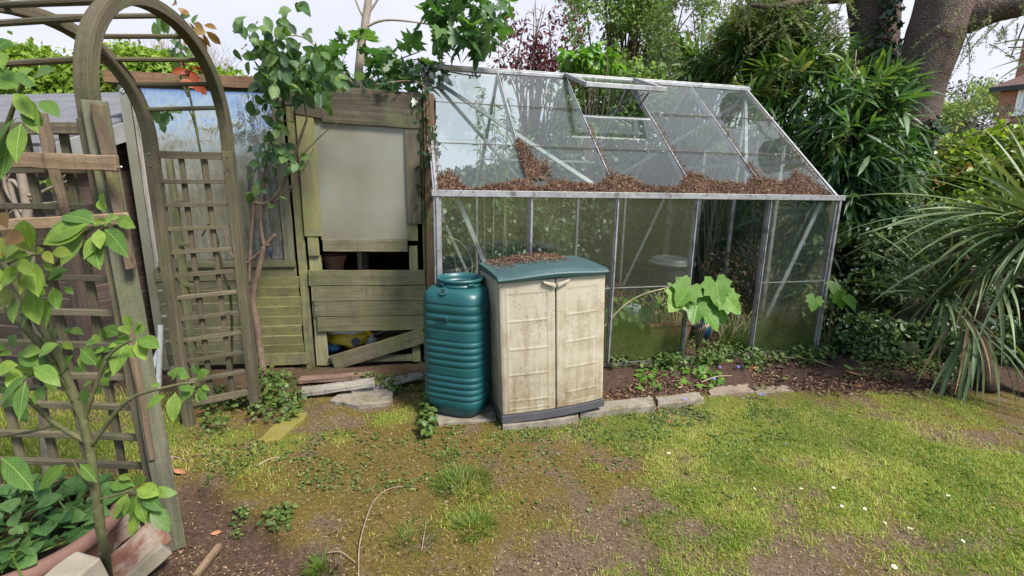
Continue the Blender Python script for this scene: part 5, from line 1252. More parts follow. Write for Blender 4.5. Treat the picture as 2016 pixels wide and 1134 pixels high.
# --- sword-leaved plant at the right edge
cord = empty('cabbage_palm', gnd(1925, 775), 0, 'sword-leaved cabbage palm with arching leaves at the right edge', 'cabbage palm'); cl = np.array(cord.location)
def swords(name, c, n, L0, L1, el0, el1, az0, az1, droop, W, mat, seg=9):
    V, Qd, R_ = [], [], []; c = np.array(c) - cl
    for _ in range(n):
        az = math.radians(random.uniform(az0, az1)); el = math.radians(random.uniform(el0, el1)); l = random.uniform(L0, L1); dr = droop * random.uniform(.6, 1.35)
        d = np.array([math.cos(el) * math.cos(az), math.cos(el) * math.sin(az), math.sin(el)]); s0 = unit(np.cross(d, [0, 0, 1])); b = len(V); tone = random.random(); tw = random.uniform(-1.1, 1.1); sb = rdir(1)[0] * .05
        p = c + d * .03 + rdir(1)[0] * .03; dd = d.copy(); kink = random.random() < .25
        for k in range(seg + 1):
            t = k / seg; w = W * (.55 + .75 * t if t < .35 else .82 * (1 - ((t - .35) / .65) ** 1.7) + .02); w = max(w, .002)
            s = unit(s0 + np.cross(dd, s0) * tw * t); up = np.cross(s, dd)
            for v, f in ((-.5, .22), (0, 0), (.5, .22)): V.append(p + s * w * v + up * w * f); R_.append(tone)
            p = p + dd * l / seg; dd = unit(dd + np.array([0, 0, -dr / seg * (1.6 if kink and t > .4 else 1)]) * (0.5 + 1.3 * t) + sb / seg)
        for k in range(seg): a = b + 3 * k; Qd += [(a, a + 1, a + 4, a + 3), (a + 1, a + 2, a + 5, a + 4)]
    return np_mesh(name, np.array(V), np.array(Qd), M[mat], cord, np.array(R_), smooth=True)
c1, c2, c3 = at(2065, 450, 3.05), at(1862, 590, 3.2), at(1985, 440, 3.5)
swords('leaves', c1, 54, .7, 1.18, -12, 44, 140, 235, .85, .037, 'cordy')
swords('leaves', c1, 34, .6, 1.0, -50, 0, 130, 290, 1.3, .034, 'cordy')
swords('leaves', c1, 16, .5, .8, 35, 85, 90, 300, .5, .036, 'cordy')
swords('leaves', c2, 54, .38, .68, -5, 70, 100, 260, .45, .026, 'cordy')
swords('leaves', c2, 9, .30, .55, -70, 0, 180, 320, 1.2, .028, 'cordy')
swords('leaves', c3, 13, .4, .6, 30, 80, 60, 260, .8, .032, 'cordy')
swords('leaves', at(2125, 95, 3.7), 22, .38, .58, -30, 35, 150, 235, .5, .040, 'cordy')
swords('dead_leaves', c2 + (0.1, -.05, -.05), 11, .35, .60, -80, -30, 180, 360, 1.2, .024, 'cordydead')
swords('leaves', at(1950, 530, 3.25), 30, .5, .85, -35, 40, 140, 260, 1.1, .034, 'cordy')
swords('leaves', at(1925, 640, 3.1), 24, .45, .78, -72, -20, 180, 350, 1.5, .030, 'cordy')
for pts_, r_ in (([gnd(1945, 770), at(1925, 640, 3.3), at(1895, 540, 3.35), at(1880, 480, 3.4)], .06), ([gnd(2040, 780), at(2040, 600, 3.15), c1], .06), ([gnd(2110, 770), at(2130, 420, 3.6), at(2125, 95, 3.7)], .07)):
    mb = MB(); P = smooth_path([p - cl for p in pts_], 8); mb.tube(P, [r_ * (1 + .1 * math.sin(i * 2.1)) for i in range(len(P))], 14, jit=.14); mb.build('stem', M['palm_stem'], cord, smooth=True)
MB().bar(at(1862, 520, 3.25), at(1882, 458, 3.28), .06, .02, up=(0, -1, 0), n=4, jit=.004).build('broken_board', M['redpost'])
tag(bpy.data.objects['broken_board'], 'pinkish broken board stuck among the sword leaves', 'board')
MB().bar(at(1755, 440, 4.55), at(1750, 315, 4.55), .055, .05, up=(0, -1, 0), n=5, jit=.003).build('wooden_stake', M['whiteplank'])
tag(bpy.data.objects['wooden_stake'], 'pale upright wooden stake in front of the tree foot', 'stake')

# --- young tree behind the shed with big lobed leaves
syc = empty('young_tree', at(705, 190, 4.35) * (1, 1, 0), 0, 'slim young tree with big lobed leaves rising behind the shed door', 'tree'); sl = np.array(syc.location)
S_ = lambda x, y, Y=4.35: at(x, y, Y) - sl
mb = MB(); stem(mb, [np.zeros(3), S_(703, 300), S_(704, 190), S_(709, 110), S_(719, 45), S_(729, -30), S_(738, -120)], .040, .028, 10, 8); mb.build('trunk', M['bark_pale'], syc, smooth=True)
for pts_ in ([S_(712, 58), S_(755, 40), S_(820, 44), S_(895, 58)], [S_(719, 40), S_(702, 5), S_(690, -40)], [S_(726, 25), S_(745, -5), S_(760, -50)], [S_(700, 170), S_(650, 120), S_(600, 75), S_(560, 70)], [S_(704, 180), S_(760, 130), S_(830, 100)], [S_(704, 185), S_(780, 182), S_(840, 200)]):
    mb = MB(); stem(mb, pts_, .013, .004, 7, 6); mb.build('branch', M['bark_pale'], syc, smooth=True)
crown(syc, 'foliage', [(at(705, 140, 4.3), (.40, .25, .30)), (at(790, 130, 4.2), (.32, .25, .20)), (at(815, 165, 4.2), (.12, .15, .13))], 120, MAPLE, .15, 1.05, M['maple'], gap=0, shell=.2)
crown(syc, 'foliage', [(at(905, 48, 4.0), (.34, .25, .19)), (at(960, 10, 4.0), (.22, .2, .20)), (at(870, 0, 4.1), (.18, .2, .12)), (at(935, 75, 4.0), (.14, .15, .10)), (at(880, 85, 4.0), (.12, .12, .08))], 150, MAPLE, .13, 1.05, M['maple'], gap=0, shell=.2)
crown(syc, 'foliage', [(at(620, 160, 4.3), (.28, .2, .2))], 46, MAPLE, .17, 1.05, M['maple'], gap=0, shell=.2)

# --- round-leaved climber in front of the shed
clb = empty('climbing_shrub', gnd(522, 752), 0, 'bare-stemmed climber with round leaves against the shed window', 'climber'); kl = np.array(clb.location)
K_ = lambda x, y, Y=3.12: at(x, y, Y) - kl
for pts_, a, b in (([np.zeros(3), K_(512, 690), K_(506, 640), K_(498, 585), K_(510, 530), K_(520, 485)], .026, .016), ([K_(520, 488), K_(535, 470), K_(542, 462)], .013, .012), ([K_(520, 486), K_(513, 440), K_(516, 380), K_(528, 300), K_(545, 240), K_(560, 190)], .012, .005),
                   ([K_(500, 398), K_(525, 400), K_(552, 372), K_(575, 320), K_(592, 270), K_(604, 235)], .013, .007), ([K_(490, 560), K_(494, 470), K_(500, 398)], .008, .011), ([K_(604, 235), K_(596, 180), K_(590, 130), K_(560, 60)], .005, .003),
                   ([K_(570, 330), K_(600, 300), K_(640, 260), K_(680, 232)], .004, .002), ([K_(535, 400), K_(560, 380), K_(600, 330), K_(618, 290)], .005, .002), ([K_(530, 480), K_(480, 520), K_(455, 500), K_(440, 450)], .011, .004), ([K_(560, 480), K_(575, 450), K_(570, 380), K_(600, 300)], .003, .002)):
    mb = MB(); stem(mb, pts_, a, b, 9, 7, .10); mb.build('stem', M['bark_thin'], clb, smooth=True)
def place_leaves(root, name, tm, spots, L0, L1, wr, mat, Yv, sp=20, droop=.25, face=(0, -1, .5), axb=(0, 0, -.3)):
    C_ = [];
    for x, y, n_ in spots:
        for _ in range(n_): C_.append(at(x + random.gauss(0, sp), y + random.gauss(0, sp * .8), Yv + random.uniform(-.12, .12)))
    C_ = np.array(C_) - np.array(root.location); k = len(C_); ln = rng.uniform(L0, L1, k)
    return leaf_obj(name, tm, C_, rdir(k) + np.array(axb), np.array(face) + rdir(k) * .7, ln, ln * wr * rng.uniform(.85, 1.1, k), mat, root, droop, smooth=True)
place_leaves(clb, 'foliage', OVAL, [(545, 90, 22), (575, 75, 17), (520, 130, 24), (560, 140, 29), (610, 120, 24), (600, 165, 26), (640, 170, 14), (660, 140, 10), (500, 100, 12), (590, 20, 5), (535, 50, 5), (490, 60, 8), (530, 170, 20)], .055, .095, .72, M['climber'], 3.0, 19)
place_leaves(clb, 'foliage', OVAL, [(545, 240, 14), (535, 210, 10), (540, 290, 18), (560, 300, 12), (530, 320, 8), (510, 345, 5), (580, 325, 5), (560, 395, 2), (510, 385, 3)], .05, .085, .72, M['climber'], 3.05, 15)
tag(lump((0, 0, 0), (.010, .012, .032)).build('navy_clip', M['navy'], smooth=True, loc=at(533, 497, 3.08)), 'small navy plastic clip tied on the climber stem', 'clip')

# --- rose on the arch
ros = empty('climbing_rose', at(445, 700, 2.75) * (1, 1, 0), 0, 'climbing rose with red young leaves threaded through the arch', 'rose'); rl_ = np.array(ros.location)
K_ = lambda x, y, Y=2.72: at(x, y, Y) - rl_
for pts_ in ([np.zeros(3), K_(455, 600), K_(440, 540), K_(425, 470), K_(405, 370), K_(388, 260), K_(370, 170), K_(355, 90), K_(352, 30)], [K_(425, 470), K_(400, 330), K_(385, 250), K_(372, 215)], [K_(372, 190), K_(358, 160), K_(352, 120)], [K_(430, 480), K_(415, 440), K_(398, 465)]):
    mb = MB(); stem(mb, pts_, .008, .004, 7, 6); mb.build('stem', M['bark_green'], ros, smooth=True)
place_leaves(ros, 'red_leaves', OVAL, [(372, 142, 9), (378, 152, 5), (398, 172, 4), (318, 10, 4)], .05, .085, .62, M['redleaf'], 2.68, 9)
place_leaves(ros, 'young_leaves', OVAL, [(375, 52, 5), (385, 66, 5), (368, 40, 4), (345, 20, 3), (400, 62, 3)], .05, .075, .6, M['bronze'], 2.68, 8)
place_leaves(ros, 'foliage', OVAL, [(335, 212, 5), (318, 220, 4), (355, 108, 5), (345, 82, 5), (305, 40, 4), (330, 235, 2), (372, 35, 3)], .05, .085, .62, M['climber'], 2.68, 8)

# --- fruit tree whip in the near left corner
app = empty('fruit_sapling', gnd(216, 1150), 0, 'leafy fruit tree sapling in the near left corner before the arch', 'sapling'); al_ = np.array(app.location)
K_ = lambda x, y, Y=1.12: at(x, y, Y) - al_
for pts_, a, b in (([np.zeros(3), K_(205, 1080, 1.16), K_(190, 985), K_(176, 880), K_(150, 790), K_(100, 705), K_(45, 640), K_(-20, 560)], .0125, .008), ([K_(150, 790), K_(110, 690), K_(60, 610), K_(10, 520), K_(-30, 460)], .010, .007), ([K_(172, 870), K_(110, 835), K_(40, 775), K_(-30, 740)], .007, .005), ([K_(140, 760), K_(75, 765), K_(-20, 770)], .005, .004),
                   ([K_(165, 830), K_(185, 770), K_(215, 700), K_(262, 668)], .006, .003), ([K_(178, 880), K_(250, 790), K_(330, 762), K_(385, 752)], .006, .003), ([K_(190, 985), K_(225, 975), K_(262, 965)], .004, .003), ([K_(60, 610), K_(110, 520), K_(160, 465), K_(205, 440)], .006, .003), ([K_(188, 975), K_(165, 945), K_(142, 905)], .004, .002), ([K_(10, 520), K_(50, 505), K_(80, 500)], .004, .002), ([K_(110, 835), K_(60, 850), K_(-10, 862)], .004, .003), ([K_(110, 690), K_(100, 640), K_(70, 560)], .004, .003)):
    mb = MB(); stem(mb, pts_, a, b, 9, 7, .09); mb.build('stem', M['bark_green'], app, smooth=True)
def rosette(c, n, L0, L1, mat, Yv, el=.2, name='foliage', wr=.6, spread=1.0):
    c = at(*c, Yv) - al_; C_, A_, N2 = [], [], []
    for i in range(n):
        a = 2 * math.pi * i / n + random.uniform(-.4, .4); d = np.array([math.cos(a), -.25 + .55 * math.sin(a) * random.uniform(.2, 1), math.sin(a) * .85 + el]); C_.append(c + d * .018 * spread + rdir(1)[0] * .012); A_.append(d); N2.append(np.array([0, -.8, .75]) + rdir(1)[0] * .35)
    ln = rng.uniform(L0 * .6, L1, n); return leaf_obj(name, OVAL5, np.array(C_), np.array(A_), np.array(N2), ln, ln * wr * rng.uniform(.8, 1.08, n), M[mat], app, rng.uniform(.15, .5, n), smooth=True)
OVAL5 = strip_tmpl([0.03, 0.35, 0.78, 0.97, 1.0, 0.86, 0.52, 0.03], 0.10)
for c, n, a, b, m_, Yv, el in (((205, 440), 10, .06, .10, 'apple', 1.12, .2), ((175, 455), 6, .06, .09, 'apple', 1.12, -.1), ((75, 500), 9, .06, .09, 'appleyoung', 1.0, 0), ((40, 560), 8, .06, .09, 'appleyoung', 1.02, -.1), ((100, 560), 8, .06, .09, 'apple', 1.05, -.2), ((265, 668), 11, .06, .095, 'apple', 1.18, .2), ((215, 690), 7, .05, .08, 'apple', 1.16, .1), ((150, 690), 6, .05, .08, 'apple', 1.14, 0), ((388, 752), 9, .05, .085, 'apple', 1.22, .2), ((340, 765), 5, .05, .07, 'apple', 1.2, 0),
                             ((268, 958), 12, .065, .105, 'apple', 1.2, -.1), ((285, 985), 6, .07, .10, 'apple', 1.2, -.6), ((30, 700), 7, .05, .08, 'apple', 1.05, 0), ((80, 745), 8, .05, .08, 'apple', 1.1, 0), ((20, 790), 6, .05, .08, 'apple', 1.1, 0), ((120, 660), 5, .05, .08, 'apple', 1.2, 0), ((10, 520), 7, .06, .09, 'appleyoung', .95, 0), ((190, 745), 6, .05, .07, 'apple', 1.25, 0), ((60, 720), 5, .06, .09, 'apple', 1.0, -.2)):
    rosette(c, int(n * 1.15), a * .78, b * .88, m_, Yv, el)
rosette((12, 468), 3, .06, .08, 'bronze', .98, .1); rosette((135, 905), 2, .08, .095, 'apple', 1.1, -.8); rosette((5, 890), 3, .09, .11, 'apple', 1.0, -.2)
for c, n, Yv in (((15, 165), 7, .92), ((58, 185), 5, .90), ((-8, 115), 4, .88), ((25, 215), 4, .92)): rosette(c, n, .055, .085, 'apple', Yv, -.35, wr=.62, spread=2)
mb = MB(); stem(mb, [at(-40, 460, .95) - al_, at(-10, 330, .93) - al_, at(20, 230, .92) - al_, at(50, 150, .90) - al_], .006, .003, 7, 6); mb.build('stem', M['bark_green'], app, smooth=True)
# old twiggy shrub behind the near trellis
old = empty('bare_shrub', at(40, 700, 1.85) * (1, 1, 0), 0, 'gnarled bare grey stems twisting behind the near trellis', 'shrub'); ol_ = np.array(old.location)
K_ = lambda x, y, Y=1.85: at(x, y, Y) - ol_
for pts_, a, b in (([np.zeros(3), K_(60, 520), K_(52, 400), K_(38, 320), K_(48, 250), K_(75, 232)], .018, .012), ([K_(60, 500), K_(20, 360), K_(60, 385), K_(100, 370), K_(150, 350)], .010, .004), ([K_(55, 430), K_(15, 380), K_(5, 330), K_(-10, 320)], .008, .004), ([K_(60, 390), K_(30, 410), K_(10, 430)], .005, .002), ([K_(100, 370), K_(130, 345), K_(150, 338)], .005, .002), ([K_(40, 320), K_(15, 350), K_(-5, 400)], .005, .002), ([K_(60, 390), K_(80, 400), K_(130, 395)], .004, .002)):
    mb = MB(); stem(mb, pts_, a, b, 8, 7, .12); mb.build('stem', M['bark_pale'], old, smooth=True)
place_leaves(old, 'foliage', OVAL, [(85, 355, 4), (130, 355, 3), (140, 365, 3), (60, 495, 3)], .04, .07, .6, M['apple'], 1.9, 8)
# plants filling the bowl pot
ptp = empty('pot_plants', (PC[0], PC[1], ph - .08), 0, 'lush mixed green leaves growing in the terracotta bowl', 'plants')
k = 300; a = rng.uniform(0, 6.28, k); r = np.sqrt(rng.random(k)) * (PR - .04); zz = .03 + rng.random(k) * .10 * (1 - r / PR)
C_ = np.column_stack([r * np.cos(a), r * np.sin(a), zz]); ln = rng.uniform(.035, .085, k)
leaf_obj('foliage', OVAL5, C_, np.column_stack([np.cos(a), np.sin(a), .3 + .4 * rng.random(k)]) + rdir(k) * .6, np.array([0, -.2, 1]) + rdir(k) * .4, ln, ln * rng.uniform(.45, .8, k), M['nettle'], ptp, .35, smooth=True)
k = 120; C_ = np.column_stack([rng.uniform(-.25, .25, k), rng.uniform(-.22, .22, k), np.full(k, .03)]); ln = rng.uniform(.08, .22, k)
leaf_obj('grass_leaves', BLADE, C_, rdir(k) * (1, 1, .5) + np.array([-.1, -.2, .7]), rdir(k), ln, .006, M['tuft'], ptp, .5)

# --- inside the greenhouse
G_ = lambda px, py, b: at(px, py, b)
bin_ = empty('compost_bin', at(1315, 600, 4.9) * (1, 1, 0) + (0, 0, .04), 0, 'dark plastic bin with dull grey lid inside the greenhouse', 'bin')
zb = at(1300, 512, 4.9)[2]
MB().lathe([(.26, 0), (.27, .02), (.22, zb - .12), (.215, zb - .08)], n=40).build('bin_body', M['blackplastic'], bin_, smooth=True)
MB().lathe([(.225, zb - .10), (.24, zb - .09), (.245, zb - .065), (.235, zb - .05), (.215, zb - .04), (.20, zb - .015), (.17, zb - .008), (.165, zb - .02), (.0, zb - .02)], n=40, cap1=False).build('bin_lid', M['binlid'], bin_, smooth=False, bevel=.002)
trg = empty('trough', at(1312, 640, 3.95) * (1, 1, 0) + (0, 0, .06), .25, 'long terracotta trough of dead stalks behind the murky pane', 'planter')
mb = MB(); mb.loft([[(-.17, -.06, 0), (.17, -.06, 0), (.17, .06, 0), (-.17, .06, 0)], [(-.20, -.08, .16), (.20, -.08, .16), (.20, .08, .16), (-.20, .08, .16)], [(-.21, -.09, .162), (.21, -.09, .162), (.21, .09, .162), (-.21, .09, .162)], [(-.21, -.09, .19), (.21, -.09, .19), (.21, .09, .19), (-.21, .09, .19)], [(-.185, -.07, .188), (.185, -.07, .188), (.185, .07, .188), (-.185, .07, .188)], [(-.18, -.065, .165), (.18, -.065, .165), (.18, .065, .165), (-.18, .065, .165)]]); mb.build('trough_body', M['terra'], trg, bevel=.002)
dst = empty('dead_stalks', np.array(trg.location) + (0, 0, .16), .25, 'dry straw-coloured stalks standing in the trough', 'dead plants')
mb = MB()
for _ in range(46):
    x, y = random.uniform(-.16, .16), random.uniform(-.05, .05); h = random.uniform(.12, .34); mb.tube([(x, y, 0), (x + random.gauss(0, .02), y + random.gauss(0, .015), h * .6), (x + random.gauss(0, .06), y + random.gauss(0, .03), h)], .0035, 5)
mb.build('stalks', M['stalk'], dst)
tag(pot_mesh(.05, .07, .13).build('plant_pot', M['whitepot'], loc=at(1242, 640, 4.3) * (1, 1, 0) + (0, 0, .16)), 'dirty white flowerpot inside the greenhouse', 'plant pot')
tag(pot_mesh(.06, .085, .15).build('plant_pot', M['terra'], loc=at(1215, 640, 4.4) * (1, 1, 0) + (0, 0, .14)), 'terracotta flowerpot with dark red leaves inside the greenhouse', 'plant pot')
r_ = empty('red_leaved_plant', at(1215, 600, 4.4) * (1, 1, 0) + (0, 0, .28), 0, 'dark red leafy plant behind the greenhouse glass', 'plant')
crown(r_, 'foliage', [(np.array(r_.location) + (0, 0, .08), (.11, .1, .09))], 120, OVAL, .05, .6, M['purple'], gap=0)
wp = empty('leafy_weed', at(1270, 640, 3.9) * (1, 1, 0), 0, 'pale green leafy weed growing inside the murky greenhouse bay', 'weed')
crown(wp, 'foliage', [(at(1265, 600, 3.9), (.20, .12, .12)), (at(1215, 620, 3.8), (.12, .1, .10)), (at(1330, 595, 3.8), (.08, .08, .08))], 130, OVAL, .075, .6, M['apple'], gap=0, shell=.2)
mb = MB(); stem(mb, [at(1190, 642, 3.6), at(1230, 600, 3.65), at(1270, 578, 3.7), at(1325, 564, 3.75)], .006, .004, 6, 6)
tag(mb.build('dry_cane', M['stalk']), 'bent dry stem arching behind the murky glass', 'stem')
bp = at(1381, 642, 4.02); br = .095
bm = MB().lathe([(br * math.sin(math.pi * i / 20) + 1e-5, -br * math.cos(math.pi * i / 20)) for i in range(21)], n=36).build('football', M['ball'], smooth=True, loc=(bp[0], bp[1], br + .055))
bm.rotation_euler = (.4, .7, .2); tag(bm, 'dark blue ball with orange swirls in the open greenhouse bay', 'ball')
brn = empty('dried_shrub', at(1450, 600, 4.8) * (1, 1, 0), 0, 'withered brown-leaved shrub inside the open greenhouse bay', 'shrub')
bb_ = [(at(1440, 540, 4.9), (.28, .22, .24)), (at(1470, 500, 5.1), (.25, .2, .15)), (at(1420, 610, 4.5), (.22, .2, .18)), (at(1490, 580, 4.8), (.2, .2, .25))]
crown(brn, 'foliage', bb_, 900, SMALL, .05, .5, M['brownbush'], gap=.4, gs=5); crown(brn, 'green_leaves', bb_, 320, OVAL, .05, .5, M['weed'], gap=.4, gs=5); twigs(brn, 'twigs', np.array(brn.location), bb_, 30, .006, M['twig'])
mb = MB()
for _ in range(70):
    p = at(random.uniform(1415, 1480), random.uniform(640, 680), random.uniform(3.9, 4.3)); q = p + np.array([random.uniform(-.12, .18), random.uniform(-.1, .1), random.uniform(.03, .25)]); p[2] = .06; mb.tube([p, (p + q) / 2 + (0, 0, .03), q], .003, 4)
tag(mb.build('dry_stalks', M['stalk']), 'heap of pale dry stalks to the right of the ball', 'dead stems')
brm = empty('bramble_stems', at(915, 560, 3.35) * (1, 1, 0), 0, 'thin dry bramble stems behind the glass above the water butt', 'bramble'); bq = np.array(brm.location)
mb = MB()
for pts_ in ([(900, 600), (930, 530), (910, 480), (872, 463)], [(940, 600), (935, 540), (950, 500)], [(905, 590), (900, 540), (893, 500)], [(950, 600), (960, 520), (948, 486)], [(885, 590), (905, 545), (940, 520)]): stem(mb, [at(x, y, 3.4) - bq for x, y in pts_], .004, .002, 5, 6)
mb.build('stems', M['stalk'], brm)
place_leaves(brm, 'foliage', OVAL, [(872, 430, 5), (868, 470, 4), (880, 445, 3)], .03, .05, .6, M['weed'], 3.2, 8)
# seedlings with big lobed leaves
def seedling(label, base, spots, L0, L1, Yv, mat='vine'):
    r = empty('maple_seedling', base, 0, label, 'seedling'); rl = np.array(r.location); mb = MB(); C_ = []
    for x, y in spots:
        p = at(x, y, Yv + random.uniform(-.06, .06)); stem(mb, [np.zeros(3), (p - rl) * (.5, .5, .75), p - rl], .005, .002, 6, 5); C_.append(p - rl)
    mb.build('stems', M['bark_green'], r); C_ = np.array(C_); k = len(C_); ln = rng.uniform(L0, L1, k)
    leaf_obj('leaves', VINE, C_, np.array([(x - spots[0][0]) / 60 for x, y in spots])[:, None] * np.array([[1, 0, 0]]) + np.array([0, -.45, -.75]) + rdir(k) * .3, np.array([0, -.75, .6]) + rdir(k) * .25, ln, ln * 1.05, M[mat], r, .3)
seedling('bright green seedling with big lobed leaves growing in the doorway of the greenhouse', gnd(1372, 700, .06), [(1385, 568), (1342, 575), (1372, 598), (1412, 588), (1360, 560), (1392, 612), (1425, 585), (1408, 552)], .12, .17, 3.42)
seedling('small seedling with lobed leaves at the right corner post of the greenhouse', gnd(1625, 690, .06), [(1648, 575), (1605, 585), (1668, 585), (1640, 558)], .08, .12, 3.55, 'vine')
# ------------------------------------------------------------------ trees and houses farther off
def fartree(name, label, base, blobs, n, L_, mat, tm=SMALL, gap=.5, gs=1.0, W_=.55, stems=10, sr=.05, tr=.12, group=None, cat='tree', shell=.35):
    r = empty(name, np.array(base) * (1, 1, 0), 0, label, cat, group); rl = np.array(r.location); top = np.mean([b[0] for b in blobs], 0)
    mb = MB(); stem(mb, [np.zeros(3), (top - rl) * (.3, .3, .45), (top - rl) * (1, 1, .9)], tr, tr * .35, 9, 6); mb.build('trunk', M['bark_thin'], r, smooth=True)
    if stems: twigs(r, 'branches', rl + (top - rl) * (.4, .4, .45), blobs, stems, sr, M['bark_thin'], sub=3)
    crown(r, 'crown', blobs, n, tm, L_, W_, M[mat], gap, gs, shell=shell); return r
fartree('garden_tree', 'lime green spring tree beyond the brown shed, left of the arch post', at(70, 300, 17), [(at(70, 165, 17), (1.6, 1.2, 1.1)), (at(10, 180, 17), (1.3, 1, 1.2)), (at(130, 190, 17), (1.0, 1, .9))], 15000, .24, 'fartree', gap=0)
fartree('garden_tree', 'lime green spring tree seen through the arch hoop', at(270, 300, 18), [(at(265, 155, 18), (1.7, 1.2, 1.0)), (at(330, 165, 18), (1.3, 1, .9)), (at(215, 165, 18), (1, 1, .9))], 16000, .24, 'fartree', gap=0)
fartree('garden_tree', 'lower lime green tree behind the top beam of the shed', at(440, 300, 19), [(at(430, 185, 19), (1.4, 1, .8)), (at(480, 200, 19), (1.1, 1, .7)), (at(380, 190, 19), (1.2, 1, .8))], 11000, .24, 'fartree', gap=0)
bt = empty('bare_tree', at(350, 300, 24) * (1, 1, 0), 0, 'fine bare-twigged tree against the sky beyond the arch', 'tree'); btl = np.array(bt.location); mb = MB()
stem(mb, [np.zeros(3), at(350, 200, 24) - btl], .12, .06, 8, 4)
for _ in range(210):
    x = random.uniform(225, 480); yt = 50 + abs(x - 330) * .45 + random.uniform(0, 55); e = at(x, yt, 24 + random.uniform(-.8, .8)); b = at(x * .55 + 350 * .45, 190, 24); P = stem(mb, [b - btl, (b * .5 + e * .5) + rdir(1)[0] * .2 - btl, e - btl], .020, .004, 4, 3)
    for _ in range(5):
        q = random.choice(P[2:]); d = rdir(1)[0] * .4; d[2] = abs(d[2]) + .1; mb.tube([q, q + d * .6, q + d], [.008, .006, .003], 3, cap=False)
mb.build('limbs', M['bark_pale'], bt)
fartree('purple_tree', 'dark purple-leaved tree behind the greenhouse ridge', at(1050, 300, 7.6), [(at(1040, 135, 7.6), (.75, .4, .25)), (at(1000, 100, 7.6), (.5, .4, .35)), (at(1105, 100, 7.6), (.45, .4, .45)), (at(1090, 150, 7.6), (.6, .4, .18)), (at(1060, 40, 7.6), (.5, .4, .4))], 1700, .075, 'purple', OVAL, .7, 2.4, .5, 34, .02, .05)
fartree('hazel_tree', 'light green broad-leaved tree against the purple foliage', at(1160, 300, 7.0), [(at(1170, 120, 7.0), (.34, .25, .17)), (at(1130, 118, 7.0), (.2, .2, .12)), (at(1190, 105, 7.0), (.18, .2, .15))], 210, .11, 'lime', OVAL, .3, 3, .75, 10, .012, .03)
fartree('birch_tree', 'tall fine-leaved birch with gaps of sky behind the greenhouse roof', at(1235, 300, 9.5), [(at(1205, 40, 9.5), (.85, .7, 1.1)), (at(1270, 20, 9.5), (1.0, .8, 1.2)), (at(1260, 110, 9.5), (.9, .7, .7)), (at(1180, -60, 9.5), (.8, .7, .8)), (at(1330, -40, 9.5), (1.0, .8, .9))], 15000, .078, 'birch', SMALL, .6, 1.7, .6, 40, .03, .11)
fartree('conifer_tree', 'olive green weeping conifer left of the twin trunk tree', at(1400, 300, 8.4), [(at(1380, 60, 8.4), (.85, .6, .9)), (at(1440, 20, 8.2), (.8, .6, .8)), (at(1340, 130, 8.4), (.7, .5, .6)), (at(1450, 110, 8.4), (.6, .5, .5))], 8500, .10, 'conifer', SMALL, .68, 1.9, .22, 40, .02, .10)
fartree('screen_tree', 'dense mid green tree filling the view through the greenhouse roof', at(1250, 330, 8.0), [(at(1250, 260, 8.0), (1.5, .6, .85)), (at(1120, 290, 7.8), (.9, .5, .7)), (at(1400, 270, 7.6), (1.0, .5, .9)), (at(1050, 330, 7.4), (.5, .4, .5)), (at(1210, 190, 8.2), (1.0, .5, .6))], 10000, .10, 'screen', OVAL, .3, 1.8, .5, 30, .03, .10)
# hillside wood at the far right
fartree('far_tree', 'hazy green tree beyond the garage roof, left of the brick house', at(1880, 330, 34), [(at(1880, 245, 34), (2.4, 1.5, 1.5)), (at(1930, 215, 34), (2.2, 1.5, 1.7)), (at(1840, 280, 34), (1.8, 1.5, 1.2))], 6000, .26, 'farhill', gap=.45, gs=.6, stems=14, sr=.06, tr=.2)
fartree('far_tree', 'thin half-bare tree behind the hazy green one at the right', at(1870, 330, 38), [(at(1880, 205, 38), (2.8, 1.5, 1.0)), (at(1925, 180, 38), (1.8, 1.5, 1.0))], 700, .28, 'greyshrub', gap=.6, gs=.6, stems=60, sr=.035, tr=.2)

# brick house
hc = at(1944, 300, 22.0) * (1, 1, 0)
HA = math.radians(-51)
house = empty('brick_house', hc, HA, 'red brick house with white window and brown tiled hip roof', 'house')
ZW = at(1948, 172, 22.0)[2]; HWd, HDp = 9.0, 7.0
def uvbox(nm, lo, hi, m, par, bev=0):
    mb = MB(); (x0, y0, z0), (x1, y1, z1) = lo, hi
    def q(a, b, c, d, ua, ub): mb.add([a, b, c, d], [(0, 1, 2, 3)], [[(0, 0), (ua, 0), (ua, ub), (0, ub)]])
    q((x0, y0, z0), (x1, y0, z0), (x1, y0, z1), (x0, y0, z1), x1 - x0, z1 - z0); q((x1, y1, z0), (x0, y1, z0), (x0, y1, z1), (x1, y1, z1), x1 - x0, z1 - z0)
    q((x0, y1, z0), (x0, y0, z0), (x0, y0, z1), (x0, y1, z1), y1 - y0, z1 - z0); q((x1, y0, z0), (x1, y1, z0), (x1, y1, z1), (x1, y0, z1), y1 - y0, z1 - z0)
    q((x0, y0, z1), (x1, y0, z1), (x1, y1, z1), (x0, y1, z1), x1 - x0, y1 - y0)
    return mb.build(nm, m, par)
uvbox('wall', (0, 0, 0), (HWd, HDp, ZW), M['housebrick'], house)
ov = .34; e = [(-ov, -ov, ZW), (HWd + ov, -ov, ZW), (HWd + ov, HDp + ov, ZW), (-ov, HDp + ov, ZW)]; rg = [(HDp * .5, HDp * .5, ZW + 2.3), (HWd - HDp * .5, HDp * .5, ZW + 2.3)]
mb = MB(); uvq = [(0, 0), (10, 0), (6.5, 5), (3.5, 5)]; uvt = [(0, 0), (8, 0), (4, 5)]
mb.add(e + rg, [(0, 1, 5, 4), (2, 3, 4, 5), (1, 2, 5), (3, 0, 4)], [uvq, uvq, uvt, uvt]); rf = mb.build('roof', M['tiles'], house)
mb = MB(); mb.box((-ov, -ov, ZW - .20), (HWd + ov, HDp + ov, ZW - .002)); mb.build('soffit', M['blackplastic'], rf)
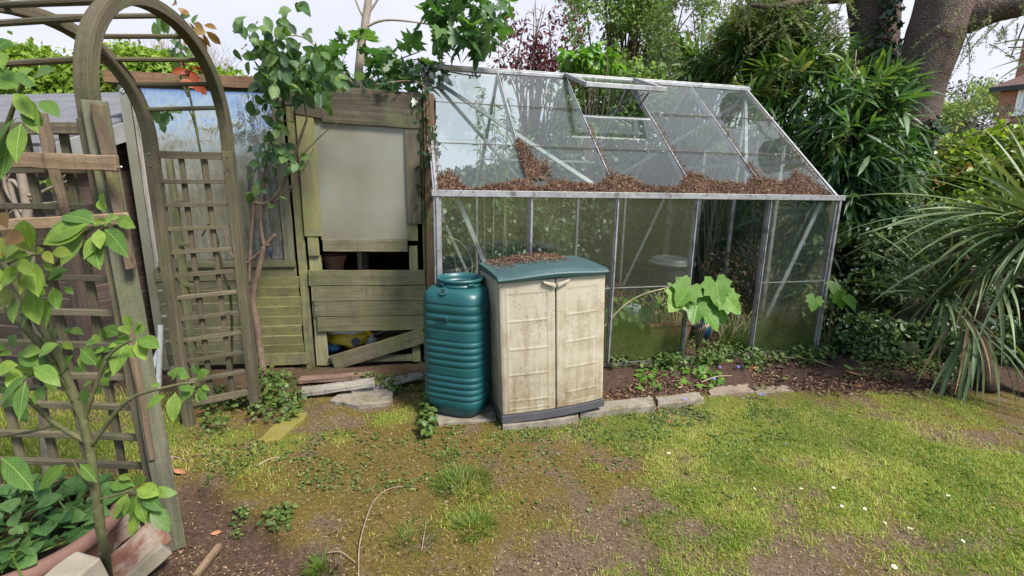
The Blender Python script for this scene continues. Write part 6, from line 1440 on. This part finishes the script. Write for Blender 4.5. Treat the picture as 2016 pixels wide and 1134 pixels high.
cx_, cy_ = at(2012, 130, 24.5)[:2] - hc[:2]; cxl = cx_ * math.cos(HA) + cy_ * math.sin(HA); cyl = -cx_ * math.sin(HA) + cy_ * math.cos(HA)
chm = uvbox('chimney', (cxl - .1, cyl - .5, ZW + .3), (cxl + 1.0, cyl + .5, ZW + 3.6), M['housebrick'], rf)
mb = MB(); mb.tube([(cxl - .45, cyl - .2, ZW + 1.9), (cxl - .1, cyl, ZW + 4.3)], .03, 6); mb.tube([(cxl - .6, cyl - .2, ZW + 2.4), (cxl - .1, cyl - .3, ZW + 2.3)], .03, 6)
mb.tube([(cxl - .62, cyl - .2, ZW + 2.05), (cxl - .30, cyl - .3, ZW + 1.9)], .035, 6); mb.build('aerial', M['blackplastic'], rf)
wx0 = .60; wx1 = 2.9; wz0, wz1 = ZW - 1.12, ZW - .20
w = MB()
for a, b in (((wx0, -.03, wz0), (wx1, -.03, wz0)), ((wx0, -.03, wz1), (wx1, -.03, wz1))): w.bar(a, b, .08, .10)
for x in (wx0, (wx0 + wx1) / 2, wx1): w.bar((x, -.035, wz0 - .05), (x, -.035, wz1 + .05), .10, .08, up=(0, 1, 0))
for x0, x1 in ((wx0, (wx0 + wx1) / 2), ((wx0 + wx1) / 2, wx1)):
    for a, b in (((x0 + .1, -.05, wz0 + .1), (x1 - .1, -.05, wz0 + .1)), ((x0 + .1, -.05, wz1 - .1), (x1 - .1, -.05, wz1 - .1))): w.bar(a, b, .06, .08)
    for x in (x0 + .1, x1 - .1): w.bar((x, -.052, wz0 + .1), (x, -.052, wz1 - .1), .08, .06, up=(0, 1, 0))
win = w.build('window', M['whiteframe'], house); MB().box((wx0, -.02, wz0), (wx1, -.008, wz1)).build('pane', M['winglass'], win); MB().box((wx0 - .1, -.14, wz0 - .13), (wx1 + .1, -.012, wz0 - .055)).build('sill', M['whiteframe'], win)
gar = empty('garage', at(1868, 330, 15) * (1, 1, 0), math.radians(-8), 'low outbuilding with dark tiled roof seen beyond the yellow-green hedge', 'outbuilding')
zg = at(1868, 290, 15)[2]
uvbox('wall', (0, 0, 0), (3.2, 4, zg), M['housebrick'], gar)
mb = MB(); mb.add([(-.3, -.3, zg), (3.5, -.3, zg), (3.5, 4.3, zg + 1.0), (-.3, 4.3, zg + .6)], [(0, 1, 2, 3)], [[(0, 0), (4, 0), (4, 5), (0, 5)]]); o = mb.build('roof', M['tiles'], gar); sm = o.modifiers.new('thick', 'SOLIDIFY'); sm.thickness = .1
MB().bar((-.3, -.32, zg - .05), (3.5, -.32, zg - .05), .05, .12).build('eave_board', M['whiteframe'], gar)
cord2 = None

# ------------------------------------------------------------------ ivy and ground cover
ivy_on('ivy trailing over the top corner between shed and greenhouse', [[sh_pt(1.95, -.05, 1.2), sh_pt(1.94, -.06, 1.8), sh_pt(1.90, -.05, 2.05), sh_pt(1.6, -.06, 2.03)], [gh_pt(-.03, .3, 1.6), gh_pt(-.03, 1.0, 2.2), gh_pt(-.03, 1.1, 2.30)]], 150, .10, .055)
ivy_on('tiny ivy shoots creeping across the top left roof pane', [[gh_pt(*roofp(.03, .98, 0, .03)), gh_pt(*roofp(.25, .95, 0, .025)), gh_pt(*roofp(.45, .93, 0, .025))], [gh_pt(*roofp(.02, .95, 0, .03)), gh_pt(*roofp(.04, .8, 0, .03)), gh_pt(*roofp(.14, .78, 0, .025))]], 46, .028, .022)
def cover(name, label, cat, polys, n, tm, L0, L1, wr, mat, zlift=.05, tilt=.5, dens=None):
    C_ = []
    while len(C_) < n:
        (x0, x1, y0, y1) = random.choice(polys); p = gnd(random.uniform(x0, x1), random.uniform(y0, y1), .03)
        if fbm(p[0], p[1], 4.0, 3, 9.0) < -.05 + .25 * random.random() - .15: continue
        C_.append((p[0], p[1], hgt(p[0], p[1]) + random.random() * zlift))
    C_ = np.array(C_); k = n; ln = rng.uniform(L0, L1, k)
    o = leaf_obj(name, tm, C_, rdir(k) * (1, 1, .35), np.array([0, -.15, 1]) + rdir(k) * tilt, ln, ln * wr, M[mat], None, .25)
    return tag(o, label, cat, kind='stuff')
cover('ground_cover', 'low dark green creeping leaves along the foot of the greenhouse and shrubs', 'ground cover', [(1330, 1500, 690, 735), (1330, 1500, 690, 735), (1480, 1660, 690, 728), (1480, 1640, 690, 720), (1660, 1900, 715, 750), (1200, 1330, 715, 735), (1640, 1850, 680, 735)], 2900, OVAL, .018, .042, .7, 'weed', .10)
cover('creeping_weeds', 'green creeping weeds around the water butt, arch legs and shed foot', 'weeds', [(508, 600, 745, 830), (508, 590, 740, 800), (832, 850, 745, 860), (836, 852, 770, 850), (700, 830, 745, 765), (400, 510, 770, 850), (390, 500, 770, 800)], 1400, OVAL, .018, .045, .75, 'weed', .09)
cover('lawn_weeds', 'small clover and weed leaves spread through the lawn', 'weeds', [(380, 980, 830, 960), (400, 900, 840, 960), (880, 1500, 810, 900), (1000, 2016, 790, 1000), (1140, 1420, 785, 830), (1280, 1560, 772, 812), (950, 1560, 810, 860)], 4300, OVAL, .009, .022, .75, 'weed', .016)
cover('weed_patch', 'low leafy weed patch at the lip of the dug soil', 'weeds', [(455, 575, 985, 1032)], 170, OVAL, .012, .03, .7, 'weed', .03)
cover('dead_leaf_litter', 'brown leaf and twig litter on the mulch bed', 'leaf litter', [(1200, 1400, 740, 790), (1200, 1300, 755, 800), (1480, 1760, 715, 760), (1600, 1900, 725, 770), (1340, 1500, 640, 690)], 9000, SMALL, .012, .045, .30, 'litter', .018, 1.0)
cover('soil_crumbs', 'brown crumbs and chips scattered over the bare soil', 'debris', [(330, 620, 1040, 1134), (620, 1500, 980, 1134), (620, 1300, 900, 1134), (300, 500, 850, 900), (380, 560, 780, 850), (560, 820, 740, 800)], 4600, SMALL, .006, .020, .45, 'litter', .006, 1.0)
# bed leaves with pale variegation between kerb and pane
cover('pale_bed_leaves', 'yellowish green fallen and creeping leaves in the mulch before the murky pane', 'ground cover', [(1230, 1310, 718, 765), (1330, 1420, 735, 760)], 130, IVY, .03, .06, .95, 'lime', .03, .5)

# straw flecks on the bare lawn
C_ = []
while len(C_) < 26000:
    x, y = random.uniform(-2.6, 3.2), random.uniform(1.35, 3.0)
    g, ms, so, mu = masks(x, y)
    if random.random() < .25 + .75 * (1 - g) * (1 - .6 * so): C_.append((x, y, hgt(x, y) + .003 + .006 * random.random()))
C_ = np.array(C_); k = len(C_); ln = rng.uniform(.006, .022, k)
tag(leaf_obj('straw_flecks', SMALL, C_, rdir(k) * (1, 1, .25), np.array([0, 0, 1]) + rdir(k) * .3, ln, rng.uniform(.0014, .004, k), M['straw']), 'dry straw-coloured flecks lying on the thin lawn', 'debris', kind='stuff')

# grass blades
def blades(name, label, spots, mat, hmin, hmax, w0, w1, bend=.6, rn=None):
    C_ = np.array(spots); k = len(C_); az = rng.uniform(0, 6.28, k); lean = rng.uniform(.15, 1.1, k) * bend
    ax = np.column_stack([np.cos(az) * lean, np.sin(az) * lean, np.ones(k)]); nm = np.column_stack([np.cos(az + 1.57), np.sin(az + 1.57), np.zeros(k)]) ; nm = np.cross(ax, nm)
    ln = rng.uniform(hmin, hmax, k)
    return leaf_obj(name, BLADE, C_, ax, nm, ln, rng.uniform(w0, w1, k), M[mat], None, rng.uniform(.1, .7, k), rn)
S, R2 = [], []
tries = 0
while len(S) < 165000 and tries < 480000:
    tries += 1
    y = 1.05 + 2.5 * random.random() ** 1.25; x = random.uniform(-1.25 * y - .1, 1.22 * y + .1)
    g, ms, so, mu = masks(x, y)
    if mu > .5 or random.random() > (g - .22) * 1.7: continue
    S.append((x, y, hgt(x, y) - .004)); R2.append(np.clip(.31 - .30 * (g - .5) + random.gauss(0, .20) + .55 * fbm(x, y, 2.6, 4, 5.0), 0, 1))
tag(blades('lawn_grass', '', S, 'grass', .013, .043, .0018, .0040, 1.0, np.array(R2)), 'short patchy yellow-green lawn grass', 'grass', kind='stuff')
S = []
while len(S) < 5500:
    p = gnd(random.uniform(1205, 1345), random.uniform(600, 715), .06); p2 = gnd(random.uniform(1425, 1500), random.uniform(640, 690), .06)
    q = p if random.random() < .82 else p2; l = (q - GH0); b = -l[0] * math.sin(GHA) + l[1] * math.cos(GHA)
    if b > .03: S.append((q[0], q[1], .05))
tag(blades('tall_grass', '', S, 'tuft', .10, .34, .002, .0045, .55), 'long lush grass growing inside the greenhouse', 'grass', kind='stuff')
S = []
while len(S) < 9000:
    x = random.uniform(-4.5, -1.9); y = random.uniform(1.9, 2.9)
    if y < 2.9 + .1 * x * 0: S.append((x, y, hgt(x, y)))
tag(blades('side_grass', '', S, 'grass', .02, .06, .002, .004, .8), 'strip of bright grass behind the near trellis', 'grass', kind='stuff')
def tuft(px, py, n, r, h, label):
    c = on_ground(px, py); a = rng.uniform(0, 6.28, n); q = np.sqrt(rng.random(n)) * r
    C_ = np.column_stack([q * np.cos(a), q * np.sin(a), np.zeros(n) - .004]); ax = np.column_stack([np.cos(a) * q / r * 1.0 + rng.normal(size=n) * .25, np.sin(a) * q / r * 1.0 + rng.normal(size=n) * .25, np.ones(n)])
    nm = np.cross(ax, np.column_stack([-np.sin(a), np.cos(a), np.zeros(n)])); ln = h * rng.uniform(.45, 1.1, n)
    o = leaf_obj('grass_tuft', BLADE, C_, ax, nm, ln, rng.uniform(.0022, .0042, n), M['tuft'], None, rng.uniform(.1, .7, n)); o.location = tuple(c); tag(o, label, 'grass tuft', 'grass tufts on the bare lawn')
tuft(915, 955, 420, .12, .10, 'tallest grass tuft, standing below the water butt')
tuft(935, 1040, 210, .06, .10, 'narrow grass tuft just nearer than the tallest one')
tuft(812, 1062, 200, .085, .085, 'spreading grass tuft beside the long bent twig')
tuft(642, 1118, 330, .055, .075, 'dense dark tuft at the edge of the soil, lowest in the picture')
tuft(600, 808, 120, .08, .07, 'loose grass tuft in front of the pale planks')
tuft(620, 722, 130, .06, .10, 'fine-bladed tuft under the broken door plank')
tuft(455, 930, 160, .13, .05, 'low sprawling tuft on the moss left of the twig')
tuft(1500, 770, 60, .03, .09, 'thin upright tuft at the right end of the flat slab')
tuft(1240, 1035, 60, .03, .035, 'tiny tuft beside the bare earth patch')
tuft(880, 905, 160, .08, .06, 'low tuft in front of the water butt slab')

# fallen leaves, twigs, flowers: each its own thing
def fallen(px, py, l, mat, label, rz, tm=OVAL5, wr=.5):
    c = on_ground(px, py); T, Qt = tm; V = np.column_stack([(T[:, 0] - .5) * l, T[:, 1] * l * wr, T[:, 2] * l * wr + .05 * l * (2 * T[:, 0] - 1) ** 2])
    o = np_mesh('fallen_leaf', V, Qt, M[mat], None, np.full(len(V), random.random()), smooth=True); o.location = (c[0], c[1], c[2] + .006); o.rotation_euler = (random.uniform(-.2, .2), random.uniform(-.2, .2), rz)
    sm = o.modifiers.new('thick', 'SOLIDIFY'); sm.thickness = .001
    tag(o, label, 'fallen leaf', 'fallen leaves')
for a in ((353, 931, .075, 'deadleaf', 'large pale orange fallen leaf beside the near arch post', -.3), (425, 1052, .045, 'deadleaf', 'small orange fallen leaf on the bare soil', .2), (398, 812, .07, 'rustleaf', 'rust-brown curled leaf under the right trellis, left of a pair', .9), (428, 814, .07, 'rustleaf', 'rust-brown flat leaf under the right trellis, right of a pair', .1), (336, 812, .04, 'rustleaf', 'small brown leaf left of the trellis leg', .5),
          (1062, 842, .06, 'deadleaf', 'dull pink-brown leaf in front of the cabinet slab', .3), (1676, 736, .11, 'rustleaf', 'large rust-brown leaf at the edge of the right shrubs', -.2), (1690, 762, .08, 'deadleaf', 'bright orange leaf where the lawn meets the right bed', 0), (1484, 728, .10, 'deadleaf', 'broad pinkish-brown leaf near the flat slabs', .4), (1318, 832, .05, 'deadleaf', 'small pink-brown leaf on the lawn right of the long edging stone', .2), (535, 855, .05, 'deadleaf', 'pale brown leaf at the tip of the mossy stone', .8), (1545, 747, .06, 'appleyoung', 'yellow leaf in the mulch above the smaller flat slab', .3), (1535, 725, .10, 'greyshrub', 'grey-green dry leaf at the top of the mulch bed', .2)): fallen(*a)
def twig(pts, r, label, mat='twig'):
    P = [on_ground(x, y) + (0, 0, r + dz) for x, y, dz in pts]; mb = MB(); stem(mb, P, r, r * .45, 7, 6, .12); return tag(mb.build('twig', M[mat], smooth=True), label, 'twig', 'twigs lying on the ground')
twig([(706, 1140, 0), (708, 1080, .01), (722, 1030, .02), (738, 992, .015), (770, 966, .01), (818, 960, .004)], .0030, 'longest twig, bending up the middle of the bare lawn')
twig([(646, 1090, 0), (672, 1094, .012), (700, 1112, .006)], .004, 'curved twig beside the dark grass tuft')
twig([(504, 920, 0), (530, 908, .006), (556, 903, .004)], .005, 'thick grey twig on the moss right of the near arch post')
twig([(404, 918, 0), (430, 910, .003)], .004, 'short twig lying left of the thick grey one')
twig([(330, 898, 0), (366, 908, .004)], .004, 'pale twig by the near arch post above the orange leaf')
twig([(556, 770, .02), (564, 790, .03), (578, 800, .02), (596, 806, .01)], .006, 'reddish crooked twig beside the climber foot')
twig([(1380, 757, .01), (1410, 748, .02), (1440, 744, .01)], .006, 'arched stick lying behind the broad flat slab')
twig([(1530, 712, .03), (1590, 716, .03), (1640, 730, .02)], .007, 'brown stick lying along the front of the right shrubs')
twig([(830, 1085, 0), (836, 1050, .005), (840, 1020, .003)], .0025, 'thin twig standing out of the bare lawn beside the narrow tuft')
mb0 = None
dm_p = []
for i in range(9): a0, a1 = 2 * math.pi * i / 9 - .28, 2 * math.pi * i / 9 + .28; dm_p.append([(0, 0, .002), (.009 * math.cos(a0), .009 * math.sin(a0), .004), (.012 * math.cos((a0 + a1) / 2), .012 * math.sin((a0 + a1) / 2), .005), (.009 * math.cos(a1), .009 * math.sin(a1), .004)])
first = None
for i, (px, py) in enumerate(((1316, 901), (1484, 972), (1576, 972), (1640, 970), (1656, 1007), (1701, 1012), (1740, 1040), (1790, 1052), (1893, 1076), (1865, 986), (1758, 1128), (1952, 1010))):
    c = on_ground(px, py) + np.array([0, 0, .024])
    if first is None:
        first = empty('daisy', c, 0, 'small white daisy flowering in the sunny right-hand lawn', 'daisy', 'daisies in the right-hand lawn')
        mb = MB(); [mb.add(p, [(0, 1, 2, 3)]) for p in dm_p]; k0 = mb.build('petals', M['daisy'], first); first.scale = (.7, .7, .7); MB().lathe([(.0045, .002), (.004, .006), (.0, .007)], n=10).build('flower_eye', M['daisyeye'], first)
        MB().tube([(0, 0, -.026), (.001, 0, .002)], .0012, 5).build('stalk', M['bark_green'], first)
        kids = list(first.children); continue
    d = first.copy(); col.objects.link(d); d.location = tuple(c); d.rotation_euler = (random.uniform(-.4, .4), random.uniform(-.4, .4), random.uniform(0, 6)); s = random.uniform(.55, .85); d.scale = (s, s, s)
    for ch in kids: q = ch.copy(); col.objects.link(q); q.parent = d
first = None
for px, py in ((1347, 796), (1404, 755), (1498, 786), (1415, 732), (1570, 712), (1453, 731)):
    c = on_ground(px, py) + np.array([0, 0, .035])
    if first is None:
        first = empty('violet_flower', c, 0, 'tiny violet-blue flower among the weeds before the greenhouse', 'flower', 'violet flowers by the greenhouse')
        mb = MB(); [mb.add([tuple(np.array(v) * 1.2) for v in p], [(0, 1, 2, 3)]) for p in dm_p[::2]]; mb.build('petals', M['violet'], first, smooth=False); MB().tube([(0, 0, -.035), (.002, 0, .002)], .0012, 5).build('stalk', M['bark_green'], first); kids = list(first.children); first.rotation_euler = (.7, 0, 0); continue
    d = first.copy(); col.objects.link(d); d.location = tuple(c); d.rotation_euler = (.7, random.uniform(-.4, .4), random.uniform(-1, 1))
    for ch in kids: q = ch.copy(); col.objects.link(q); q.parent = d
